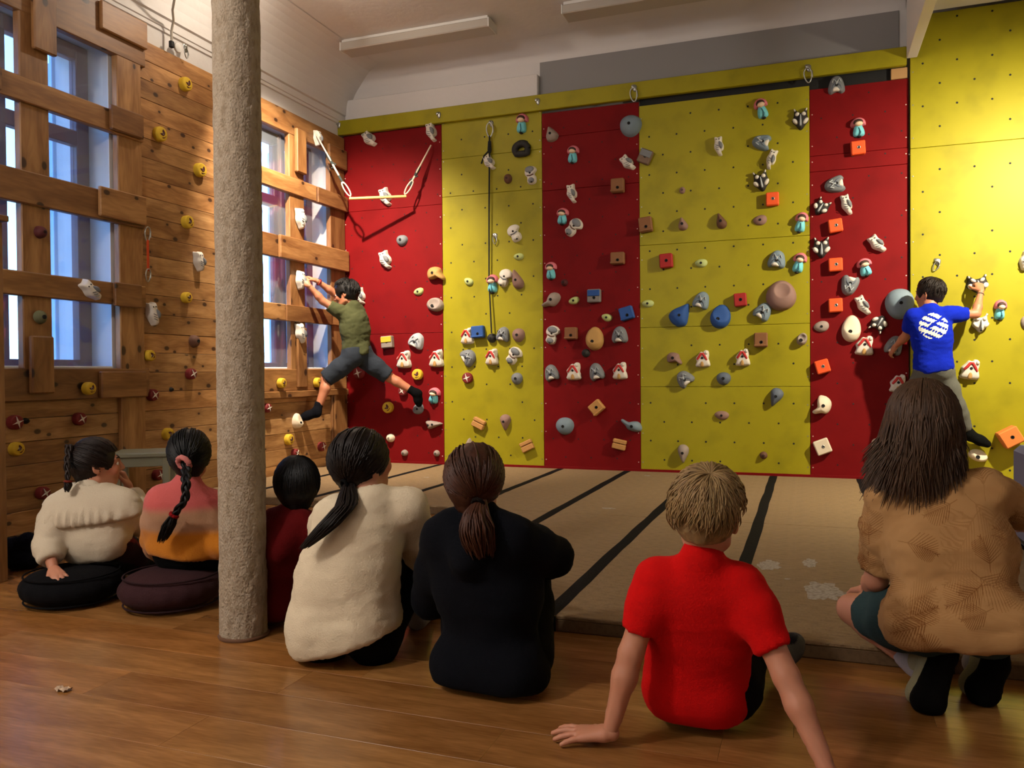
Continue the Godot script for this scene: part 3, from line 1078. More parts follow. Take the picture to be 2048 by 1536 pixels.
# ------------------------------------------------------------------ climbing holds
# kind, wall (0 painted panels, 1 window wall), where, size, turn in degrees, colour, label, group
var HOLDS := [
	["wolf", 0, Vector3(-4.118, 3.297, -7.180), Vector2(0.125, 0.179), 30, "white", "slender white animal hold on the left red panel, second from the top", "slender white animal holds"],
	["wolf", 0, Vector3(-3.433, 3.293, -7.180), Vector2(0.107, 0.193), 8, "white", "topmost slender white animal hold on the left red panel", "slender white animal holds"],
	["wolf", 0, Vector3(-3.944, 2.705, -7.180), Vector2(0.123, 0.188), 14, "white", "slender white animal hold on the left red panel, third from the top", "slender white animal holds"],
	["wolf", 0, Vector3(-3.951, 2.081, -7.180), Vector2(0.124, 0.189), 14, "white", "slender white animal hold on the left red panel, fourth from the top", "slender white animal holds"],
	["wolf", 0, Vector3(-4.240, 1.734, -7.180), Vector2(0.104, 0.171), 8, "white", "lowest slender white animal hold on the left red panel", "slender white animal holds"],
	["dome", 0, Vector3(-3.765, 2.267, -7.180), Vector2(0.122, 0.108), 0, "grey", "rounded grey dome hold on the left red panel", "rounded grey dome holds"],
	["comma", 0, Vector3(-3.394, 1.909, -7.180), Vector2(0.193, 0.155), -35, "tan", "curved tan jug hold on the left red panel", ""],
	["oval", 0, Vector3(-3.590, 1.752, -7.180), Vector2(0.109, 0.073), 15, "green", "flat oval pale green hold on the left red panel", "flat oval pale green holds"],
	["cup", 0, Vector3(-3.407, 1.619, -7.180), Vector2(0.177, 0.136), -10, "stone", "hollow stone grey pocket hold on the left red panel", "hollow stone grey pocket holds"],
	["cube", 0, Vector3(-3.927, 1.264, -7.180), Vector2(0.123, 0.119), 4, "yellowtop", "square yellow-topped grey block hold on the left red panel", ""],
	["face", 0, Vector3(-3.611, 1.273, -7.180), Vector2(0.164, 0.152), -25, "pale", "pale grey hold with carved face on the left red panel", ""],
	["house", 0, Vector3(-3.756, 1.093, -7.180), Vector2(0.149, 0.168), 0, "white", "left of two: white house hold with red roof on the left red panel", "white house holds with red roof"],
	["house", 0, Vector3(-3.402, 1.098, -7.180), Vector2(0.145, 0.165), 0, "white", "right of two: white house hold with red roof on the left red panel", "white house holds with red roof"],
	["disc", 0, Vector3(-4.261, 0.958, -7.180), Vector2(0.116, 0.111), 0, "redcross", "topmost round red and white hold on the left red panel", "round red and white holds"],
	["disc", 0, Vector3(-3.765, 0.777, -7.180), Vector2(0.094, 0.089), 20, "redcross", "lowest round red and white hold on the left red panel", "round red and white holds"],
	["disc", 0, Vector3(-3.604, 0.939, -7.180), Vector2(0.109, 0.098), 0, "yellow", "topmost round yellow hold on the left red panel", "round yellow holds"],
	["disc", 0, Vector3(-3.934, 0.612, -7.180), Vector2(0.112, 0.100), 30, "yellow", "lowest round yellow hold on the left red panel", "round yellow holds"],
	["girl", 0, Vector3(-3.432, 0.728, -7.180), Vector2(0.124, 0.161), -12, "pink", "pink-hooded turquoise girl hold on the left red panel", "pink-hooded turquoise girl holds"],
	["oval", 0, Vector3(-3.607, 0.600, -7.180), Vector2(0.126, 0.108), 40, "grey", "flat oval grey hold on the left red panel", ""],
	["wedge", 0, Vector3(-3.425, 0.445, -7.180), Vector2(0.161, 0.083), 0, "stone", "triangular stone grey hold on the left red panel", ""],
	["ball", 0, Vector3(-3.915, 0.308, -7.180), Vector2(0.090, 0.085), 0, "ivory", "small round ivory hold on the left red panel", "small round ivory holds"],
	["knob", 0, Vector3(-3.761, 0.162, -7.180), Vector2(0.072, 0.064), 0, "stone", "left of two: tiny stone grey knob hold on the left red panel", "tiny stone grey knob holds"],
	["knob", 0, Vector3(-3.411, 0.167, -7.180), Vector2(0.065, 0.064), 0, "stone", "right of two: tiny stone grey knob hold on the left red panel", "tiny stone grey knob holds"],
	["girl", 0, Vector3(-2.502, 3.270, -7.180), Vector2(0.123, 0.185), -5, "pink", "topmost pink-hooded turquoise girl hold on the narrow yellow panel", "pink-hooded turquoise girl holds"],
	["arch", 0, Vector3(-2.503, 3.038, -7.180), Vector2(0.193, 0.172), 0, "dark", "arched black loop hold on the narrow yellow panel", ""],
	["wolf", 0, Vector3(-2.830, 2.940, -7.180), Vector2(0.102, 0.155), 22, "white", "slender white animal hold on the narrow yellow panel", "slender white animal holds"],
	["knob", 0, Vector3(-2.645, 2.772, -7.180), Vector2(0.080, 0.093), 0, "brown", "tiny brown knob hold on the narrow yellow panel", "tiny brown knob holds"],
	["bear", 0, Vector3(-2.412, 2.784, -7.180), Vector2(0.122, 0.176), 8, "greywhite", "two-lobed grey and white animal hold on the narrow yellow panel", "two-lobed grey and white animal holds"],
	["bear", 0, Vector3(-2.579, 2.257, -7.180), Vector2(0.134, 0.168), 25, "white", "topmost two-lobed white animal hold on the narrow yellow panel", "two-lobed white animal holds"],
	["bear", 0, Vector3(-2.683, 1.842, -7.180), Vector2(0.136, 0.174), -25, "white", "lowest two-lobed white animal hold on the narrow yellow panel", "two-lobed white animal holds"],
	["oval", 0, Vector3(-2.546, 2.036, -7.180), Vector2(0.099, 0.065), 0, "green", "topmost flat oval pale green hold on the narrow yellow panel", "flat oval pale green holds"],
	["oval", 0, Vector3(-3.057, 1.826, -7.180), Vector2(0.099, 0.072), -25, "green", "lowest flat oval pale green hold on the narrow yellow panel", "flat oval pale green holds"],
	["girl", 0, Vector3(-2.810, 1.791, -7.180), Vector2(0.122, 0.180), 0, "pink", "lowest pink-hooded turquoise girl hold on the narrow yellow panel", "pink-hooded turquoise girl holds"],
	["tear", 0, Vector3(-2.563, 1.827, -7.180), Vector2(0.109, 0.196), 20, "mauve", "topmost drop-shaped mauve hold on the narrow yellow panel", "drop-shaped mauve holds"],
	["house", 0, Vector3(-3.072, 1.309, -7.180), Vector2(0.125, 0.153), 0, "white", "topmost white house hold with red roof on the narrow yellow panel", "white house holds with red roof"],
	["cube", 0, Vector3(-2.952, 1.340, -7.180), Vector2(0.124, 0.114), 3, "blue", "square blue block hold on the narrow yellow panel", "square blue block holds"],
	["knob", 0, Vector3(-2.820, 1.280, -7.180), Vector2(0.092, 0.090), 0, "dark", "tiny black knob hold on the narrow yellow panel", "tiny black knob holds"],
	["face", 0, Vector3(-2.703, 1.315, -7.180), Vector2(0.131, 0.141), -10, "grey", "topmost grey hold with carved face on the narrow yellow panel", "grey holds with carved face"],
	["dome", 0, Vector3(-2.552, 1.302, -7.180), Vector2(0.124, 0.131), 0, "mauve", "rounded mauve dome hold on the narrow yellow panel", ""],
	["face", 0, Vector3(-3.058, 1.103, -7.180), Vector2(0.172, 0.139), -60, "grey", "lowest grey hold with carved face on the narrow yellow panel", "grey holds with carved face"],
	["house", 0, Vector3(-2.821, 1.104, -7.180), Vector2(0.122, 0.152), 0, "white", "lowest white house hold with red roof on the narrow yellow panel", "white house holds with red roof"],
	["bear", 0, Vector3(-2.599, 1.106, -7.180), Vector2(0.140, 0.174), -35, "grey", "two-lobed grey animal hold on the narrow yellow panel", ""],
	["disc", 0, Vector3(-3.070, 0.902, -7.180), Vector2(0.104, 0.101), 0, "redcross", "round red and white hold on the narrow yellow panel", "round red and white holds"],
	["dome", 0, Vector3(-2.571, 0.894, -7.180), Vector2(0.110, 0.113), 0, "grey", "rounded grey dome hold on the narrow yellow panel", "rounded grey dome holds"],
	["block", 0, Vector3(-2.955, 0.471, -7.180), Vector2(0.124, 0.096), -25, "wood", "topmost grooved pale wood block hold on the narrow yellow panel", "grooved pale wood block holds"],
	["tear", 0, Vector3(-2.690, 0.479, -7.180), Vector2(0.106, 0.151), 180, "mauve", "lowest drop-shaped mauve hold on the narrow yellow panel", "drop-shaped mauve holds"],
	["tear", 0, Vector3(-3.061, 0.263, -7.180), Vector2(0.094, 0.125), 0, "stone", "drop-shaped stone grey hold on the narrow yellow panel", "drop-shaped stone grey holds"],
	["block", 0, Vector3(-2.472, 0.267, -7.180), Vector2(0.119, 0.098), 25, "wood", "lowest grooved pale wood block hold on the narrow yellow panel", "grooved pale wood block holds"],
	["tear", 0, Vector3(-2.215, 3.146, -7.180), Vector2(0.120, 0.146), 20, "stone", "drop-shaped stone grey hold on the middle red panel", "drop-shaped stone grey holds"],
	["dome", 0, Vector3(-1.476, 3.137, -7.180), Vector2(0.197, 0.194), 0, "bluegrey", "topmost rounded blue-grey dome hold on the middle red panel", "rounded blue-grey dome holds"],
	["girl", 0, Vector3(-2.011, 2.934, -7.180), Vector2(0.113, 0.163), -5, "pink", "topmost pink-hooded turquoise girl hold on the middle red panel", "pink-hooded turquoise girl holds"],
	["wolf", 0, Vector3(-1.505, 2.808, -7.180), Vector2(0.099, 0.160), 35, "white", "topmost slender white animal hold on the middle red panel", "slender white animal holds"],
	["wolf", 0, Vector3(-2.023, 2.580, -7.180), Vector2(0.095, 0.173), 5, "white", "lowest slender white animal hold on the middle red panel", "slender white animal holds"],
	["cube", 0, Vector3(-1.592, 2.611, -7.180), Vector2(0.118, 0.125), 0, "woodbrown", "topmost square brown wood block hold on the middle red panel", "square brown wood block holds"],
	["girl", 0, Vector3(-2.115, 2.378, -7.180), Vector2(0.114, 0.155), -5, "pink", "pink-hooded turquoise girl hold on the middle red panel, second from the top", "pink-hooded turquoise girl holds"],
	["bear", 0, Vector3(-2.007, 2.270, -7.180), Vector2(0.132, 0.182), -45, "greywhite", "topmost two-lobed grey and white animal hold on the middle red panel", "two-lobed grey and white animal holds"],
	["cube", 0, Vector3(-1.596, 1.964, -7.180), Vector2(0.123, 0.107), 0, "woodbrown", "square brown wood block hold on the middle red panel, second from the top", "square brown wood block holds"],
	["girl", 0, Vector3(-2.229, 1.885, -7.180), Vector2(0.111, 0.166), 0, "pink", "lowest pink-hooded turquoise girl hold on the middle red panel", "pink-hooded turquoise girl holds"],
	["knob", 0, Vector3(-2.101, 1.773, -7.180), Vector2(0.067, 0.064), 0, "darkred", "tiny dark red knob hold on the middle red panel", "tiny dark red knob holds"],
	["comma", 0, Vector3(-2.226, 1.613, -7.180), Vector2(0.183, 0.124), 205, "stone", "curved stone grey jug hold on the middle red panel", ""],
	["oval", 0, Vector3(-2.011, 1.604, -7.180), Vector2(0.104, 0.068), 15, "green", "topmost flat oval pale green hold on the middle red panel", "flat oval pale green holds"],
	["cube", 0, Vector3(-1.814, 1.638, -7.180), Vector2(0.121, 0.118), 0, "bluetop", "square blue-topped grey block hold on the middle red panel", ""],
	["cube", 0, Vector3(-1.517, 1.470, -7.180), Vector2(0.122, 0.116), 15, "blue", "square blue block hold on the middle red panel", "square blue block holds"],
	["oval", 0, Vector3(-1.705, 1.440, -7.180), Vector2(0.101, 0.068), -15, "green", "lowest flat oval pale green hold on the middle red panel", "flat oval pale green holds"],
	["bear", 0, Vector3(-2.219, 1.294, -7.180), Vector2(0.135, 0.175), -15, "greywhite", "lowest two-lobed grey and white animal hold on the middle red panel", "two-lobed grey and white animal holds"],
	["cube", 0, Vector3(-2.033, 1.304, -7.180), Vector2(0.114, 0.110), 0, "woodbrown", "lowest square brown wood block hold on the middle red panel", "square brown wood block holds"],
	["bowl", 0, Vector3(-1.817, 1.253, -7.180), Vector2(0.167, 0.217), 0, "tan", "large dished tan hold on the middle red panel", ""],
	["face", 0, Vector3(-1.587, 1.284, -7.180), Vector2(0.146, 0.152), 0, "grey", "topmost grey hold with carved face on the middle red panel", "grey holds with carved face"],
	["knob", 0, Vector3(-1.902, 1.123, -7.180), Vector2(0.080, 0.077), 0, "dark", "tiny black knob hold on the middle red panel", "tiny black knob holds"],
	["face", 0, Vector3(-2.231, 0.948, -7.180), Vector2(0.135, 0.152), 15, "grey", "grey hold with carved face, left of the bottom pair on the middle red panel", "grey holds with carved face"],
	["house", 0, Vector3(-2.016, 0.960, -7.180), Vector2(0.133, 0.156), 0, "white", "left of two: white house hold with red roof on the middle red panel", "white house holds with red roof"],
	["face", 0, Vector3(-1.805, 0.954, -7.180), Vector2(0.139, 0.159), 15, "grey", "grey hold with carved face, right of the bottom pair on the middle red panel", "grey holds with carved face"],
	["house", 0, Vector3(-1.588, 0.961, -7.180), Vector2(0.128, 0.152), 0, "white", "right of two: white house hold with red roof on the middle red panel", "white house holds with red roof"],
	["cube", 0, Vector3(-1.798, 0.628, -7.180), Vector2(0.121, 0.109), 40, "wood", "square pale wood block hold on the middle red panel", ""],
	["dome", 0, Vector3(-2.105, 0.455, -7.180), Vector2(0.172, 0.161), 0, "bluegrey", "lowest rounded blue-grey dome hold on the middle red panel", "rounded blue-grey dome holds"],
	["comma", 0, Vector3(-1.483, 0.474, -7.180), Vector2(0.190, 0.107), 150, "bluegrey", "curved blue-grey jug hold on the middle red panel", ""],
	["block", 0, Vector3(-1.593, 0.301, -7.180), Vector2(0.119, 0.094), -12, "wood", "grooved pale wood block hold on the middle red panel", "grooved pale wood block holds"],
	["girl", 0, Vector3(-0.362, 3.155, -7.180), Vector2(0.113, 0.176), 14, "pink", "topmost pink-hooded turquoise girl hold on the wide yellow panel", "pink-hooded turquoise girl holds"],
	["badger", 0, Vector3(-0.053, 3.036, -7.180), Vector2(0.125, 0.177), 0, "blackwhite", "topmost black and white badger head hold on the wide yellow panel", "black and white badger head holds"],
	["face", 0, Vector3(-0.367, 2.875, -7.180), Vector2(0.133, 0.151), 75, "bluegrey", "topmost blue-grey hold with carved face on the wide yellow panel", "blue-grey holds with carved face"],
	["wolf", 0, Vector3(-0.715, 2.877, -7.180), Vector2(0.083, 0.166), 0, "white", "topmost slender white animal hold on the wide yellow panel", "slender white animal holds"],
	["wolf", 0, Vector3(-0.287, 2.725, -7.180), Vector2(0.080, 0.167), -25, "white", "lowest slender white animal hold on the wide yellow panel", "slender white animal holds"],
	["badger", 0, Vector3(-0.368, 2.552, -7.180), Vector2(0.129, 0.176), 10, "blackwhite", "lowest black and white badger head hold on the wide yellow panel", "black and white badger head holds"],
	["cube", 0, Vector3(-0.276, 2.385, -7.180), Vector2(0.104, 0.109), 0, "orange", "square orange block hold on the wide yellow panel", "square orange block holds"],
	["cube", 0, Vector3(-1.344, 2.845, -7.180), Vector2(0.111, 0.123), -25, "greytop", "square grey-brown block hold on the wide yellow panel", ""],
	["knob", 0, Vector3(-1.026, 2.528, -7.180), Vector2(0.052, 0.061), 0, "mauve", "tiny mauve knob hold on the wide yellow panel", ""],
	["cube", 0, Vector3(-1.343, 2.246, -7.180), Vector2(0.115, 0.132), 6, "woodbrown", "topmost square brown wood block hold on the wide yellow panel", "square brown wood block holds"],
	["tear", 0, Vector3(-1.024, 2.237, -7.180), Vector2(0.086, 0.117), 12, "mauve", "drop-shaped mauve hold on the wide yellow panel", "drop-shaped mauve holds"],
	["tear", 0, Vector3(-0.701, 2.240, -7.180), Vector2(0.088, 0.141), 18, "brown", "drop-shaped brown hold on the wide yellow panel", ""],
	["oval", 0, Vector3(-0.377, 2.221, -7.180), Vector2(0.113, 0.088), 8, "mauve", "topmost flat oval mauve hold on the wide yellow panel", "flat oval mauve holds"],
	["girl", 0, Vector3(-0.052, 2.177, -7.180), Vector2(0.106, 0.174), -12, "pink", "pink-hooded turquoise girl hold on the wide yellow panel, second from the top", "pink-hooded turquoise girl holds"],
	["face", 0, Vector3(-0.242, 1.885, -7.180), Vector2(0.144, 0.151), -10, "bluegrey", "blue-grey hold with carved face on the wide yellow panel, second from the top", "blue-grey holds with carved face"],
	["girl", 0, Vector3(-0.068, 1.842, -7.180), Vector2(0.110, 0.174), -14, "pink", "lowest pink-hooded turquoise girl hold on the wide yellow panel", "pink-hooded turquoise girl holds"],
	["cube", 0, Vector3(-1.164, 1.918, -7.180), Vector2(0.113, 0.123), 3, "red", "topmost square red block hold on the wide yellow panel", "square red block holds"],
	["oval", 0, Vector3(-0.867, 1.885, -7.180), Vector2(0.106, 0.073), 0, "green", "topmost flat oval pale green hold on the wide yellow panel", "flat oval pale green holds"],
	["bowl", 0, Vector3(-0.211, 1.578, -7.180), Vector2(0.243, 0.255), 0, "mauve", "large dished mauve hold on the wide yellow panel", ""],
	["cube", 0, Vector3(-0.539, 1.553, -7.180), Vector2(0.103, 0.111), 4, "red", "lowest square red block hold on the wide yellow panel", "square red block holds"],
	["face", 0, Vector3(-0.864, 1.565, -7.180), Vector2(0.140, 0.151), -20, "bluegrey", "blue-grey hold with carved face on the wide yellow panel, third from the top", "blue-grey holds with carved face"],
	["tear", 0, Vector3(-1.040, 1.450, -7.180), Vector2(0.181, 0.218), -35, "blue", "drop-shaped blue hold on the wide yellow panel", ""],
	["bowl", 0, Vector3(-0.705, 1.418, -7.180), Vector2(0.171, 0.210), -15, "blue", "large dished blue hold on the wide yellow panel", ""],
	["face", 0, Vector3(-0.352, 1.453, -7.180), Vector2(0.141, 0.152), -35, "bluegrey", "lowest blue-grey hold with carved face on the wide yellow panel", "blue-grey holds with carved face"],
	["oval", 0, Vector3(-1.333, 1.552, -7.180), Vector2(0.107, 0.066), -3, "green", "lowest flat oval pale green hold on the wide yellow panel", "flat oval pale green holds"],
	["cube", 0, Vector3(-0.373, 1.209, -7.180), Vector2(0.109, 0.122), 0, "woodbrown", "lowest square brown wood block hold on the wide yellow panel", "square brown wood block holds"],
	["cup", 0, Vector3(-0.046, 1.210, -7.180), Vector2(0.082, 0.108), -20, "stone", "hollow stone grey pocket hold on the wide yellow panel", "hollow stone grey pocket holds"],
	["comma", 0, Vector3(-1.099, 1.058, -7.180), Vector2(0.139, 0.114), -40, "mauve", "curved mauve jug hold on the wide yellow panel", ""],
	["house", 0, Vector3(-0.858, 1.059, -7.180), Vector2(0.119, 0.143), 0, "white", "left of two: white house hold with red roof on the wide yellow panel", "white house holds with red roof"],
	["house", 0, Vector3(-0.524, 1.067, -7.180), Vector2(0.115, 0.145), 0, "white", "right of two: white house hold with red roof on the wide yellow panel", "white house holds with red roof"],
	["face", 0, Vector3(-1.017, 0.887, -7.180), Vector2(0.147, 0.140), 40, "grey", "grey hold with carved face on the wide yellow panel", "grey holds with carved face"],
	["dome", 0, Vector3(-0.682, 0.885, -7.180), Vector2(0.121, 0.112), 0, "slate", "rounded slate grey dome hold on the wide yellow panel", ""],
	["tear", 0, Vector3(-0.258, 0.723, -7.180), Vector2(0.108, 0.160), 160, "slate", "drop-shaped slate grey hold on the wide yellow panel", ""],
	["oval", 0, Vector3(-0.700, 0.567, -7.180), Vector2(0.121, 0.077), -5, "mauve", "lowest flat oval mauve hold on the wide yellow panel", "flat oval mauve holds"],
	["tear", 0, Vector3(-1.029, 0.226, -7.180), Vector2(0.099, 0.162), 180, "stone", "drop-shaped stone grey hold on the wide yellow panel", "drop-shaped stone grey holds"],
	["knob", 0, Vector3(-0.356, 0.232, -7.180), Vector2(0.065, 0.064), 0, "brown", "tiny brown knob hold on the wide yellow panel", "tiny brown knob holds"],
	["face", 0, Vector3(0.224, 3.281, -7.180), Vector2(0.129, 0.146), 0, "grey", "topmost grey hold with carved face on the right red panel", "grey holds with carved face"],
	["girl", 0, Vector3(0.389, 2.913, -7.180), Vector2(0.116, 0.161), 5, "pink", "topmost pink-hooded turquoise girl hold on the right red panel", "pink-hooded turquoise girl holds"],
	["cube", 0, Vector3(0.385, 2.744, -7.180), Vector2(0.108, 0.109), 3, "orange", "topmost square orange block hold on the right red panel", "square orange block holds"],
	["face", 0, Vector3(0.207, 2.468, -7.180), Vector2(0.137, 0.155), 100, "grey", "grey hold with carved face on the right red panel, second from the top", "grey holds with carved face"],
	["badger", 0, Vector3(0.108, 2.297, -7.180), Vector2(0.123, 0.139), -35, "blackwhite", "topmost black and white badger head hold on the right red panel", "black and white badger head holds"],
	["wolf", 0, Vector3(0.298, 2.298, -7.180), Vector2(0.083, 0.171), 10, "white", "topmost slender white animal hold on the right red panel", "slender white animal holds"],
	["cube", 0, Vector3(0.214, 2.129, -7.180), Vector2(0.106, 0.106), 7, "orange", "square orange block hold on the right red panel, second from the top", "square orange block holds"],
	["badger", 0, Vector3(0.107, 1.964, -7.180), Vector2(0.135, 0.173), 0, "blackwhite", "black and white badger head hold on the right red panel, second from the top", "black and white badger head holds"],
	["wolf", 0, Vector3(0.525, 1.963, -7.180), Vector2(0.096, 0.161), 32, "white", "slender white animal hold on the right red panel, second from the top", "slender white animal holds"],
	["cube", 0, Vector3(0.214, 1.811, -7.180), Vector2(0.107, 0.106), 2, "orange", "square orange block hold on the right red panel, third from the top", "square orange block holds"],
	["girl", 0, Vector3(0.436, 1.779, -7.180), Vector2(0.115, 0.150), 12, "pink", "lowest pink-hooded turquoise girl hold on the right red panel", "pink-hooded turquoise girl holds"],
	["face", 0, Vector3(0.319, 1.638, -7.180), Vector2(0.136, 0.163), 165, "grey", "grey hold with carved face on the right red panel, third from the top", "grey holds with carved face"],
	["cube", 0, Vector3(0.213, 1.479, -7.180), Vector2(0.107, 0.111), 2, "orange", "square orange block hold on the right red panel, fourth from the top", "square orange block holds"],
	["wolf", 0, Vector3(0.420, 1.472, -7.180), Vector2(0.089, 0.170), 22, "white", "lowest slender white animal hold on the right red panel", "slender white animal holds"],
	["oval", 0, Vector3(0.105, 1.310, -7.180), Vector2(0.119, 0.091), 10, "stone", "flat oval stone grey hold on the right red panel", "flat oval stone grey holds"],
	["bowl", 0, Vector3(0.334, 1.288, -7.180), Vector2(0.147, 0.220), -5, "ivory", "large dished ivory hold on the right red panel", "large dished ivory holds"],
	["badger", 0, Vector3(0.535, 1.319, -7.180), Vector2(0.125, 0.145), 150, "blackwhite", "lowest black and white badger head hold on the right red panel", "black and white badger head holds"],
	["house", 0, Vector3(0.431, 1.151, -7.180), Vector2(0.134, 0.154), -5, "white", "topmost white house hold with red roof on the right red panel", "white house holds with red roof"],
	["face", 0, Vector3(0.652, 1.147, -7.180), Vector2(0.131, 0.152), -20, "grey", "lowest grey hold with carved face on the right red panel", "grey holds with carved face"],
	["cube", 0, Vector3(0.112, 0.980, -7.180), Vector2(0.108, 0.111), 16, "orange", "lowest square orange block hold on the right red panel", "square orange block holds"],
	["house", 0, Vector3(0.677, 0.842, -7.180), Vector2(0.116, 0.144), -5, "white", "lowest white house hold with red roof on the right red panel", "white house holds with red roof"],
	["comma", 0, Vector3(0.104, 0.654, -7.180), Vector2(0.162, 0.157), 215, "ivory", "curved ivory jug hold on the right red panel", ""],
	["cube", 0, Vector3(0.111, 0.319, -7.180), Vector2(0.120, 0.120), 22, "ivory", "square ivory block hold on the right red panel", ""],
	["ball", 0, Vector3(0.515, 0.349, -7.180), Vector2(0.067, 0.089), 0, "ivory", "small round ivory hold on the right red panel", "small round ivory holds"],
	["dome", 0, Vector3(0.692, 1.478, -7.180), Vector2(0.217, 0.248), 0, "bluegrey", "rounded blue-grey dome hold on the right red panel", "rounded blue-grey dome holds"],
	["badger", 0, Vector3(1.232, 1.610, -7.150), Vector2(0.156, 0.139), 5, "blackwhite", "black and white badger head hold on the bright yellow panel", "black and white badger head holds"],
	["badger", 0, Vector3(1.253, 1.309, -7.150), Vector2(0.115, 0.147), 0, "white", "pale white badger head hold on the bright yellow panel", ""],
	["girl", 0, Vector3(1.387, 1.400, -7.150), Vector2(0.090, 0.161), -5, "pink", "pink-hooded turquoise girl hold on the bright yellow panel", "pink-hooded turquoise girl holds"],
	["house", 0, Vector3(1.184, 0.950, -7.150), Vector2(0.130, 0.155), -8, "white", "white house hold with red roof on the bright yellow panel", "white house holds with red roof"],
	["cube", 0, Vector3(1.441, 0.431, -7.150), Vector2(0.140, 0.130), 30, "orangewood", "square orange wood block hold on the bright yellow panel", ""],
	["bowl", 0, Vector3(1.239, 0.279, -7.150), Vector2(0.136, 0.093), -20, "ivory", "large dished ivory hold on the bright yellow panel", "large dished ivory holds"],
	["wolf", 0, Vector3(1.550, 1.770, -7.150), Vector2(0.079, 0.144), -20, "white", "slender white animal hold on the bright yellow panel", "slender white animal holds"],
	["oval", 0, Vector3(1.557, 1.300, -7.150), Vector2(0.066, 0.106), 0, "stone", "flat oval stone grey hold on the bright yellow panel", "flat oval stone grey holds"],
	["disc", 1, Vector3(-4.430, 3.147, -4.937), Vector2(0.104, 0.104), 0, "yellow", "topmost round yellow hold on the planks beside the pillar", "round yellow holds"],
	["disc", 1, Vector3(-4.430, 2.699, -4.672), Vector2(0.107, 0.107), 20, "yellow", "round yellow hold on the planks beside the pillar, second from the top", "round yellow holds"],
	["disc", 1, Vector3(-4.430, 2.534, -5.081), Vector2(0.107, 0.107), 0, "yellow", "round yellow hold on the planks beside the pillar, third from the top", "round yellow holds"],
	["disc", 1, Vector3(-4.430, 2.109, -4.938), Vector2(0.098, 0.098), 40, "yellow", "round yellow hold on the planks beside the pillar, fourth from the top", "round yellow holds"],
	["wolf", 1, Vector3(-4.430, 1.825, -5.051), Vector2(0.080, 0.154), 5, "white", "topmost slender white animal hold on the planks beside the pillar", "slender white animal holds"],
	["disc", 1, Vector3(-4.430, 1.536, -4.917), Vector2(0.083, 0.083), 0, "yellow", "round yellow hold on the planks beside the pillar, fifth from the top", "round yellow holds"],
	["wolf", 1, Vector3(-4.430, 1.389, -4.571), Vector2(0.089, 0.172), 8, "white", "lowest slender white animal hold on the planks beside the pillar", "slender white animal holds"],
	["dome", 1, Vector3(-4.430, 1.211, -5.007), Vector2(0.099, 0.099), 0, "brown", "rounded brown dome hold on the planks beside the pillar", ""],
	["disc", 1, Vector3(-4.430, 1.092, -4.542), Vector2(0.079, 0.079), 60, "yellow", "round yellow hold on the planks beside the pillar, sixth from the top", "round yellow holds"],
	["disc", 1, Vector3(-4.430, 0.959, -4.954), Vector2(0.084, 0.084), 10, "redcross", "topmost round red and white hold on the planks beside the pillar", "round red and white holds"],
	["disc", 1, Vector3(-4.430, 0.810, -4.565), Vector2(0.086, 0.086), 20, "redcross", "round red and white hold on the planks beside the pillar, second from the top", "round red and white holds"],
	["knob", 1, Vector3(-4.430, 0.845, -4.765), Vector2(0.034, 0.034), 0, "dark", "tiny black knob hold on the planks beside the pillar", "tiny black knob holds"],
	["disc", 1, Vector3(-4.430, 0.520, -4.709), Vector2(0.088, 0.088), 80, "yellow", "lowest round yellow hold on the planks beside the pillar", "round yellow holds"],
	["disc", 1, Vector3(-4.430, 0.232, -4.607), Vector2(0.080, 0.080), 0, "redcross", "lowest round red and white hold on the planks beside the pillar", "round red and white holds"],
	["knob", 1, Vector3(-4.390, 1.826, -3.658), Vector2(0.078, 0.078), 0, "darkred", "tiny dark red knob hold on the first window frame", "tiny dark red knob holds"],
	["dome", 1, Vector3(-4.390, 1.310, -3.649), Vector2(0.084, 0.084), 20, "olive", "rounded olive green dome hold on the first window frame", ""],
	["wolf", 1, Vector3(-4.390, 1.500, -4.007), Vector2(0.084, 0.162), 45, "white", "slender white animal hold on the first window frame", "slender white animal holds"],
	["disc", 1, Vector3(-4.390, 0.869, -3.983), Vector2(0.083, 0.083), 0, "yellow", "round yellow hold on the first window frame", "round yellow holds"],
	["disc", 1, Vector3(-4.440, 0.673, -3.952), Vector2(0.083, 0.083), 10, "redcross", "topmost round red and white hold on the planks below the first window", "round red and white holds"],
	["disc", 1, Vector3(-4.440, 0.678, -3.499), Vector2(0.087, 0.087), 0, "redcross", "round red and white hold on the planks below the first window, second from the top", "round red and white holds"],
	["knob", 1, Vector3(-4.440, 0.681, -3.584), Vector2(0.039, 0.039), 0, "dark", "tiny black knob hold on the planks below the first window", "tiny black knob holds"],
	["disc", 1, Vector3(-4.440, 0.520, -3.506), Vector2(0.082, 0.082), 30, "yellow", "round yellow hold on the planks below the first window", "round yellow holds"],
	["disc", 1, Vector3(-4.440, 0.233, -3.678), Vector2(0.079, 0.079), 10, "redcross", "lowest round red and white hold on the planks below the first window", "round red and white holds"],
	["wolf", 1, Vector3(-4.400, 2.380, -6.349), Vector2(0.100, 0.193), 5, "white", "slender white animal hold on the second window frame, second from the top", "slender white animal holds"],
	["wolf", 1, Vector3(-4.400, 1.815, -6.338), Vector2(0.091, 0.174), -5, "white", "slender white animal hold on the second window frame, third from the top", "slender white animal holds"],
	["wolf", 1, Vector3(-4.400, 1.324, -6.328), Vector2(0.100, 0.193), 8, "white", "lowest slender white animal hold on the second window frame", "slender white animal holds"],
	["wolf", 1, Vector3(-4.400, 3.195, -6.640), Vector2(0.074, 0.143), 0, "white", "topmost slender white animal hold on the second window frame", "slender white animal holds"],
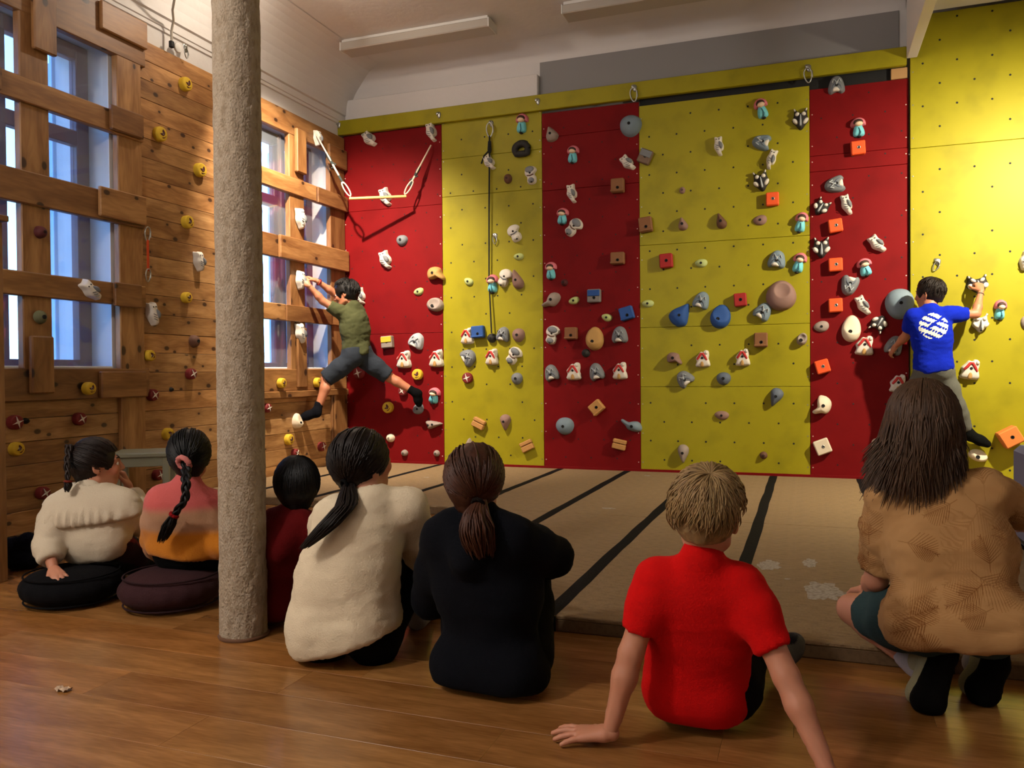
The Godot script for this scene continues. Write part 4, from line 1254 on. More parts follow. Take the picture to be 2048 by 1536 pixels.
	["disc", 1, Vector3(-4.400, 0.874, -6.041), Vector2(0.090, 0.090), 0, "yellow", "left of two: round yellow hold on the second window frame", "round yellow holds"],
	["disc", 1, Vector3(-4.400, 0.871, -6.602), Vector2(0.092, 0.092), 0, "yellow", "right of two: round yellow hold on the second window frame", "round yellow holds"],
	["disc", 1, Vector3(-4.430, 0.660, -5.871), Vector2(0.080, 0.080), 0, "redcross", "topmost round red and white hold on the planks below the second window", "round red and white holds"],
	["bowl", 1, Vector3(-4.430, 0.521, -6.317), Vector2(0.118, 0.147), 0, "ivory", "large dished ivory hold on the planks below the second window", "large dished ivory holds"],
	["disc", 1, Vector3(-4.430, 0.361, -6.183), Vector2(0.100, 0.100), 0, "yellow", "topmost round yellow hold on the planks below the second window", "round yellow holds"],
	["disc", 1, Vector3(-4.430, 0.231, -6.272), Vector2(0.076, 0.076), 40, "redcross", "lowest round red and white hold on the planks below the second window", "round red and white holds"],
	["disc", 1, Vector3(-4.430, 0.252, -6.703), Vector2(0.089, 0.089), 0, "redcross", "round red and white hold on the planks below the second window, second from the top", "round red and white holds"],
	["disc", 1, Vector3(-4.430, 0.245, -6.950), Vector2(0.091, 0.091), 0, "yellow", "lowest round yellow hold on the planks below the second window", "round yellow holds"],
]

const HUE := {
	"white": Color(0.80, 0.77, 0.72), "grey": Color(0.42, 0.43, 0.44), "tan": Color(0.66, 0.50, 0.27), "green": Color(0.66, 0.70, 0.44), "stone": Color(0.55, 0.49, 0.45),
	"yellowtop": Color(0.52, 0.47, 0.42), "pale": Color(0.62, 0.64, 0.65), "redcross": Color(0.42, 0.05, 0.05), "yellow": Color(0.78, 0.64, 0.12), "ivory": Color(0.82, 0.76, 0.66),
	"dark": Color(0.10, 0.09, 0.075), "brown": Color(0.36, 0.23, 0.16), "greywhite": Color(0.46, 0.47, 0.49), "mauve": Color(0.50, 0.38, 0.34), "blue": Color(0.10, 0.27, 0.52),
	"bluegrey": Color(0.42, 0.48, 0.52), "woodbrown": Color(0.47, 0.30, 0.16), "bluetop": Color(0.45, 0.42, 0.40), "darkred": Color(0.28, 0.04, 0.05), "wood": Color(0.68, 0.49, 0.26),
	"orange": Color(0.86, 0.30, 0.07), "greytop": Color(0.42, 0.33, 0.26), "red": Color(0.58, 0.07, 0.06), "slate": Color(0.32, 0.35, 0.40), "orangewood": Color(0.80, 0.45, 0.18),
	"dress": Color(0.42, 0.74, 0.78), "dressdark": Color(0.12, 0.34, 0.40), "hair": Color(0.22, 0.12, 0.08), "cream": Color(0.86, 0.74, 0.62), "roofred": Color(0.70, 0.14, 0.13), "olive": Color(0.36, 0.36, 0.24), "blackwhite": Color(0.12, 0.10, 0.10), "pink": Color(0.78, 0.42, 0.46)}

var hmats := {}
func hue(k: String, rough := 0.75) -> StandardMaterial3D:
	if not hmats.has(k):
		var m := mat(HUE[k] if HUE.has(k) else Color(k), rough)
		m.normal_enabled = true
		m.normal_texture = M.grit_n
		m.normal_scale = 0.35
		tri(m, Vector3.ONE * 9.0)
		hmats[k] = m
	return hmats[k]

func ell(cx: float, cy: float, rx: float, ry: float, turn := 0.0, n := 22) -> PackedVector2Array:
	var o := PackedVector2Array()
	for i in n:
		var p := Vector2(cos(TAU * i / n) * rx, sin(TAU * i / n) * ry).rotated(turn)
		o.append(p + Vector2(cx, cy))
	return o

func relief(o: PackedVector2Array, h: float, z0 := 0.0, power := 2.2, dish := 0.0, dat := Vector2.ZERO, dr := 0.6, lean := Vector2.ZERO) -> ArrayMesh:
	var s := Soup.new()
	add_relief(s, o, h, 14 if dish > 0.0 else 8, power, dish, dat, dr, Color.WHITE, z0, lean)
	return s.done()

func plate(o: PackedVector2Array, z0: float, z1: float, bevel := 0.15) -> ArrayMesh:
	var s := Soup.new()
	add_plate(s, o, z0, z1, bevel)
	return s.done()

func bolt(t: Node3D, at: Vector3, r := 0.010, steel := false) -> void:
	var m := lathe([Vector2(r * 1.35, -0.004), Vector2(r * 1.35, 0.001), Vector2(r * 0.85, 0.0015), Vector2(r * 0.7, -0.001), Vector2(0.0005, -0.001)], 14)
	part("bolt", m, M.steel if steel else M.plug, t, at, Basis(Vector3.RIGHT, PI / 2))

func build_holds() -> void:
	M.grit_n = noise_tex(0.25, [], 256, true, 2.0, 77, 3)
	for h in HOLDS:
		var b := Basis(Vector3.BACK, deg_to_rad(h[4]))
		if h[1] == 1:
			b = Basis(Vector3.UP, PI / 2) * b
		var called: String = {"wolf": "animal_hold", "girl": "girl_hold", "badger": "badger_hold", "face": "face_hold", "house": "house_hold", "bear": "animal_hold", "disc": "emblem_hold", "cube": "block_hold", "block": "block_hold"}.get(h[0], "climbing_hold")
		var t := thing(called, h[6], "climbing hold", h[2], b, h[7])
		make_hold(t, h[0], h[3].x, h[3].y, h[5])

func make_hold(t: Node3D, kind: String, w: float, h: float, c: String) -> void:
	var base := hue(c)
	match kind:
		"wolf":
			var o := scaled(smooth([Vector2(-0.42, 0.48), Vector2(-0.05, 0.46), Vector2(0.32, 0.5), Vector2(0.34, 0.24), Vector2(0.5, 0.02), Vector2(0.44, -0.2), Vector2(0.2, -0.28), Vector2(0.38, -0.46), Vector2(0.05, -0.5), Vector2(-0.16, -0.34), Vector2(-0.46, -0.06), Vector2(-0.4, 0.22)]), w, h)
			part("body", relief(o, 0.062, 0.0, 3.0), base, t)
			part("dark_flank", relief(scaled(smooth([Vector2(0.06, 0.2), Vector2(0.34, 0.12), Vector2(0.46, -0.04), Vector2(0.34, -0.2), Vector2(0.1, -0.1)]), w, h), 0.024, 0.052), hue("grey"), t)
			for k in 3:
				part("fur_line", tube([Vector3(-0.25 * w, (0.02 - k * 0.1) * h, 0.060), Vector3(-0.05 * w, (-0.04 - k * 0.1) * h, 0.064), Vector3(0.1 * w, (-0.06 - k * 0.1) * h, 0.058)], [0.0028], 5), hue("grey"), t)
			for k in [-0.18, 0.08]:
				part("eye", relief(ell(k * w, 0.3 * h, 0.055 * w, 0.03 * h, 0.0, 10), 0.006, 0.058), hue("dark"), t)
		"girl":
			part("body", relief(scaled(smooth([Vector2(-0.36, -0.14), Vector2(-0.3, -0.42), Vector2(0.3, -0.42), Vector2(0.36, -0.14), Vector2(0.15, 0.2), Vector2(-0.15, 0.2)]), w, h), 0.05), hue("dress", 0.7), t)
			part("hood", relief(scaled(smooth([Vector2(-0.5, 0.14), Vector2(-0.42, 0.36), Vector2(-0.12, 0.5), Vector2(0.2, 0.49), Vector2(0.46, 0.34), Vector2(0.5, 0.12), Vector2(0.3, 0.08), Vector2(-0.3, 0.04)]), w, h), 0.055), base, t)
			part("hair", relief(ell(0.0, 0.22 * h, 0.32 * w, 0.16 * h), 0.026, 0.046), hue("hair"), t)
			part("face", relief(ell(0.02 * w, 0.13 * h, 0.27 * w, 0.12 * h), 0.032, 0.05), hue("cream"), t)
			part("dress_fold", tube([Vector3(0, -0.05 * h, 0.05), Vector3(0.01, -0.3 * h, 0.053), Vector3(0, -0.44 * h, 0.035)], [0.004], 6), hue("dressdark"), t)
			part("feet", relief(ell(0, -0.46 * h, 0.15 * w, 0.055 * h), 0.04), hue("dark"), t)
		"badger":
			part("head", relief(scaled(smooth([Vector2(-0.4, 0.5), Vector2(-0.26, 0.34), Vector2(0.0, 0.26), Vector2(0.26, 0.34), Vector2(0.4, 0.5), Vector2(0.42, 0.18), Vector2(0.5, -0.12), Vector2(0.3, -0.3), Vector2(0.09, -0.5), Vector2(-0.09, -0.5), Vector2(-0.3, -0.3), Vector2(-0.5, -0.12), Vector2(-0.42, 0.18)], 3), w, h), 0.05, 0.0, 3.0), base, t)
			for k in [-1.0, 1.0]:
				part("eye_patch", relief(ell(k * 0.2 * w, 0.17 * h, 0.13 * w, 0.1 * h, k * 0.7), 0.02, 0.043), hue("white"), t)
				part("cheek", relief(ell(k * 0.32 * w, -0.15 * h, 0.13 * w, 0.17 * h, -k * 0.7), 0.022, 0.036), hue("white"), t)
				part("ear", relief(ell(k * 0.36 * w, 0.38 * h, 0.05 * w, 0.08 * h, k * -0.4), 0.016, 0.03), hue("white"), t)
			part("muzzle", relief(scaled(smooth([Vector2(-0.03, 0.12), Vector2(0.03, 0.12), Vector2(0.07, -0.3), Vector2(0.0, -0.4), Vector2(-0.07, -0.3)]), w, h), 0.028, 0.046), hue("pale"), t)
			part("nose", relief(ell(0, -0.43 * h, 0.07 * w, 0.05 * h), 0.024, 0.045), hue("dark"), t)
		"face":
			var o := scaled(smooth([Vector2(0, 0.5), Vector2(0.3, 0.36), Vector2(0.46, 0.0), Vector2(0.5, -0.36), Vector2(0.3, -0.5), Vector2(0.08, -0.4), Vector2(-0.12, -0.42), Vector2(-0.36, -0.5), Vector2(-0.5, -0.3), Vector2(-0.44, 0.08), Vector2(-0.28, 0.38)]), w, h)
			part("body", relief(o, 0.06, 0.0, 2.6), base, t)
			part("white_patch", relief(scaled(smooth([Vector2(-0.2, -0.16), Vector2(0.1, -0.2), Vector2(0.2, -0.4), Vector2(-0.06, -0.42), Vector2(-0.26, -0.38)]), w, h), 0.026, 0.036), hue("white"), t)
			for k in [-1.0, 1.0]:
				part("brow", tube([Vector3(k * 0.04 * w, 0.06 * h, 0.064), Vector3(k * 0.16 * w, 0.24 * h, 0.061), Vector3(k * 0.25 * w, 0.06 * h, 0.056)], [0.005], 6), hue("pale"), t)
				part("cheek_line", tube([Vector3(k * 0.05 * w, -0.02 * h, 0.064), Vector3(k * 0.2 * w, -0.14 * h, 0.058), Vector3(k * 0.28 * w, -0.3 * h, 0.05)], [0.0045], 6), hue("slate"), t)
			part("nose", relief(ell(0, 0.02 * h, 0.07 * w, 0.12 * h), 0.022, 0.05), hue("pale"), t)
			bolt(t, Vector3(0, -0.1 * h, 0.062), 0.009)
		"house":
			var o := scaled(smooth([Vector2(-0.46, -0.5), Vector2(0.46, -0.5), Vector2(0.5, -0.2), Vector2(0.42, -0.02), Vector2(0.46, 0.2), Vector2(0.4, 0.46), Vector2(0.16, 0.5), Vector2(0.06, 0.4), Vector2(-0.14, 0.42), Vector2(-0.3, 0.24), Vector2(-0.5, 0.02), Vector2(-0.42, -0.2)], 3), w, h)
			part("body", relief(o, 0.055, 0.0, 3.6), base, t)
			var s := Soup.new()
			add_tube(s, PackedVector3Array([Vector3(-0.36 * w, -0.06 * h, 0.05), Vector3(-0.22 * w, 0.1 * h, 0.055), Vector3(-0.08 * w, 0.29 * h, 0.055), Vector3(0.05 * w, 0.29 * h, 0.055), Vector3(0.2 * w, 0.1 * h, 0.055), Vector3(0.33 * w, -0.1 * h, 0.05)]), [0.009, 0.011, 0.011, 0.011, 0.011, 0.008], 8)
			part("roof", s.done(), hue("roofred"), t)
			part("door", relief(scaled(smooth([Vector2(-0.1, -0.48), Vector2(0.1, -0.48), Vector2(0.1, -0.26), Vector2(0.0, -0.16), Vector2(-0.1, -0.26)], 3), w, h), 0.014, 0.048, 3.0), hue("tan"), t)
			part("chimney", relief(ell(0.3 * w, 0.34 * h, 0.1 * w, 0.1 * h), 0.018, 0.05), base, t)
			bolt(t, Vector3(0, 0.03 * h, 0.057), 0.008)
		"bear":
			var o := scaled(smooth([Vector2(-0.1, 0.5), Vector2(0.3, 0.44), Vector2(0.48, 0.22), Vector2(0.26, 0.02), Vector2(0.36, -0.14), Vector2(0.3, -0.42), Vector2(-0.02, -0.5), Vector2(-0.36, -0.4), Vector2(-0.34, -0.1), Vector2(-0.5, 0.1), Vector2(-0.42, 0.36)]), w, h)
			part("body", relief(o, 0.05, 0.0, 2.6), hue("white"), t)
			if c != "white":
				part("back", relief(ell(-0.02 * w, 0.27 * h, 0.36 * w, 0.18 * h), 0.03, 0.038), base, t)
				part("head", relief(ell(0.0, -0.3 * h, 0.24 * w, 0.15 * h), 0.028, 0.04), base, t)
			else:
				part("head", relief(ell(0.0, -0.3 * h, 0.22 * w, 0.14 * h), 0.028, 0.038), base, t)
			part("collar", tube([Vector3(-0.26 * w, -0.02 * h, 0.045), Vector3(0, -0.07 * h, 0.056), Vector3(0.24 * w, -0.02 * h, 0.045)], [0.006], 6), hue("brown" if c != "white" else "grey"), t)
			part("nose", relief(ell(0.04 * w, -0.42 * h, 0.07 * w, 0.045 * h), 0.018, 0.05), hue("dark"), t)
			bolt(t, Vector3(0, 0.08 * h, 0.053), 0.007)
		"cube":
			var d := 0.062
			if c == "orangewood":
				d = 0.13
			part("body", box(Vector3(w, h, d), 0.008), base, t, Vector3(0, 0, d * 0.5))
			if c in ["bluetop", "yellowtop", "greytop"]:
				part("painted_top", box(Vector3(w * 0.92, h * 0.46, 0.012), 0.004), hue({"bluetop": "blue", "yellowtop": "yellow", "greytop": "grey"}[c]), t, Vector3(0, h * 0.2, d + 0.001))
			if c in ["blue", "woodbrown", "wood"]:
				part("lip", box(Vector3(w, h * 0.16, 0.02), 0.005), base, t, Vector3(0, -h * 0.38, d + 0.004))
			bolt(t, Vector3(0.04 * w, -0.16 * h if c in ["blue", "woodbrown", "bluetop"] else 0.0, d + 0.001), 0.010, c in ["orange", "ivory"])
		"block":
			part("body", box(Vector3(w, h * 0.52, 0.05), 0.006), base, t, Vector3(0, -h * 0.24, 0.025))
			part("body", box(Vector3(w, h * 0.36, 0.05), 0.006), base, t, Vector3(0, h * 0.26, 0.025))
			part("core", box(Vector3(w * 0.9, h * 0.3, 0.03), 0.003), hue("woodbrown"), t, Vector3(0, h * 0.05, 0.015))
			bolt(t, Vector3(-0.05 * w, 0.06 * h, 0.034), 0.011)
		"disc":
			var r := w * 0.5
			var m := lathe([Vector2(r * 0.98, 0.0), Vector2(r, 0.006), Vector2(r, 0.032), Vector2(r * 0.93, 0.042), Vector2(r * 0.8, 0.046), Vector2(r * 0.4, 0.047), Vector2(0.001, 0.047)], 28)
			part("body", m, base, t, Vector3.ZERO, Basis(Vector3.RIGHT, PI / 2))
			if c == "redcross":
				for k in 4:
					part("ray", plate(PackedVector2Array([Vector2(-0.15 * r, 0.1 * r), Vector2(0.0, -0.02 * r), Vector2(0.15 * r, 0.1 * r), Vector2(0.05 * r, 0.5 * r), Vector2(0, 0.86 * r), Vector2(-0.05 * r, 0.5 * r)]), 0.044, 0.052), hue("white"), t, Vector3.ZERO, Basis(Vector3.BACK, PI / 2 * k + 0.3))
			else:
				part("mark", plate(scaled(smooth([Vector2(-0.5, 0.1), Vector2(-0.1, 0.0), Vector2(0.1, 0.45), Vector2(0.3, 0.5), Vector2(0.4, 0.0), Vector2(0.0, -0.3)], 3), r, r), 0.044, 0.051), hue("darkred"), t)
				part("mark", plate(scaled(smooth([Vector2(-0.3, -0.45), Vector2(0.3, -0.5), Vector2(0.5, -0.35), Vector2(0.0, -0.62)], 3), r, r), 0.044, 0.050), hue("darkred"), t)
			bolt(t, Vector3(0, 0, 0.050), 0.007, c == "yellow")
		"dome":
			var hh := minf(w, h) * 0.5
			part("body", relief(ring_outline(func(a): return Vector2(cos(a) * w, sin(a) * h) * 0.5 * (1.0 + 0.03 * sin(a * 3.0))), hh, 0.0, 2.0), base, t)
			bolt(t, Vector3(0, 0, hh + 0.001), 0.010)
		"oval":
			part("body", relief(ring_outline(func(a): return Vector2(cos(a) * w * (0.5 + 0.05 * sin(a)), sin(a) * h * (0.5 + 0.06 * cos(a)))), 0.034, 0.0, 2.0), base, t)
			bolt(t, Vector3(0.0, 0, 0.035), 0.008)
		"tear":
			var o := scaled(smooth([Vector2(0, 0.5), Vector2(0.2, 0.3), Vector2(0.42, -0.05), Vector2(0.48, -0.28), Vector2(0.26, -0.48), Vector2(-0.14, -0.5), Vector2(-0.46, -0.34), Vector2(-0.46, -0.06), Vector2(-0.24, 0.24)]), w, h)
			part("body", relief(o, 0.055 + 0.12 * w, 0.0, 2.1), base, t)
			bolt(t, Vector3(0.0, -0.07 * h, 0.056 + 0.12 * w), 0.009)
		"comma":
			var o := scaled(smooth([Vector2(-0.3, 0.36), Vector2(0.0, 0.48), Vector2(0.22, 0.3), Vector2(0.5, 0.16), Vector2(0.52, -0.02), Vector2(0.2, -0.06), Vector2(0.0, -0.34), Vector2(-0.24, -0.5), Vector2(-0.48, -0.24), Vector2(-0.5, 0.1)]), w, h)
			part("body", relief(o, 0.085, 0.0, 2.2, 0.0, Vector2.ZERO, 0.6, Vector2(0.012, 0.0)), base, t)
			bolt(t, Vector3(-0.08 * w, 0.02 * h, 0.087), 0.010)
		"cup", "bowl":
			var deep := 0.55 if kind == "cup" else 0.34
			var hh := 0.07 if kind == "cup" else 0.05 + 0.18 * w
			var dat := Vector2(0, 0.16) if kind == "cup" else Vector2(0.1, 0.32)
			var rr := 0.62 if kind == "cup" else (0.5 if c == "mauve" else 0.75)
			part("body", relief(ring_outline(func(a): return Vector2(cos(a) * w * (0.5 - 0.05 * sin(a)), sin(a) * h * 0.5), 44), hh, 0.0, 2.4, deep, dat, rr), base, t)
			bolt(t, Vector3(-0.06 * w, -0.12 * h, hh * 0.9), 0.011)
		"wedge":
			part("body", relief(scaled(smooth([Vector2(-0.5, 0.5), Vector2(0.5, 0.22), Vector2(0.1, -0.2), Vector2(-0.34, -0.5), Vector2(-0.44, -0.1)], 4), w, h), 0.07, 0.0, 2.8), base, t)
			part("pocket", relief(ell(-0.28 * w, 0.0, 0.1 * w, 0.22 * h), 0.012, 0.058), M.plug, t)
			bolt(t, Vector3(-0.02 * w, 0.08 * h, 0.071), 0.008)
		"ball", "knob":
			var hh := w * 0.62
			part("body", relief(ring_outline(func(a): return Vector2(cos(a) * w, sin(a) * h) * 0.5), hh, 0.0, 2.0), base, t)
			bolt(t, Vector3(0, 0, hh), 0.007)
		"arch":
			var s := Soup.new()
			var pts := PackedVector3Array()
			for i in 25:
				var a := TAU * i / 24.0
				var q := Vector2(cos(a) * 0.33 * w, sin(a) * 0.30 * h - 0.05 * h)
				if sin(a) < -0.5:
					q.y = -0.3 * h
				pts.append(Vector3(q.x, q.y, 0.03))
			add_tube(s, pts, [0.03], 12, Color.WHITE, false)
			part("loop", s.done(), base, t)
			part("mount", relief(ell(0, 0.34 * h, 0.3 * w, 0.14 * h), 0.045), base, t)
			bolt(t, Vector3(0, 0.3 * h, 0.058), 0.008)

# ------------------------------------------------------------------ loose things and fittings
func rope_mat(c: Color) -> StandardMaterial3D:
	var m := mat(c, 0.9)
	m.normal_enabled = true
	m.normal_texture = M.weave_n
	m.normal_scale = 0.8
	return tri(m, Vector3.ONE * 20.0)

# an oval steel snap link hanging in the wall plane, with its gate
func snap_link(t: Node3D, at: Vector3, h: float, m: Material, turn := 0.0) -> void:
	var s := Soup.new()
	var pts := PackedVector3Array()
	for i in 29:
		var a := TAU * i / 28.0
		pts.append(Vector3(cos(a) * h * (0.24 + 0.05 * sin(a)), sin(a) * h * 0.5, 0.004 * sin(a)))
	add_tube(s, pts, [h * 0.05], 8, Color.WHITE, false)
	part("link", s.done(), m, t, at, Basis(Vector3.BACK, turn))
	part("gate", tube([Vector3(0.25 * h, -0.2 * h, 0), Vector3(0.27 * h, 0.25 * h, 0)], [h * 0.065], 8), m, t, at, Basis(Vector3.BACK, turn))

func hanger(t: Node3D, at: Vector3) -> void:
	part("hanger_plate", relief(scaled(smooth([Vector2(-0.5, 0.4), Vector2(0.1, 0.5), Vector2(0.5, 0.2), Vector2(0.3, -0.5), Vector2(-0.1, -0.45)]), 0.05, 0.06), 0.012), M.steel, t, at)
	part("bolt_head", lathe([Vector2(0.013, 0.0), Vector2(0.013, 0.01), Vector2(0.009, 0.014), Vector2(0.001, 0.014)], 6), M.steel, t, at + Vector3(-0.008, 0.008, 0.01), Basis(Vector3.RIGHT, PI / 2))

func build_props() -> void:
	# round stuccoed column
	var rows := []
	var hts := 190
	for i in hts + 1:
		var y := CEIL * i / hts
		var row := PackedVector3Array()
		for j in 72:
			var a := TAU * j / 72.0
			var r := 0.0825 + 0.0028 * noise.get_noise_3d(cos(a) * 260.0, y * 1500.0, sin(a) * 260.0) + 0.0035 * noise.get_noise_3d(cos(a) * 90.0, y * 420.0 + 70.0, sin(a) * 90.0)
			r += 0.003 * smoothstep(1.2, 0.2, y) * noise.get_noise_3d(cos(a) * 300.0, y * 2600.0, sin(a) * 300.0 + 40.0)
			row.append(Vector3(cos(a) * r, y, -sin(a) * r))
		rows.append(row)
	var ps := Soup.new()
	ps.grid(rows, true, Color.WHITE, true)
	var pm := mat(Color(0.62, 0.57, 0.50), 0.9)
	pm.albedo_texture = noise_tex(0.03, [[0.0, Color(0.80, 0.76, 0.70)], [0.5, Color(0.97, 0.95, 0.92)], [1.0, Color(1, 1, 1)]], 256, false, 1, 61, 4)
	pm.normal_enabled = true
	pm.normal_texture = noise_tex(0.12, [], 256, true, 4.0, 62, 4)
	pm.normal_scale = 0.8
	tri(pm, Vector3(4, 2.2, 4))
	var pil := thing("pillar", "rough stuccoed cream pillar standing among the seated children", "pillar", Vector3(-1.935, 0, -2.425))
	part("shaft", ps.done(), pm, pil)
	part("foot_ring", lathe([Vector2(0.088, 0.0), Vector2(0.091, 0.006), Vector2(0.086, 0.012), Vector2(0.08, 0.013)], 40, 0.02), mat(Color(0.35, 0.22, 0.12), 0.8), pil)
	# two unlit tube fittings on the ceiling
	var fa: Vector3 = Vector3(-4.029, 3.920, -6.496)
	var fb: Vector3 = Vector3(-2.564, 3.920, -6.445)
	var fc: Vector3 = Vector3(-4.016, 3.920, -6.691)
	for k in 2:
		var x0 := fa.x if k == 0 else fa.x + 2.12
		var len := fb.x - fa.x
		var wd := absf(fc.z - fa.z)
		var t := thing("ceiling_fitting", ["unlit white tube light fitting on the ceiling, above the trapeze side", "unlit white tube light fitting cut off by the top edge, right of the whole one"][k], "lamp", Vector3(x0 + len * 0.5, 3.92, fa.z - wd * 0.5), Basis(), "unlit tube fittings")
		var dm := mat(Color(0.66, 0.63, 0.59), 0.35)
		part("diffuser", box(Vector3(len, 0.075, wd), 0.008), dm, t, Vector3(0, 0.0375, 0))
		part("housing", box(Vector3(len - 0.02, 0.03, wd - 0.02), 0.003), M.white, t, Vector3(0, 0.086, 0))
		for e in [-1.0, 1.0]:
			part("end_cap", box(Vector3(0.012, 0.08, wd + 0.006), 0.003), M.white, t, Vector3(e * len * 0.5, 0.0375, 0))
	# trapeze across the corner
	var p1: Vector3 = Vector3(-4.350, 3.213, -6.577)
	var p2: Vector3 = Vector3(-3.410, 3.151, -7.110)
	var b1: Vector3 = Vector3(-4.070, 2.616, -6.736)
	var b2: Vector3 = Vector3(-3.639, 2.649, -6.980)
	var tz := thing("trapeze", "wooden trapeze bar hung on two pale ropes across the corner", "trapeze", (b1 + b2) * 0.5)
	var o := tz.position
	var along := (b2 - b1).normalized()
	part("bar", tube([b1 - along * 0.02 - o, b2 + along * 0.02 - o], [0.0135], 14), mat(Color(0.80, 0.62, 0.36), 0.5), tz)
	var rm := rope_mat(Color(0.78, 0.70, 0.62))
	var dk := rope_mat(Color(0.16, 0.20, 0.19))
	for k in 2:
		var top: Vector3 = (p1 if k == 0 else p2) - o
		var bot: Vector3 = (b1 if k == 0 else b2) - o
		var up := (top - bot).normalized()
		var sd := up.cross(along).normalized()
		var mid := bot + (top - bot) * (0.62 if k == 0 else 0.5)
		var s := Soup.new()
		add_tube(s, PackedVector3Array([top, mid + sd * 0.022, mid - up * 0.03]), [0.0075], 7)
		add_tube(s, PackedVector3Array([top + sd * 0.01, mid - sd * 0.022, mid - up * 0.03]), [0.0075], 7)
		add_tube(s, PackedVector3Array([mid, bot + up * 0.16]), [0.0095], 8)
		# end loop round the bar
		var lp := PackedVector3Array()
		for i in 17:
			var a := TAU * i / 16.0
			lp.append(bot + up * (0.1 + cos(a) * 0.075) + along * sin(a) * 0.022)
		add_tube(s, lp, [0.007], 7, Color.WHITE, false)
		add_tube(s, PackedVector3Array([bot + up * 0.03, bot - up * 0.0]), [0.004], 6)
		part("rope", s.done(), rm, tz)
		part("knot", tube([mid + up * 0.05, mid + up * 0.01 + sd * 0.008, mid - up * 0.06], [0.012, 0.018, 0.011], 9), dk, tz)
		part("cord_end", tube([mid - up * 0.03, mid - up * 0.06 + along * 0.03, mid - up * 0.10 - along * 0.03], [0.006], 6), dk, tz)
		part("whipping", tube([bot + (mid - bot) * 0.42, bot + (mid - bot) * 0.58], [0.0105], 9), dk, tz)
	# hanging black rope on the narrow yellow panel
	var hr := thing("hanging_rope", "thin black rope hanging from a snap link on the narrow yellow panel", "rope", Vector3(-2.813, 3.279, -7.150))
	o = hr.position
	hanger(hr, Vector3(0.0, 0.03, -0.03))
	snap_link(hr, Vector3(0.0, -0.04, 0.01), 0.13, M.steel)
	var black := rope_mat(Color(0.05, 0.055, 0.05))
	var q1: Vector3 = Vector3(-2.815, 3.182, -7.140)
	var q2: Vector3 = Vector3(-2.816, 3.051, -7.140)
	var q3: Vector3 = Vector3(-2.826, 2.487, -7.140)
	var q4: Vector3 = Vector3(-2.834, 1.828, -7.145)
	var q5: Vector3 = Vector3(-2.805, 1.325, -7.125)
	part("rope", tube([q1 - o, q2 - o, q3 - o, q4 - o, q5 - o], [0.009, 0.009, 0.0075], 8), black, hr)
	part("knot", tube([q1 - o + Vector3(0, -0.05, 0), q2 - o, q2 - o + Vector3(0, -0.03, 0)], [0.015, 0.02, 0.012], 9), black, hr)
	part("tail", tube([q2 - o, q2 - o + Vector3(-0.05, -0.05, 0.01), q2 - o + Vector3(-0.085, -0.12, 0)], [0.008], 7), black, hr)
	part("knot", tube([q4 - o + Vector3(0, 0.03, 0), q4 - o, q4 - o + Vector3(0, -0.02, 0)], [0.009, 0.014, 0.009], 8), black, hr)
	var hk := thing("snap_link", "small steel snap link half way down the narrow yellow panel", "snap link", Vector3(-2.781, 2.214, -7.160))
	hanger(hk, Vector3(0, 0.03, -0.02))
	snap_link(hk, Vector3(0.004, -0.01, 0.008), 0.075, M.steel)
	# hangers and snap links along the top beam
	var hp := [Vector3(-4.448, 3.465, -7.128), Vector3(-3.336, 3.436, -7.128), Vector3(-2.333, 3.444, -7.128), Vector3(-1.436, 3.453, -7.128), Vector3(0.006, 3.433, -7.128)]
	for i in 5:
		var hn: String = ["at the left end of the top beam", "above the first joint between red and yellow panels", "above the joint of yellow and middle red panels", "with snap link above the blue-grey dome hold", "with large open snap link above the right red panel"][i]
		var t := thing("bolt_hanger", "steel bolt hanger %s" % hn, "hanger", hp[i], Basis(), "bolt hangers on the top beam")
		hanger(t, Vector3.ZERO)
		if i >= 3:
			snap_link(t, Vector3(0, -0.065, 0.02), 0.12, M.steel, 0.1)
	var rg := thing("bolt_hanger", "steel ring hanger above the head of the blue climber", "hanger", Vector3(0.958, 1.793, -7.148))
	hanger(rg, Vector3.ZERO)
	snap_link(rg, Vector3(-0.012, -0.035, 0.014), 0.075, M.steel, -0.4)
	# orange sling by the grid frame
	var sl := thing("quickdraw", "orange sling with snap links hanging beside the first window frame", "sling", Vector3(-4.390, 1.968, -4.511), Basis(Vector3.UP, PI / 2))
	snap_link(sl, Vector3(0, -0.02, 0.01), 0.10, M.steel)
	part("strap", box(Vector3(0.02, 0.22, 0.006), 0.002), rope_mat(Color(0.72, 0.24, 0.04)), sl, Vector3(0, -0.17, 0.01))
	snap_link(sl, Vector3(0, -0.31, 0.01), 0.09, M.steel)
	# cable, junction box and snap link on the cornice
	var cb := thing("cable", "thin grey cable dropping from the ceiling to the top of the planks", "cable", Vector3(-4.390, 3.378, -4.777))
	o = cb.position
	part("wire", tube([Vector3(-4.200, 3.673, -4.621) - o, Vector3(-4.300, 3.585, -4.694) - o, Vector3(-4.360, 3.553, -4.768) - o, Vector3(-4.400, 3.487, -4.790) - o, Vector3(-4.400, 3.377, -4.788) - o], [0.009], 8), mat(Color(0.62, 0.58, 0.52), 0.6), cb)
	part("plug", box(Vector3(0.03, 0.05, 0.035), 0.006), M.dark, cb, Vector3(0.0, 0.005, 0.0))
	var lamp := thing("round_socket", "small pale round socket above the planks beside the cable", "socket", Vector3(-4.410, 3.388, -4.854), Basis(Vector3.UP, PI / 2))
	part("cover", lathe([Vector2(0.036, 0.0), Vector2(0.036, 0.012), Vector2(0.03, 0.018), Vector2(0.001, 0.019)], 24), M.white, lamp, Vector3.ZERO, Basis(Vector3.RIGHT, PI / 2))
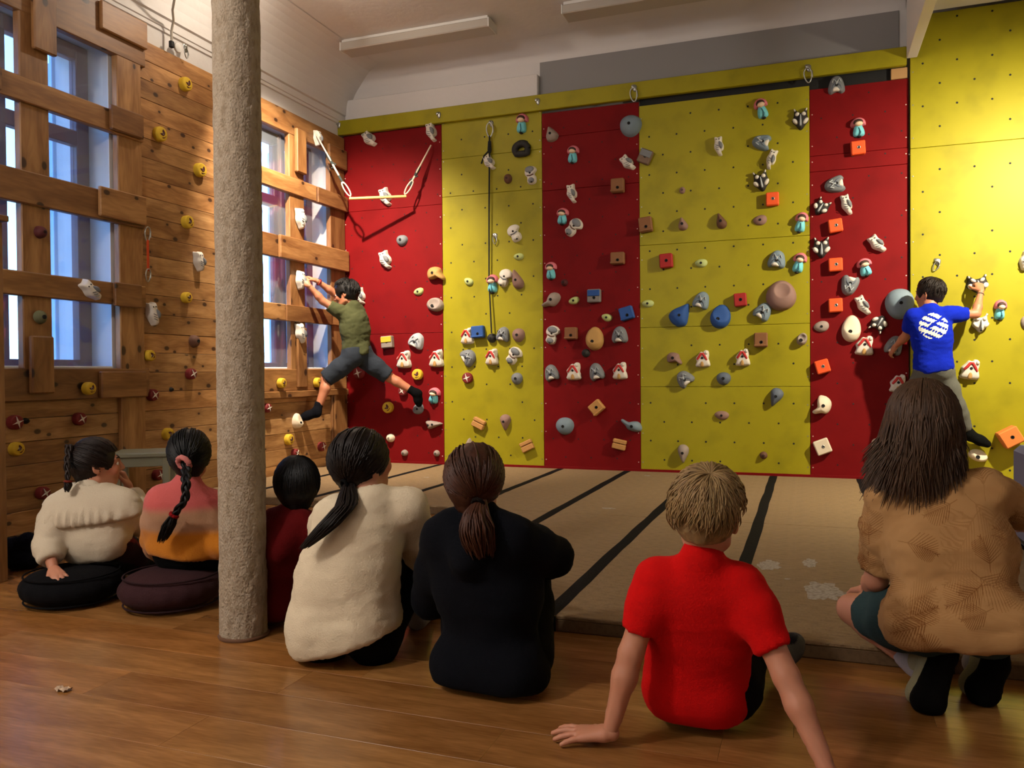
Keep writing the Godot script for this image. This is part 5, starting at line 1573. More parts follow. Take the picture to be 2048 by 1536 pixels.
	var cl := thing("snap_link", "steel snap link clipped above the plank wall near the cable", "snap link", Vector3(-4.400, 3.383, -4.926), Basis(Vector3.UP, PI / 2))
	hanger(cl, Vector3(0, 0.03, 0))
	snap_link(cl, Vector3(0, -0.01, 0.012), 0.075, M.steel, 0.3)
	# floor cushions
	cushion("round dark plum floor cushion under the girl in pink", Vector3(-2.472, 0.000, -2.652), 0.205, 0.155, Color(0.20, 0.115, 0.125))
	cushion("round black floor cushion under the girl in white ruffled sweater", Vector3(-2.919, 0.000, -2.564), 0.20, 0.145, Color(0.035, 0.035, 0.045))
	# pale stool
	var st := thing("stool", "pale grey-green square stool by the plank wall", "stool", Vector3(-4.021, 0.000, -4.075) + Vector3(-0.12, 0, -0.14), Basis(Vector3.UP, 0.62))
	var sm := mat(Color(0.60, 0.62, 0.54), 0.55)
	part("seat", box(Vector3(0.36, 0.03, 0.36), 0.006), sm, st, Vector3(0, 0.435, 0))
	for e in [-1.0, 1.0]:
		for f in [-1.0, 1.0]:
			part("leg", box(Vector3(0.042, 0.42, 0.042), 0.004), sm, st, Vector3(e * 0.15, 0.21, f * 0.15))
		part("apron", box(Vector3(0.27, 0.06, 0.02), 0.003), sm, st, Vector3(0, 0.39, e * 0.155))
		part("apron", box(Vector3(0.02, 0.06, 0.27), 0.003), sm, st, Vector3(e * 0.155, 0.39, 0))
	# end of a tall wooden cabinet at the left edge
	var cx: Vector3 = Vector3(-3.486, 0.000, -2.722)
	var cw := thing("cabinet", "tall pine cabinet end at the left edge of the picture", "cabinet", Vector3(cx.x - 0.26, 0, cx.z + 0.2))
	o = cw.position
	board("side_panel", Vector3(0.228, 0, -0.2), Vector3(0.25, 1.665, 0.2), M.beam_wood[0], cw)
	board("side_panel", Vector3(-0.25, 0, -0.2), Vector3(-0.228, 1.665, 0.2), M.beam_wood[0], cw)
	board("top_board", Vector3(-0.27, 1.667, -0.22), Vector3(0.268, 1.695, 0.22), M.beam_wood[2], cw)
	board("back_panel", Vector3(-0.227, 0.02, -0.195), Vector3(0.227, 1.66, -0.185), M.beam_wood[0], cw)
	for k in 4:
		board("shelf", Vector3(-0.227, 0.1 + k * 0.45, -0.184), Vector3(0.227, 0.122 + k * 0.45, 0.195), M.beam_wood[0], cw)
	# dark cloth heap and paper scrap on the floor
	var hs := Soup.new()
	var hf := Field.new(Vector3(-0.2, -0.02, -0.2), Vector3(0.2, 0.24, 0.2), 0.008)
	hf.ell(Vector3(0, 0.05, 0), Basis(), Vector3(0.11, 0.055, 0.09), 0.03)
	hf.ell(Vector3(0.02, 0.12, 0), Basis(Vector3.BACK, 0.5), Vector3(0.08, 0.05, 0.06), 0.03)
	hf.ell(Vector3(-0.04, 0.09, 0.03), Basis(), Vector3(0.06, 0.06, 0.06), 0.03)
	hf.cut(Vector3(0, 0.0, 0), Vector3.DOWN)
	hf.mesh(hs, Vector3.ZERO, null, func(p, _n): return 0.014 * noise.get_noise_3d(p.x * 900.0, p.y * 900.0, p.z * 900.0))
	single("clothes_bundle", hs.done(), cloth(Color(0.045, 0.05, 0.10)), "dark navy bundle of clothes on the floor beside the pine cabinet", "clothes", Vector3(-3.66, 0, -2.93))
	var ss := Soup.new()
	var sr := []
	for i in 7:
		var row := PackedVector3Array()
		for j in 9:
			row.append(Vector3((j - 4) * 0.006, 0.006 + 0.008 * noise.get_noise_2d(i * 90.0, j * 90.0) + 0.004 * sin(j * 1.7), (i - 3) * 0.005))
		sr.append(row)
	ss.grid(sr, false, Color.WHITE, true)
	single("paper_scrap", ss.done(), mat(Color(0.72, 0.62, 0.52), 0.9), "small crumpled paper scrap on the laminate floor, front left", "paper", Vector3(-2.118, 0.000, -1.820))
	# thick crash mat at the right edge
	var cm := thing("crash_mat", "thick grey-blue crash mat standing at the right edge of the tan mats", "crash mat", Vector3(0.982, 0.060, -4.776) + Vector3(0.75, 0.003, 0.7))
	var cmat := mat(Color(0.36, 0.37, 0.46), 0.7)
	part("cover", box(Vector3(1.5, 0.5, 1.4), 0.03), cmat, cm, Vector3(0, 0.25, 0))
	part("piping", box(Vector3(1.506, 0.02, 1.406), 0.006), M.dark, cm, Vector3(0, 0.04, 0))

func cushion(label: String, at: Vector3, r: float, h: float, col: Color) -> void:
	var t := thing("cushion", label, "cushion", at)
	var rows := []
	var prof := []
	for i in 17:
		var a := -PI / 2 + PI * i / 16.0
		prof.append(Vector2(pow(maxf(cos(a), 0.0), 0.62), 0.5 + 0.5 * sin(a) * (0.96 + 0.04 * cos(a))))
	for p in prof:
		var row := PackedVector3Array()
		for j in 72:
			var a := TAU * j / 72.0
			var pl: float = 1.0 + 0.012 * sin(a * 18.0) * p.x
			var rr: float = maxf(p.x, 0.002) * r * pl
			row.append(Vector3(cos(a) * rr, p.y * h, -sin(a) * rr))
		rows.append(row)
	var s := Soup.new()
	s.grid(rows, true, Color.WHITE, true)
	part("cover", s.done(), cloth(col), t)
	var s2 := Soup.new()
	for e in [0.14, 0.86]:
		var pts := PackedVector3Array()
		for j in 73:
			var a := TAU * j / 72.0
			pts.append(Vector3(cos(a) * r * 0.905, h * e, -sin(a) * r * 0.905))
		add_tube(s2, pts, [0.004], 6, Color.WHITE, false)
	part("piping", s2.done(), cloth(col.darkened(0.2)), t)

# ------------------------------------------------------------------ people
var who: Node3D
var org := Vector3.ZERO
const SKIN := Color(0.66, 0.43, 0.32)

func begin_person(label: String, at: Vector3) -> Node3D:
	who = thing("person", label, "person", at)
	org = at
	return who

func skin_mat(c: Color) -> StandardMaterial3D:
	var m := mat(c, 0.55)
	m.subsurf_scatter_enabled = true
	m.subsurf_scatter_strength = 0.12
	m.vertex_color_use_as_albedo = true
	return m

func bounds(pts: Array, grow: float) -> Array:
	var a: Vector3 = pts[0]
	var b: Vector3 = pts[0]
	for p in pts:
		a = a.min(p)
		b = b.max(p)
	return [a - Vector3.ONE * grow, b + Vector3.ONE * grow]

# wrinkle height for cloth: stretched ridges round a slanted axis
func folds(p: Vector3, amp: float, freq: float, dir: Vector3) -> float:
	var q := p + dir * (p.dot(dir)) * -0.75
	var a := noise.get_noise_3d(q.x * freq, q.y * freq, q.z * freq)
	var b := noise.get_noise_3d(p.x * freq * 0.5 + 33.0, p.y * freq * 0.5, p.z * freq * 0.5)
	return amp * ((0.5 - absf(a) * 1.8) * 0.7 + b * 0.9)

func folder(amp: float, freq: float, dir: Vector3) -> Variant:
	return func(p: Vector3, _n: Vector3) -> float: return folds(p, amp, freq, dir)

# torso volume shared by the body and by shirts
func torso(F: Field, J: Dictionary, s: float, g: float, k := 0.05) -> void:
	var lat: Vector3 = (J.shR - J.shL).normalized()
	var hip: Vector3 = (J.hipR - J.hipL).normalized()
	var mid: Vector3 = (J.neck + J.pel) * 0.5
	if J.has("mid"):
		mid = J.mid
	var ch: Vector3 = J.neck.lerp(mid, 0.62)
	var bw: float = J.get("build", 1.0)
	F.cap(J.shL + lat * 0.02 * s, J.shR - lat * 0.02 * s, 0.048 * s + g, 0.048 * s + g, k)
	F.cap(J.neck, ch, 0.05 * s + g, 0.08 * s * bw + g, k)
	var w0 := lat * 0.066 * s * bw
	var w1 := lat.lerp(hip, 0.5).normalized() * 0.06 * s * bw
	var w2 := hip * 0.062 * s * bw
	for e in [-1.0, 1.0]:
		F.cap(ch + w0 * e, mid + w1 * e, 0.080 * s * bw + g, 0.078 * s * bw + g, 0.05)
		F.cap(mid + w1 * e, J.pel + w2 * e, 0.078 * s * bw + g, 0.080 * s * bw + g, 0.05)
	F.cap(ch, J.pel, 0.085 * s * bw + g, 0.085 * s * bw + g, 0.03)

func limb(F: Field, pts: Array, radii: Array, k := 0.015) -> void:
	for i in pts.size() - 1:
		F.cap(pts[i], pts[i + 1], radii[i], radii[i + 1], k)

# one continuous skin surface: torso, limbs, neck; hands, feet and head follow on finer grids
func skin_body(J: Dictionary, s: float) -> Soup:
	var all := []
	for key in ["neck", "pel", "shL", "shR", "elL", "elR", "wrL", "wrR", "hipL", "hipR", "knL", "knR", "anL", "anR", "toL", "toR", "head"]:
		all.append(J[key])
	var b := bounds(all, 0.14 * s)
	var F := Field.new(b[0], b[1], 0.0135)
	torso(F, J, s * 0.93, -0.006)
	for e in ["L", "R"]:
		var up: Vector3 = J["el" + e] - J["sh" + e]
		limb(F, [J["sh" + e], J["sh" + e] + up * 0.45, J["el" + e], J["el" + e].lerp(J["wr" + e], 0.3), J["wr" + e]], [0.05 * s, 0.044 * s, 0.036 * s, 0.037 * s, 0.024 * s], 0.02)
		var th: Vector3 = J["kn" + e] - J["hip" + e]
		limb(F, [J["hip" + e], J["hip" + e] + th * 0.5, J["kn" + e]], [0.08 * s, 0.066 * s, 0.052 * s], 0.02)
		var an: Vector3 = J["an" + e]
		limb(F, [J["kn" + e], J["kn" + e].lerp(an, 0.3) + J.get("calf" + e, Vector3.ZERO), an], [0.05 * s, 0.051 * s, 0.033 * s], 0.02)
		var to: Vector3 = J["to" + e]
		limb(F, [an + (an - J["kn" + e]).normalized() * 0.03 * s, an.lerp(to, 0.55), to], [0.034 * s, 0.032 * s, 0.026 * s], 0.02)
	F.cap(J.neck, J.head, 0.05 * s, 0.046 * s, 0.02)
	var S := Soup.new()
	F.mesh(S, org)
	return S

# head with face, ears and neck top; B: x right, y up, z towards the back of the head
func head_shape(S: Soup, J: Dictionary, B: Basis, s: float, cell := 0.0055) -> void:
	var c: Vector3 = J.head
	var F := Field.new(c - Vector3.ONE * 0.155 * s, c + Vector3.ONE * 0.155 * s, cell)
	var X := B.x * s
	var Y := B.y * s
	var Z := B.z * s
	F.ell(c + Y * 0.02 + Z * 0.012, B, Vector3(0.073, 0.088, 0.092) * s, 0.01)
	F.ell(c - Y * 0.035 - Z * 0.03, B, Vector3(0.058, 0.062, 0.06) * s, 0.03)
	F.cap(c - Y * 0.085 - Z * 0.058, c - Y * 0.08 - Z * 0.05, 0.022 * s, 0.024 * s, 0.03)
	for e in [-1.0, 1.0]:
		F.cap(c - Y * 0.065 + X * 0.045 * e - Z * 0.0, c - Y * 0.088 + X * 0.02 * e - Z * 0.05, 0.02 * s, 0.02 * s, 0.02)
		F.carve(c + Y * 0.0 + X * 0.031 * e - Z * 0.098, c + Y * 0.0 + X * 0.036 * e - Z * 0.094, 0.015 * s, 0.015 * s, 0.012)
		F.cap(c + Y * 0.021 + X * 0.014 * e - Z * 0.083, c + Y * 0.022 + X * 0.045 * e - Z * 0.07, 0.009 * s, 0.008 * s, 0.012)
		F.cap(c + Y * 0.010 + X * 0.02 * e - Z * 0.083, c + Y * 0.009 + X * 0.045 * e - Z * 0.074, 0.006 * s, 0.0055 * s, 0.004)
		F.ell(c - Y * 0.028 + X * 0.036 * e - Z * 0.068, B, Vector3(0.02, 0.02, 0.018) * s, 0.02)
		# ear: rim and lobe
		F.ell(c - Y * 0.006 + X * 0.076 * e + Z * 0.012, B * Basis(Vector3.UP, 0.35 * e), Vector3(0.009, 0.031, 0.019) * s, 0.006)
		F.carve(c - Y * 0.004 + X * 0.087 * e + Z * 0.010, c - Y * 0.012 + X * 0.087 * e + Z * 0.008, 0.010 * s, 0.009 * s, 0.004)
		F.cap(c - Y * 0.034 + X * 0.073 * e + Z * 0.004, c - Y * 0.026 + X * 0.074 * e + Z * 0.006, 0.007 * s, 0.008 * s, 0.006)
	F.cap(c + Y * 0.008 - Z * 0.088, c - Y * 0.026 - Z * 0.105, 0.009 * s, 0.012 * s, 0.012)
	for e in [-1.0, 1.0]:
		F.cap(c - Y * 0.031 + X * 0.011 * e - Z * 0.094, c - Y * 0.03 + X * 0.008 * e - Z * 0.098, 0.0085 * s, 0.008 * s, 0.006)
	F.cap(c - Y * 0.054 + X * 0.018 - Z * 0.083, c - Y * 0.054 - X * 0.018 - Z * 0.083, 0.0075 * s, 0.0075 * s, 0.008)
	F.cap(c - Y * 0.064 + X * 0.014 - Z * 0.081, c - Y * 0.064 - X * 0.014 - Z * 0.081, 0.008 * s, 0.008 * s, 0.008)
	F.carve(c - Y * 0.059 + X * 0.017 - Z * 0.094, c - Y * 0.059 - X * 0.017 - Z * 0.094, 0.0035 * s, 0.0035 * s, 0.003)
	F.cap(c - Y * 0.03 + Z * 0.03, J.neck.lerp(c, 0.25), 0.048 * s, 0.047 * s, 0.025)
	var lip := Color(0.80, 0.52, 0.48).srgb_to_linear()
	F.mesh(S, org, func(p: Vector3, _n: Vector3) -> Color:
		var q := B.inverse() * (p - c) / s
		if absf(q.y + 0.059) < 0.012 and absf(q.x) < 0.024 and q.z < -0.07:
			return lip
		if q.y < 0.0 and absf(q.x) > 0.025 and q.z < -0.03 and q.y > -0.05:
			return Color(1.0, 0.88, 0.86)
		return Color.WHITE)

func eyes_and_brows(J: Dictionary, B: Basis, s: float, hair: Color, parent: Node3D) -> void:
	var white := mat(Color(0.85, 0.83, 0.80), 0.25)
	var iris := mat(Color(0.10, 0.05, 0.03), 0.2)
	for e in [-1.0, 1.0]:
		var at: Vector3 = J.head + (B.x * 0.032 * e - B.z * 0.0765 + B.y * 0.0) * s
		var sp := SphereMesh.new()
		sp.radius = 0.0112 * s
		sp.height = 0.0224 * s
		sp.radial_segments = 16
		sp.rings = 8
		part("eye", sp, white, parent, at - org)
		var ir := SphereMesh.new()
		ir.radius = 0.0068 * s
		ir.height = 0.0136 * s
		ir.radial_segments = 12
		ir.rings = 6
		part("iris", ir, iris, parent, at - org - B.z * 0.0058 * s)
		var c: Vector3 = J.head - org
		part("eyebrow", tube([c + (B.x * 0.014 * e + B.y * 0.025 - B.z * 0.092) * s, c + (B.x * 0.032 * e + B.y * 0.031 - B.z * 0.086) * s, c + (B.x * 0.05 * e + B.y * 0.024 - B.z * 0.071) * s], [0.003 * s, 0.0035 * s, 0.002 * s], 6), mat(hair, 0.8), parent)

# palm, four bent fingers and a thumb; dir: wrist to knuckles, back: out of the back of the hand, side: towards the thumb
func hand_shape(S: Soup, wr: Vector3, dir: Vector3, back: Vector3, side: Vector3, s: float, curl: Array, spread := 0.12, thumb := 0.6, cell := 0.004) -> void:
	dir = dir.normalized()
	side = (side - dir * side.dot(dir)).normalized()
	back = (back - dir * back.dot(dir) - side * back.dot(side)).normalized()
	var c := wr + dir * 0.09 * s
	var F := Field.new(c - Vector3.ONE * 0.135 * s, c + Vector3.ONE * 0.135 * s, cell)
	F.cap(wr - dir * 0.006 * s, wr + dir * 0.015 * s, 0.022 * s, 0.022 * s, 0.01)
	var along := [0.026, 0.009, -0.009, -0.026]
	var lens := [0.072, 0.08, 0.074, 0.058]
	for i in 4:
		var kn: Vector3 = wr + dir * (0.09 - 0.006 * absf(i - 1.0)) * s + side * along[i] * s + back * (0.004 - 0.003 * absf(i - 1.5)) * s
		F.cap(wr + dir * 0.015 * s + side * along[i] * 0.55 * s, kn, 0.0145 * s, 0.0115 * s, 0.012)
		var d := (dir + side * spread * (1.5 - i) * 0.7).normalized()
		var ax := side.rotated(back, 0.0)
		var p := kn
		var seg := [0.44, 0.31, 0.25]
		var r := [0.0098, 0.009, 0.008, 0.0068]
		for j in 3:
			# finger bends away from the back of the hand
			d = d.rotated(d.cross(back).normalized(), -float(curl[j])).normalized()
			var q: Vector3 = p + d * lens[i] * seg[j] * s
			F.cap(p, q, r[j] * s * (0.92 if i == 3 else 1.0), r[j + 1] * s * (0.92 if i == 3 else 1.0), 0.0025)
			p = q
		ax = ax
	# thumb leaves the side of the palm
	var t0 := wr + dir * 0.022 * s + side * 0.022 * s - back * 0.004 * s
	var t1 := t0 + (dir * 0.62 + side * thumb - back * 0.25).normalized() * 0.042 * s
	var t2 := t1 + (dir * 0.85 + side * thumb * 0.45 - back * 0.35).normalized() * 0.032 * s
	var t3 := t2 + (dir * 0.95 + side * thumb * 0.1 - back * 0.4).normalized() * 0.025 * s
	F.cap(t0, t1, 0.0155 * s, 0.0118 * s, 0.01)
	F.cap(t1, t2, 0.0112 * s, 0.0098 * s, 0.003)
	F.cap(t2, t3, 0.0098 * s, 0.008 * s, 0.003)
	F.mesh(S, org)

func hair_mat(c: Color) -> StandardMaterial3D:
	var m := mat(c, 0.5)
	m.vertex_color_use_as_albedo = true
	m.metallic_specular = 0.35
	return m

func shade(r: RandomNumberGenerator, lo := 0.55, hi := 1.25) -> Color:
	var v := r.randf_range(lo, hi)
	return Color(v, v * r.randf_range(0.94, 1.02), v * r.randf_range(0.88, 1.02))

# close cap of hair; open: keep the face, from this share of the front, free
func hair_cap(J: Dictionary, B: Basis, s: float, thick: float, face := 0.03, nape := -0.085, extra := []) -> Soup:
	var c: Vector3 = J.head
	var F := Field.new(c - Vector3.ONE * 0.19 * s, c + Vector3.ONE * 0.19 * s, 0.0065)
	var Y := B.y * s
	var Z := B.z * s
	F.ell(c + Y * 0.022 + Z * 0.014, B, Vector3(0.076, 0.091, 0.096) * s + Vector3.ONE * thick, 0.01)
	F.cap(c - Y * 0.03 + Z * 0.045, c - Y * 0.06 + Z * 0.045, 0.058 * s + thick * 0.5, 0.046 * s + thick * 0.3, 0.03)
	F.carve(c - Y * 0.06 - Z * (face + 0.09), c + Y * 0.01 - Z * (face + 0.10), 0.085 * s, 0.075 * s, 0.012)
	for e in [-1.0, 1.0]:
		F.carve(c - Y * 0.02 + B.x * 0.09 * e * s - Z * 0.012, c - Y * 0.09 + B.x * 0.08 * e * s - Z * 0.02, 0.026 * s, 0.036 * s, 0.01)
	F.cut(c + Y * nape + Z * 0.05, (-B.y + B.z * -0.25))
	for x in extra:
		F.cap(x[0], x[1], x[2], x[3], x[4] if x.size() > 4 else 0.02)
	var S := Soup.new()
	var n2 := noise
	F.mesh(S, org, func(p: Vector3, _n: Vector3) -> Color:
		var q := B.inverse() * (p - c)
		var a := atan2(q.x, q.z + 0.3 * q.y)
		var v := 0.75 + 0.5 * n2.get_noise_2d(a * 900.0, q.y * 160.0)
		return Color(v, v, v), func(p: Vector3, _n: Vector3) -> float:
		var q := B.inverse() * (p - c)
		var a := atan2(q.x, q.z + 0.3 * q.y)
		return 0.0035 * n2.get_noise_2d(a * 700.0, q.y * 120.0))
	return S

func strand(S: Soup, pts: PackedVector3Array, r0: float, r1: float, col: Color, sides := 3) -> void:
	var radii := []
	var k := pts.size()
	for i in k:
		var f := float(i) / (k - 1)
		radii.append(lerpf(r0, r1, f) * (1.0 if f < 0.999 else 0.4))
	var loc := PackedVector3Array()
	for p in pts:
		loc.append(p - org)
	add_tube(S, loc, radii, sides, col, false)

# point on the hair surface in head direction v (head axes)
func on_head(J: Dictionary, B: Basis, s: float, v: Vector3, lift: float) -> Vector3:
	v = v.normalized()
	var r := Vector3(0.076, 0.091, 0.096) * s + Vector3.ONE * lift
	var t := 1.0 / sqrt(v.x * v.x / (r.x * r.x) + v.y * v.y / (r.y * r.y) + v.z * v.z / (r.z * r.z))
	return J.head + B * (v * t) + B.y * 0.022 * s + B.z * 0.014 * s

# hair swept over the skull from the hairline to a tie at direction tie
func swept(S: Soup, J: Dictionary, B: Basis, s: float, tie: Vector3, n: int, lift: float, r: RandomNumberGenerator, rad := 0.0035) -> void:
	for i in n:
		var a := r.randf_range(-PI, PI)
		var from := Vector3(sin(a) * 0.9, r.randf_range(-0.6, 0.95), cos(a) * 0.95)
		if from.z < -0.55 and from.y < 0.35:
			from.y = r.randf_range(0.35, 0.8)
		from = from.normalized()
		var pts := PackedVector3Array()
		for j in 9:
			var f := j / 8.0
			pts.append(on_head(J, B, s, from.slerp(tie.normalized(), f), lift + r.randf_range(-0.002, 0.002) + 0.003 * sin(f * PI)))
		strand(S, pts, rad * 0.7, rad, shade(r))

# a hanging bundle of locks along a path
func bundle(S: Soup, path: Array, widths: Array, n: int, r: RandomNumberGenerator, rad: float, lo := 0.55, hi := 1.25) -> void:
	var curve := Curve3D.new()
	for i in path.size():
		var t: Vector3 = (path[mini(i + 1, path.size() - 1)] - path[maxi(i - 1, 0)]) * 0.17
		curve.add_point(path[i], -t, t)
	var len := curve.get_baked_length()
	for i in n:
		var a := r.randf() * TAU
		var q := sqrt(r.randf())
		var last := r.randf_range(0.8, 1.0)
		var pts := PackedVector3Array()
		var ph := r.randf() * TAU
		for j in 12:
			var f := j / 11.0 * last
			var p := curve.sample_baked(len * f)
			var w := 0.0
			var fi := f * (widths.size() - 1)
			w = lerpf(widths[int(fi)], widths[mini(int(fi) + 1, widths.size() - 1)], fi - int(fi))
			var off := Vector3(cos(a) * q, 0.15 * sin(ph + f * 5.0), sin(a) * q) * w + Vector3(sin(ph + f * 7.0), 0, cos(ph + f * 6.0)) * 0.004
			pts.append(p + off)
		strand(S, pts, rad, rad * 0.35, shade(r, lo, hi), 4)

# three-strand braid along a path
func braid(S: Soup, path: Array, w0: float, w1: float, r: RandomNumberGenerator, side: Vector3, back: Vector3) -> void:
	var curve := Curve3D.new()
	for i in path.size():
		var t: Vector3 = (path[mini(i + 1, path.size() - 1)] - path[maxi(i - 1, 0)]) * 0.17
		curve.add_point(path[i], -t, t)
	var len := curve.get_baked_length()
	for k in 3:
		for m in 5:
			var pts := PackedVector3Array()
			var o := Vector3(r.randf_range(-1, 1), 0, r.randf_range(-1, 1)) * 0.25
			for j in 40:
				var f := j / 39.0
				var w := lerpf(w0, w1, f)
				var a := f * len / (w0 * 3.2) * TAU * 0.5 + k * TAU / 3.0
				pts.append(curve.sample_baked(len * f) + side * (sin(a) + o.x) * w * 0.62 + back * (sin(a * 2.0) * 0.5 + o.z) * w * 0.5)
			strand(S, pts, w0 * 0.33, w1 * 0.3, shade(r, 0.6, 1.2), 5)

func hair_tie(called: String, at: Vector3, dir: Vector3, r: float, tube_r: float, c: Color, parent: Node3D) -> void:
	var b := frame_at(dir.normalized())
	var pts := PackedVector3Array()
	for i in 25:
		var a := TAU * i / 24.0
		pts.append(at - org + (b.x * cos(a) + b.y * sin(a)) * r * (1.0 + 0.08 * sin(a * 9.0)))
	var s := Soup.new()
	add_tube(s, pts, [tube_r], 8, Color.WHITE, false)
	part(called, s.done(), cloth(c), parent)

# head axes from a facing direction and an up direction
func facing(fwd: Vector3, up: Vector3) -> Basis:
	var z := -fwd.normalized()
	var x := up.cross(z).normalized()
	return Basis(x, z.cross(x).normalized(), z)

# closed garment: torso with sleeves reaching share sl of the arm (0..2: shoulder, elbow, wrist)
func shirt(J: Dictionary, s: float, g: float, sl: Array, hem: Vector3, hem_n: Vector3, cell: float, amp: float, extra := [], paint = null, cuff := 0.0, collar := 0.05, freq := 380.0) -> Soup:
	var all := [J.neck, J.pel, J.shL, J.shR, J.hipL, J.hipR, hem]
	for i in 2:
		var e: String = ["L", "R"][i]
		all.append(J["el" + e])
		if sl[i] > 1.0:
			all.append(J["wr" + e])
	for x in extra:
		all.append(x[0])
		all.append(x[1])
	var b := bounds(all, 0.17 * s)
	var F := Field.new(b[0], b[1], cell)
	torso(F, J, s, g)
	for x in extra:
		F.cap(x[0], x[1], x[2], x[3], x[4] if x.size() > 4 else 0.04)
	F.cut(hem, hem_n, 0.012)
	for i in 2:
		var e: String = ["L", "R"][i]
		var sh: Vector3 = J["sh" + e]
		var el: Vector3 = J["el" + e]
		var wr: Vector3 = J["wr" + e]
		var f: float = sl[i]
		var up := minf(f, 1.0)
		var r0 := 0.05 * s + g * 0.9
		var r1 := 0.040 * s + g * 1.1
		limb(F, [sh, sh.lerp(el, up * 0.5), sh.lerp(el, up)], [r0, lerpf(r0, r1, 0.5), r1], 0.035)
		if f > 1.0:
			limb(F, [el, el.lerp(wr, (f - 1.0) * 0.6), el.lerp(wr, f - 1.0)], [r1, r1 * 0.97, r1 * (0.9 if cuff == 0.0 else 0.95)], 0.02)
			if cuff > 0.0:
				F.cap(el.lerp(wr, f - 1.0), el.lerp(wr, f - 1.0 + cuff), 0.032 * s + g * 0.4, 0.03 * s + g * 0.4, 0.01)
		var endp: Vector3 = sh.lerp(el, f) if f <= 1.0 else el.lerp(wr, f - 1.0 + cuff)
		var dirn: Vector3 = (el - sh) if f <= 1.0 else (wr - el)
		# square off the sleeve end
		var rr := 0.085 * s + g
		F.carve(endp + dirn.normalized() * (rr + 0.002), endp + dirn.normalized() * (rr + 0.012), rr * 0.98, rr, 0.004)
	var rise: float = J.get("rise", 0.26)
	F.cap(J.neck, J.neck.lerp(J.head, rise), collar * s + g * 0.3, collar * 0.95 * s + g * 0.2, 0.03)
	var hd: Vector3 = (J.head - J.neck).normalized()
	F.carve(J.neck.lerp(J.head, rise) + hd * (0.02 + 0.07 * s), J.neck.lerp(J.head, rise) + hd * (0.03 + 0.07 * s), 0.073 * s, 0.073 * s, 0.006)
	var S := Soup.new()
	F.mesh(S, org, paint, folder(amp, freq, (J.shR - J.shL).normalized()))
	return S

func trousers(J: Dictionary, s: float, g: float, ln: Array, cell: float, amp: float, paint = null, waist := 0.45) -> Soup:
	var all := [J.pel, J.hipL, J.hipR, J.knL, J.knR]
	for i in 2:
		if ln[i] > 1.0:
			all.append(J["an" + ["L", "R"][i]])
	var b := bounds(all, 0.15 * s)
	var F := Field.new(b[0], b[1], cell)
	var hip: Vector3 = (J.hipR - J.hipL).normalized()
	F.cap(J.pel - hip * 0.058 * s, J.pel + hip * 0.058 * s, 0.086 * s + g, 0.086 * s + g, 0.04)
	var up: Vector3 = (J.get("mid", J.neck) - J.pel).normalized()
	F.cap(J.pel + up * 0.04 * s - hip * 0.055 * s, J.pel + up * 0.04 * s + hip * 0.055 * s, 0.08 * s + g, 0.08 * s + g, 0.03)
	F.cut(J.pel + up * 0.13 * s * (waist / 0.45), up, 0.01)
	for i in 2:
		var e: String = ["L", "R"][i]
		var hp: Vector3 = J["hip" + e]
		var kn: Vector3 = J["kn" + e]
		var an: Vector3 = J["an" + e]
		var f := minf(ln[i], 1.0)
		limb(F, [hp, hp.lerp(kn, f * 0.5), hp.lerp(kn, f)], [0.08 * s + g, lerpf(0.08, 0.064, f * 0.6) * s + g, lerpf(0.078, 0.056, f) * s + g * 1.2], 0.03)
		var endp := hp.lerp(kn, f)
		var dr := kn - hp
		if ln[i] > 1.0:
			limb(F, [kn, kn.lerp(an, (ln[i] - 1.0) * 0.35), kn.lerp(an, ln[i] - 1.0)], [0.056 * s + g, 0.054 * s + g, 0.038 * s + g], 0.02)
			endp = kn.lerp(an, ln[i] - 1.0)
			dr = an - kn
		var rr := 0.1 * s + g
		F.carve(endp + dr.normalized() * (rr + 0.002), endp + dr.normalized() * (rr + 0.01), rr * 0.98, rr, 0.004)
	var S := Soup.new()
	F.mesh(S, org, paint, folder(amp, 420.0, hip))
	return S

# sock or shoe over a foot
func foot_cover(J: Dictionary, e: String, s: float, g: float, up: float, push = null, paint = null) -> Soup:
	var an: Vector3 = J["an" + e]
	var to: Vector3 = J["to" + e]
	var kn: Vector3 = J["kn" + e]
	var leg := (an - kn).normalized()
	var b := bounds([an, to, an.lerp(kn, up)], 0.07 * s)
	var F := Field.new(b[0], b[1], 0.0075)
	F.cap(an.lerp(kn, up), an, 0.037 * s + g, 0.036 * s + g, 0.01)
	var heel := an + leg * 0.032 * s - (to - an).normalized() * 0.012 * s
	F.cap(an, heel, 0.037 * s + g, 0.031 * s + g, 0.02)
	F.cap(heel, an.lerp(to, 0.6) + leg * 0.01 * s, 0.031 * s + g, 0.034 * s + g, 0.02)
	F.cap(an, an.lerp(to, 0.7), 0.034 * s + g, 0.033 * s + g, 0.02)
	F.cap(an.lerp(to, 0.6), to, 0.036 * s + g, 0.027 * s + g, 0.02)
	F.carve(an.lerp(kn, up) - leg * 0.06 * s, an.lerp(kn, up) - leg * 0.07 * s, 0.055 * s, 0.06 * s, 0.003)
	var S := Soup.new()
	F.mesh(S, org, paint, push)
	return S

func lin(c: Color) -> Color:
	return c.srgb_to_linear()

func hand_on(S: Soup, J: Dictionary, e: String, dir: Vector3, back: Vector3, s: float, curl: Array, spread := 0.12, thumb := 0.6, cell := 0.0048) -> void:
	var side := dir.cross(back) if e == "L" else back.cross(dir)
	hand_shape(S, J["wr" + e], dir, back, side, s, curl, spread, thumb, cell)

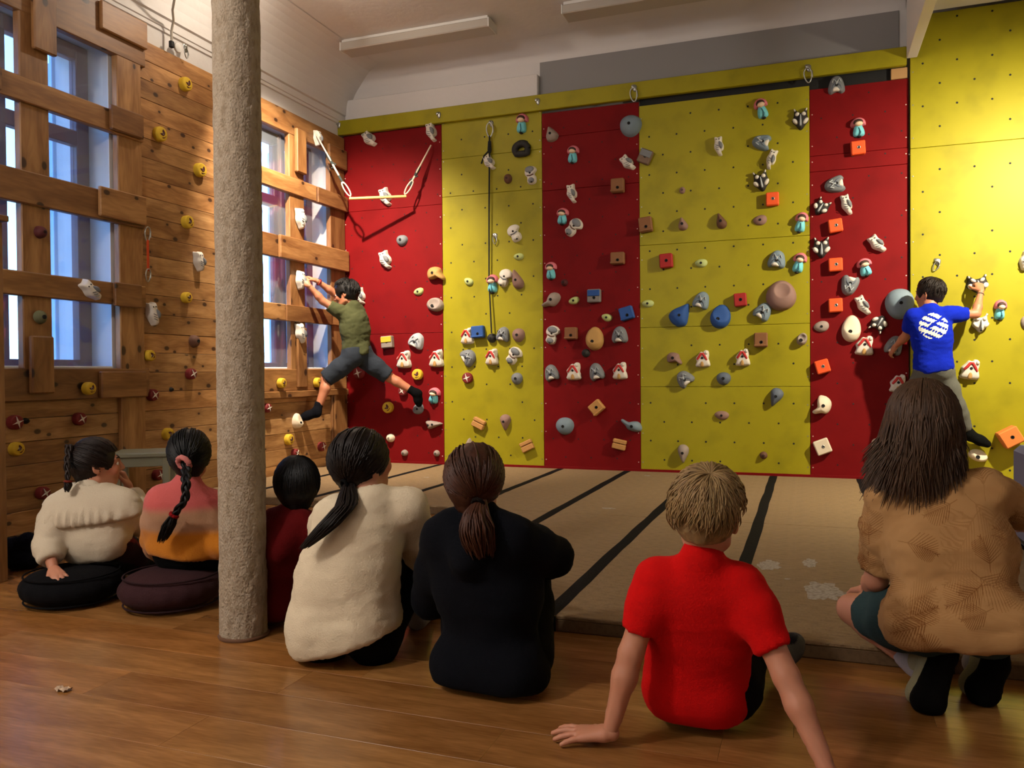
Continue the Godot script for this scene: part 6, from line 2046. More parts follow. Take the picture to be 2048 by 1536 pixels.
# short hair growing out of the crown in layered locks
func short_locks(S: Soup, J: Dictionary, B: Basis, s: float, n: int, lift: float, low: float, r: RandomNumberGenerator, rad := 0.003, wild := 0.01, fringe := 0.25) -> void:
	var crown := Vector3(0.12, 0.88, 0.42).normalized()
	for i in n:
		var a := r.randf_range(-PI, PI)
		var bottom := low if cos(a) > -0.1 else fringe
		var to := Vector3(sin(a), r.randf_range(bottom, bottom + 0.5), cos(a)).normalized()
		if cos(a) > -0.1 and cos(a) < 0.3:
			to = Vector3(sin(a), r.randf_range(-0.15, 0.4), cos(a)).normalized()
		var f0 := r.randf_range(0.0, 0.62)
		var f1 := minf(f0 + r.randf_range(0.34, 0.5), 1.0)
		var pts := PackedVector3Array()
		var tw := r.randf_range(-0.25, 0.25)
		var up := lift * r.randf_range(0.75, 1.15)
		for j in 7:
			var f := j / 6.0
			var v := crown.slerp(to, lerpf(f0, f1, f)).rotated(crown, tw * f * f)
			pts.append(on_head(J, B, s, v, up + wild * sin(f * PI * 0.8) + r.randf_range(-0.0015, 0.0015)))
		strand(S, pts, rad, rad * 0.35, shade(r), 4)

func build_people() -> void:
	var skin := skin_mat(Color(0.70, 0.47, 0.36))
	var tan := skin_mat(Color(0.66, 0.42, 0.30))
	red_boy(skin)
	navy_girl(skin)
	teen(skin)
	hood_child(tan)
	pink_girl(tan)
	ruffle_girl(skin)
	palm_person(skin)
	green_climber(tan)
	blue_climber(tan)

func red_boy(skin: Material) -> void:
	var J := {"head": Vector3(-0.241, 0.584, -2.100), "neck": Vector3(-0.254, 0.478, -2.070), "pel": Vector3(-0.278, 0.112, -2.200), "shL": Vector3(-0.368, 0.415, -2.070), "shR": Vector3(-0.149, 0.413, -2.090), "elL": Vector3(-0.425, 0.235, -2.030), "wrL": Vector3(-0.475, 0.034, -2.000), "elR": Vector3(-0.051, 0.224, -2.020), "wrR": Vector3(0.045, 0.036, -1.940), "hipL": Vector3(-0.340, 0.100, -2.230), "hipR": Vector3(-0.200, 0.100, -2.230), "knL": Vector3(-0.310, 0.340, -2.500), "knR": Vector3(-0.177, 0.219, -2.480), "anL": Vector3(-0.290, 0.075, -2.640), "anR": Vector3(-0.089, 0.075, -2.600), "toL": Vector3(-0.300, 0.035, -2.790), "toR": Vector3(-0.041, 0.090, -2.700)}
	J["rise"] = 0.02
	var r := RandomNumberGenerator.new()
	r.seed = 11
	var p := begin_person("boy in a plain red T-shirt with short blond hair, sitting propped on both hands", Vector3(J.pel.x, 0, J.pel.z))
	var s := 0.84
	var hs := 0.96
	var B := facing(Vector3(0.10, 0.0, -1.0), Vector3(0.06, 1, 0.08))
	var S := skin_body(J, s)
	head_shape(S, J, B, hs)
	hand_on(S, J, "L", Vector3(-0.98, -0.10, 0.10), Vector3(-0.1, 0.98, 0.12), 0.9, [0.02, 0.16, 0.16], 0.30, 0.7, 0.0034)
	hand_on(S, J, "R", Vector3(0.62, -0.12, 0.70), Vector3(0.1, 0.98, 0.1), 0.9, [0.15, 0.25, 0.2], 0.25, 0.7)
	part("body", S.done(), skin, p)
	eyes_and_brows(J, B, hs, Color(0.35, 0.25, 0.14), p)
	var tee := shirt(J, s, 0.012, [0.66, 0.66], Vector3(0, 0.03, 0), Vector3(0, -1, 0), 0.0095, 0.008, [[J.pel + Vector3(-0.048, -0.01, 0.015), J.pel + Vector3(0.03, -0.02, 0.015), 0.096, 0.092], [J.pel + Vector3(-0.045, 0.08, 0.01), J.pel + Vector3(-0.04, 0.0, 0.015), 0.085, 0.092]], null, 0.0, 0.048, 300.0)
	part("shirt", tee.done(), cloth(Color(0.74, 0.04, 0.035)), p)
	part("shorts", trousers(J, s, 0.018, [1.7, 1.7], 0.0125, 0.006, null, 0.2).done(), cloth(Color(0.02, 0.02, 0.03)), p)
	for e in ["L", "R"]:
		var navy := lin(Color(0.03, 0.035, 0.075))
		var grey := lin(Color(0.30, 0.30, 0.27))
		part("sock", foot_cover(J, e, s, 0.008, 0.3, null, func(q: Vector3, n: Vector3) -> Color: return grey if n.x > 0.55 or n.y < -0.7 else navy).done(), cloth(Color.WHITE), p)
	var H := hair_cap(J, B, hs, 0.007, 0.04, -0.052)
	short_locks(H, J, B, hs, 1300, 0.013, -0.66, r, 0.0030, 0.014, 0.35)
	part("hair", H.done(), hair_mat(Color(0.56, 0.455, 0.30)), p)

func navy_girl(skin: Material) -> void:
	var J := {"head": Vector3(-0.936, 0.626, -2.240), "neck": Vector3(-0.924, 0.513, -2.220), "pel": Vector3(-0.900, 0.115, -2.270), "shL": Vector3(-1.029, 0.463, -2.200), "shR": Vector3(-0.803, 0.464, -2.220), "elL": Vector3(-1.147, 0.217, -2.360), "wrL": Vector3(-1.100, 0.360, -2.580), "elR": Vector3(-0.730, 0.389, -2.360), "wrR": Vector3(-0.832, 0.309, -2.560), "hipL": Vector3(-0.990, 0.100, -2.300), "hipR": Vector3(-0.800, 0.100, -2.300), "knL": Vector3(-1.160, 0.340, -2.580), "knR": Vector3(-0.883, 0.313, -2.600), "anL": Vector3(-1.170, 0.070, -2.660), "anR": Vector3(-0.908, 0.079, -2.680), "toL": Vector3(-1.180, 0.035, -2.800), "toR": Vector3(-0.917, 0.011, -2.785)}
	var r := RandomNumberGenerator.new()
	r.seed = 12
	var p := begin_person("girl in a dark navy hoodie with a low reddish brown ponytail, sitting", Vector3(J.pel.x, 0, J.pel.z))
	var s := 0.88
	var hs := 0.95
	var B := facing(Vector3(-0.02, 0.08, -1.0), Vector3(0.02, 1, 0.12))
	var S := skin_body(J, s)
	head_shape(S, J, B, hs)
	hand_on(S, J, "L", Vector3(0.7, -0.1, -0.5), Vector3(0, 0.6, -0.7), 0.85, [0.4, 0.5, 0.4])
	hand_on(S, J, "R", Vector3(-0.7, -0.2, -0.5), Vector3(0, 0.6, -0.7), 0.85, [0.4, 0.5, 0.4])
	part("body", S.done(), skin, p)
	eyes_and_brows(J, B, hs, Color(0.15, 0.09, 0.06), p)
	var lat: Vector3 = (J.shR - J.shL).normalized()
	var bk := Vector3(0.05, 0, 1)
	var hood := [[J.neck - lat * 0.075 + bk * 0.03, J.neck - Vector3(0, 0.10, 0) + bk * 0.085, 0.038, 0.042, 0.03], [J.neck + lat * 0.075 + bk * 0.03, J.neck - Vector3(0, 0.10, 0) + bk * 0.085, 0.038, 0.042, 0.03],
		[J.pel + Vector3(-0.085, -0.05, 0.02), J.pel + Vector3(0.08, -0.05, 0.02), 0.105, 0.105], [J.pel + Vector3(-0.055, 0.17, 0), J.pel + Vector3(0.055, 0.17, 0), 0.105, 0.105]]
	var top := shirt(J, s, 0.022, [1.85, 1.9], Vector3(0, 0.022, 0), Vector3(0, -1, 0), 0.012, 0.009, hood, null, 0.0, 0.052, 260.0)
	part("hoodie", top.done(), cloth(Color(0.020, 0.026, 0.050)), p)
	part("trousers", trousers(J, s, 0.012, [1.9, 1.9], 0.0125, 0.005, null, 0.1).done(), cloth(Color(0.015, 0.015, 0.018)), p)
	for e in ["L", "R"]:
		part("sock", foot_cover(J, e, s, 0.007, 0.25).done(), cloth(Color(0.66, 0.62, 0.60)), p)
	var tie := Vector3(0.46, -0.60, 0.78)
	var H := hair_cap(J, B, hs, 0.011, 0.035, -0.08)
	swept(H, J, B, hs, tie, 520, 0.012, r)
	var t0 := on_head(J, B, hs, tie, 0.02)
	bundle(H, [t0 - Vector3(0, 0, 0.005), t0 + Vector3(0.0, -0.03, 0.028), t0 + Vector3(0.006, -0.09, 0.036), t0 + Vector3(0.016, -0.155, 0.03)], [0.012, 0.034, 0.05, 0.046, 0.036], 300, r, 0.0042, 0.6, 1.5)
	part("hair", H.done(), hair_mat(Color(0.27, 0.145, 0.085)), p)
	hair_tie("hair_tie", t0 + Vector3(0, -0.006, 0.01), Vector3(0, -0.6, 1), 0.016, 0.006, Color(0.06, 0.03, 0.02), p)

func teen(skin: Material) -> void:
	var J := {"head": Vector3(-1.418, 0.650, -2.400), "neck": Vector3(-1.364, 0.521, -2.360), "pel": Vector3(-1.434, 0.119, -2.320), "mid": Vector3(-1.438, 0.282, -2.330), "shL": Vector3(-1.506, 0.467, -2.350), "shR": Vector3(-1.254, 0.497, -2.420), "elL": Vector3(-1.670, 0.370, -2.560), "wrL": Vector3(-1.580, 0.420, -2.640), "elR": Vector3(-1.292, 0.297, -2.580), "wrR": Vector3(-1.428, 0.171, -2.800), "hipL": Vector3(-1.535, 0.044, -2.340), "hipR": Vector3(-1.354, 0.057, -2.360), "knL": Vector3(-1.620, 0.360, -2.640), "knR": Vector3(-1.343, 0.318, -2.660), "anL": Vector3(-1.620, 0.070, -2.660), "anR": Vector3(-1.366, 0.065, -2.700), "toL": Vector3(-1.630, 0.035, -2.800), "toR": Vector3(-1.400, 0.026, -2.810)}
	J["rise"] = 0.1
	var r := RandomNumberGenerator.new()
	r.seed = 13
	var p := begin_person("teenager in a cream sweatshirt with a long dark ponytail, looking up to the right", Vector3(J.pel.x, 0, J.pel.z))
	var s := 0.95
	var hs := 1.0
	var B := facing(Vector3(0.38, 0.22, -0.92), Vector3(0.0, 1, 0.2))
	var S := skin_body(J, s)
	head_shape(S, J, B, hs, 0.0048)
	hand_on(S, J, "L", Vector3(0.8, -0.2, -0.4), Vector3(0, 0.6, -0.7), 0.9, [0.4, 0.5, 0.4])
	hand_on(S, J, "R", Vector3(-0.8, -0.3, -0.3), Vector3(0, 0.6, -0.7), 0.9, [0.4, 0.5, 0.4])
	part("body", S.done(), skin, p)
	eyes_and_brows(J, B, hs, Color(0.06, 0.04, 0.03), p)
	var lat: Vector3 = (J.shR - J.shL).normalized()
	var bag := [[J.pel - lat * 0.085, J.pel + lat * 0.06, 0.105, 0.105], [J.mid - lat * 0.05, J.pel - lat * 0.085, 0.100, 0.105, 0.06], [J.mid + lat * 0.06, J.pel + lat * 0.06, 0.100, 0.105, 0.06], [J.neck.lerp(J.mid, 0.4), J.mid, 0.10, 0.105, 0.06], [J.pel + Vector3(-0.085, -0.05, 0.02), J.pel + Vector3(0.03, -0.03, 0.02), 0.10, 0.10]]
	var hem := Vector3(-1.572, 0.014, -2.250)
	var top := shirt(J, s, 0.02, [1.5, 1.9], hem, Vector3(0.30, -1, -0.1), 0.0115, 0.011, bag, null, 0.0, 0.046, 480.0)
	part("sweatshirt", top.done(), cloth(Color(0.80, 0.74, 0.63)), p)
	part("trousers", trousers(J, s, 0.008, [1.9, 1.9], 0.0125, 0.005, null, 0.1).done(), cloth(Color(0.015, 0.014, 0.016)), p)
	for e in ["L", "R"]:
		part("sock", foot_cover(J, e, s, 0.007, 0.3).done(), cloth(Color(0.62, 0.60, 0.58)), p)
	var tie := Vector3(0.34, -0.55, 0.78)
	var H := hair_cap(J, B, hs, 0.010, 0.035, -0.08)
	swept(H, J, B, hs, tie, 560, 0.011, r)
	var t0 := on_head(J, B, hs, tie, 0.02)
	bundle(H, [t0 + Vector3(0, 0, -0.01), Vector3(-1.388, 0.533, -2.250), Vector3(-1.416, 0.483, -2.200), Vector3(-1.459, 0.437, -2.180), Vector3(-1.504, 0.398, -2.170)], [0.014, 0.03, 0.034, 0.032, 0.024, 0.012], 260, r, 0.004, 0.5, 1.6)
	part("hair", H.done(), hair_mat(Color(0.105, 0.068, 0.048)), p)
	hair_tie("hair_tie", t0 + Vector3(-0.005, 0, 0.01), Vector3(-0.5, -0.4, 1), 0.015, 0.005, Color(0.02, 0.02, 0.02), p)

func hood_child(skin: Material) -> void:
	var J := {"head": Vector3(-1.835, 0.523, -2.620), "neck": Vector3(-1.840, 0.400, -2.580), "pel": Vector3(-1.970, 0.110, -2.600), "shL": Vector3(-1.928, 0.345, -2.560), "shR": Vector3(-1.739, 0.360, -2.600), "elL": Vector3(-2.022, 0.187, -2.620), "wrL": Vector3(-2.040, 0.300, -2.760), "elR": Vector3(-1.734, 0.221, -2.650), "wrR": Vector3(-1.840, 0.310, -2.770), "hipL": Vector3(-2.030, 0.100, -2.630), "hipR": Vector3(-1.900, 0.100, -2.630), "knL": Vector3(-2.080, 0.300, -2.740), "knR": Vector3(-1.820, 0.300, -2.760), "anL": Vector3(-2.060, 0.070, -2.700), "anR": Vector3(-1.860, 0.070, -2.700), "toL": Vector3(-2.060, 0.035, -2.810), "toR": Vector3(-1.860, 0.035, -2.810)}
	var r := RandomNumberGenerator.new()
	r.seed = 14
	var p := begin_person("child with a black bob in a dark red hooded top, sitting right behind the pillar", Vector3(J.pel.x, 0, J.pel.z))
	var s := 0.8
	var hs := 0.92
	var B := facing(Vector3(-0.55, 0.05, -0.83), Vector3(0.0, 1, 0.05))
	var S := skin_body(J, s)
	head_shape(S, J, B, hs, 0.0065)
	hand_on(S, J, "L", Vector3(0.5, -0.3, -0.4), Vector3(0, 0.6, -0.7), 0.8, [0.4, 0.5, 0.4])
	hand_on(S, J, "R", Vector3(-0.5, -0.3, -0.4), Vector3(0, 0.6, -0.7), 0.8, [0.4, 0.5, 0.4])
	part("body", S.done(), skin, p)
	eyes_and_brows(J, B, hs, Color(0.03, 0.02, 0.02), p)
	var bk := Vector3(-0.1, 0, 1)
	var hood := [[J.neck + Vector3(-0.07, 0.01, 0.02), J.neck - Vector3(0.0, 0.10, -0.075), 0.036, 0.042, 0.03], [J.neck + Vector3(0.07, 0.01, 0.02), J.neck - Vector3(0.0, 0.10, -0.075), 0.036, 0.042, 0.03],
		[J.pel + Vector3(-0.06, -0.04, 0.02), J.pel + Vector3(0.06, -0.04, 0.02), 0.10, 0.10]]
	part("hooded_top", shirt(J, s, 0.022, [1.85, 1.85], Vector3(0, 0.025, 0), Vector3(0, -1, 0), 0.0125, 0.008, hood, null, 0.0, 0.05, 280.0).done(), cloth(Color(0.31, 0.025, 0.03)), p)
	part("trousers", trousers(J, s, 0.014, [1.9, 1.9], 0.0135, 0.005, null, 0.1).done(), cloth(Color(0.02, 0.02, 0.03)), p)
	for e in ["L", "R"]:
		part("sock", foot_cover(J, e, s, 0.007, 0.25).done(), cloth(Color(0.5, 0.5, 0.52)), p)
	var H := hair_cap(J, B, hs, 0.014, 0.035, -0.10)
	for i in 420:
		var a := r.randf_range(-2.3, 2.3)
		var to := Vector3(sin(a), r.randf_range(-0.95, -0.5), cos(a) * 0.95).normalized()
		var pts := PackedVector3Array()
		for j in 9:
			pts.append(on_head(J, B, hs, Vector3(0.05, 1, 0.1).normalized().slerp(to, j / 8.0), 0.0155 + r.randf_range(-0.002, 0.002)))
		strand(H, pts, 0.003, 0.002, shade(r))
	part("hair", H.done(), hair_mat(Color(0.022, 0.018, 0.018)), p)

func pink_girl(skin: Material) -> void:
	var J := {"head": Vector3(-2.432, 0.611, -2.720), "neck": Vector3(-2.414, 0.479, -2.680), "pel": Vector3(-2.460, 0.215, -2.700), "shL": Vector3(-2.499, 0.430, -2.620), "shR": Vector3(-2.335, 0.404, -2.760), "elL": Vector3(-2.630, 0.246, -2.720), "wrL": Vector3(-2.771, 0.133, -2.900), "elR": Vector3(-2.269, 0.248, -2.720), "wrR": Vector3(-2.463, 0.144, -2.900), "hipL": Vector3(-2.540, 0.200, -2.740), "hipR": Vector3(-2.380, 0.200, -2.740), "knL": Vector3(-2.740, 0.160, -2.980), "knR": Vector3(-2.240, 0.160, -3.000), "anL": Vector3(-2.460, 0.060, -3.060), "anR": Vector3(-2.560, 0.070, -3.140), "toL": Vector3(-2.340, 0.040, -3.080), "toR": Vector3(-2.660, 0.040, -3.120)}
	var r := RandomNumberGenerator.new()
	r.seed = 15
	var p := begin_person("girl in a pink to orange sweater with a long black braid, on the plum cushion", Vector3(J.pel.x, 0, J.pel.z))
	var s := 0.82
	var hs := 0.93
	var B := facing(Vector3(-0.55, 0.03, -0.84), Vector3(0.0, 1, 0.08))
	var S := skin_body(J, s)
	head_shape(S, J, B, hs, 0.0065)
	hand_on(S, J, "L", Vector3(0.5, -0.3, -0.4), Vector3(0, 0.8, -0.5), 0.8, [0.4, 0.5, 0.4])
	hand_on(S, J, "R", Vector3(-0.5, -0.3, -0.4), Vector3(0, 0.8, -0.5), 0.8, [0.4, 0.5, 0.4])
	part("body", S.done(), skin, p)
	eyes_and_brows(J, B, hs, Color(0.03, 0.02, 0.02), p)
	var pink := lin(Color(0.72, 0.34, 0.33))
	var beige := lin(Color(0.66, 0.50, 0.38))
	var gold := lin(Color(0.72, 0.44, 0.13))
	var y0: float = J.pel.y
	var paint := func(q: Vector3, _n: Vector3) -> Color:
		var f: float = (q.y - y0) / 0.32
		return gold.lerp(beige, smoothstep(0.26, 0.36, f)).lerp(pink, smoothstep(0.52, 0.66, f))
	part("sweater", shirt(J, s, 0.019, [1.85, 1.85], J.pel + Vector3(0, -0.015, 0), Vector3(-0.08, -1, 0.0), 0.0115, 0.009, [[J.pel + Vector3(-0.07, 0.02, 0), J.pel + Vector3(0.06, 0.02, 0), 0.09, 0.09]], paint, 0.0, 0.05, 280.0).done(), cloth(Color.WHITE), p)
	part("trousers", trousers(J, s, 0.012, [1.9, 1.9], 0.0135, 0.005, null, 0.25).done(), cloth(Color(0.02, 0.02, 0.022)), p)
	for e in ["L", "R"]:
		part("sock", foot_cover(J, e, s, 0.006, 0.2).done(), cloth(Color(0.3, 0.3, 0.32)), p)
	var tie := Vector3(0.0, -0.35, 0.95)
	var H := hair_cap(J, B, hs, 0.012, 0.035, -0.085)
	swept(H, J, B, hs, tie, 460, 0.013, r)
	var t0 := on_head(J, B, hs, tie, 0.018)
	var side := Vector3(0.94, 0, -0.34)
	var path := [t0, Vector3(-2.302, 0.526, -2.550), Vector3(-2.299, 0.460, -2.540), Vector3(-2.354, 0.398, -2.540)]
	braid(H, path, 0.021, 0.017, r, side, Vector3(0.3, 0, 0.94))
	bundle(H, [path[3], Vector3(-2.385, 0.345, -2.540), Vector3(-2.421, 0.283, -2.540)], [0.010, 0.026, 0.024, 0.016], 110, r, 0.0032)
	part("hair", H.done(), hair_mat(Color(0.026, 0.022, 0.022)), p)
	hair_tie("scrunchie", t0 + Vector3(0, 0.004, 0.012), Vector3(0, -0.5, 1), 0.026, 0.011, Color(0.70, 0.42, 0.40), p)
	hair_tie("hair_tie", path[3], Vector3(-0.5, -0.8, 0.1), 0.014, 0.007, Color(0.48, 0.05, 0.06), p)

func ruffle_girl(skin: Material) -> void:
	var J := {"head": Vector3(-2.940, 0.562, -2.720), "neck": Vector3(-2.942, 0.442, -2.680), "pel": Vector3(-2.930, 0.215, -2.680), "shL": Vector3(-3.032, 0.378, -2.600), "shR": Vector3(-2.802, 0.389, -2.740), "elL": Vector3(-3.027, 0.235, -2.540), "wrL": Vector3(-2.930, 0.154, -2.480), "elR": Vector3(-2.839, 0.278, -2.860), "wrR": Vector3(-2.967, 0.430, -2.920), "hipL": Vector3(-3.000, 0.200, -2.710), "hipR": Vector3(-2.860, 0.200, -2.740), "knL": Vector3(-3.140, 0.170, -2.980), "knR": Vector3(-2.890, 0.070, -2.920), "anL": Vector3(-2.900, 0.060, -3.020), "anR": Vector3(-3.000, 0.070, -3.120), "toL": Vector3(-2.800, 0.050, -3.080), "toR": Vector3(-3.100, 0.050, -3.120)}
	var r := RandomNumberGenerator.new()
	r.seed = 16
	var p := begin_person("girl in a white sweater with a wide ruffled collar, on the black cushion", Vector3(J.pel.x, 0, J.pel.z))
	var s := 0.82
	var hs := 0.94
	var B := facing(Vector3(0.62, 0.02, -0.78), Vector3(0.0, 1, 0.04))
	var S := skin_body(J, s)
	head_shape(S, J, B, hs, 0.005)
	hand_on(S, J, "L", Vector3(0.8, -0.25, 0.35), Vector3(-0.1, 0.9, 0.3), 0.8, [0.15, 0.3, 0.25], 0.2, 0.6)
	hand_on(S, J, "R", Vector3(-0.25, 0.9, 0.2), Vector3(0.6, 0.0, -0.7), 0.8, [0.6, 0.7, 0.5])
	part("body", S.done(), skin, p)
	eyes_and_brows(J, B, hs, Color(0.12, 0.07, 0.05), p)
	var white := Color(0.74, 0.69, 0.60)
	part("sweater", shirt(J, s, 0.02, [1.48, 1.7], J.pel + Vector3(0, -0.075, 0), Vector3(0.16, -1, 0.0), 0.0115, 0.010, [[J.pel + Vector3(-0.06, 0.03, 0), J.pel + Vector3(0.06, 0.03, -0.02), 0.096, 0.096]], null, 0.12, 0.05, 520.0).done(), cloth(white), p)
	# cape-like collar lying over the shoulders, its rim ruffled
	var lat: Vector3 = (J.shR - J.shL).normalized()
	var F := Field.new(J.neck - Vector3(0.32, 0.24, 0.28), J.neck + Vector3(0.32, 0.1, 0.28), 0.0105)
	torso(F, J, s, 0.032)
	F.cap(J.shL - Vector3(0.005, 0.05, 0), J.shR - Vector3(-0.005, 0.05, 0), 0.072, 0.072, 0.04)
	F.cut(J.neck - Vector3(0, 0.115, 0), Vector3(0.05, -1, -0.12), 0.008)
	F.carve(J.neck + Vector3(0, 0.06, -0.01), J.neck + Vector3(0, 0.12, -0.01), 0.066, 0.075, 0.01)
	var C := Soup.new()
	var ny: float = J.neck.y - 0.115
	F.mesh(C, org, null, func(q: Vector3, n: Vector3) -> float:
		var a := atan2(q.x - J.neck.x, q.z - J.neck.z)
		var f := smoothstep(0.08, 0.0, q.y - ny)
		return f * (0.006 + 0.008 * sin(a * 26.0) * (1.0 - absf(n.y))) + folds(q, 0.006, 260.0, lat))
	part("ruffled_collar", C.done(), cloth(white), p)
	var black := lin(Color(0.02, 0.02, 0.03))
	var plum := lin(Color(0.16, 0.03, 0.05))
	var pinkc := lin(Color(0.45, 0.12, 0.16))
	part("leggings", trousers(J, s, 0.012, [1.9, 1.9], 0.0125, 0.004, func(q: Vector3, n: Vector3) -> Color:
		if q.x > J.hipR.x + 0.05:
			return pinkc if absf(n.y - 0.35) < 0.10 else plum
		return black, 0.25).done(), cloth(Color.WHITE), p)
	for e in ["L", "R"]:
		part("sock", foot_cover(J, e, s, 0.006, 0.2).done(), cloth(Color(0.62, 0.62, 0.66)), p)
	var tie := Vector3(-0.28, 0.42, 0.9)
	var H := hair_cap(J, B, hs, 0.009, 0.03, -0.075)
	swept(H, J, B, hs, tie, 460, 0.010, r)
	var t0 := on_head(J, B, hs, tie, 0.016)
	braid(H, [t0, Vector3(-2.991, 0.653, -2.620), Vector3(-2.959, 0.583, -2.580), Vector3(-2.932, 0.508, -2.560)], 0.019, 0.012, r, Vector3(0.94, 0, -0.34), Vector3(0.3, 0, 0.94))
	bundle(H, [Vector3(-2.932, 0.508, -2.560), Vector3(-2.930, 0.460, -2.555)], [0.010, 0.014, 0.008], 50, r, 0.003)
	part("hair", H.done(), hair_mat(Color(0.12, 0.075, 0.055)), p)
	hair_tie("hair_tie", Vector3(-2.932, 0.506, -2.560), Vector3(0, -1, 0.1), 0.012, 0.005, Color(0.42, 0.16, 0.12), p)

func palm_texture() -> ImageTexture:
	var w := 512
	var im := Image.create(w, w, true, Image.FORMAT_RGB8)
	im.fill(Color(1, 1, 1))
	var r := RandomNumberGenerator.new()
	r.seed = 99
	var ink := Color(0.70, 0.60, 0.48)
	for k in 15:
		var o := Vector2(r.randf() * w, r.randf() * w)
		var a := r.randf() * TAU
		var len := r.randf_range(110.0, 170.0)
		var bend := r.randf_range(-0.6, 0.6)
		var p := o
		for i in 30:
			var f := i / 29.0
			var d := Vector2.from_angle(a + bend * f)
			var q := p + d * len / 30.0
			stroke(im, p, q, 1.6, ink, w)
			p = q
			if i > 4 and i % 2 == 0:
				for sd in [-1.0, 1.0]:
					var ld := Vector2.from_angle(a + bend * f + sd * (0.95 - 0.35 * f))
					var ll := len * (0.42 * sin(PI * minf(f + 0.12, 1.0)) + 0.08)
					stroke(im, p, p + ld * ll, 2.1, ink, w)
	im.generate_mipmaps()
	return ImageTexture.create_from_image(im)

func stroke(im: Image, a: Vector2, b: Vector2, r0: float, c: Color, w: int) -> void:
	var n := int((b - a).length() / 1.0) + 1
	for i in n + 1:
		var f := float(i) / n
		var p := a.lerp(b, f)
		var rr := maxf(r0 * (1.0 - f * 0.6), 0.7)
		for y in range(int(p.y - rr), int(p.y + rr) + 2):
			for x in range(int(p.x - rr), int(p.x + rr) + 2):
				if Vector2(x, y).distance_to(p) <= rr:
					im.set_pixel(posmod(x, w), posmod(y, w), c)

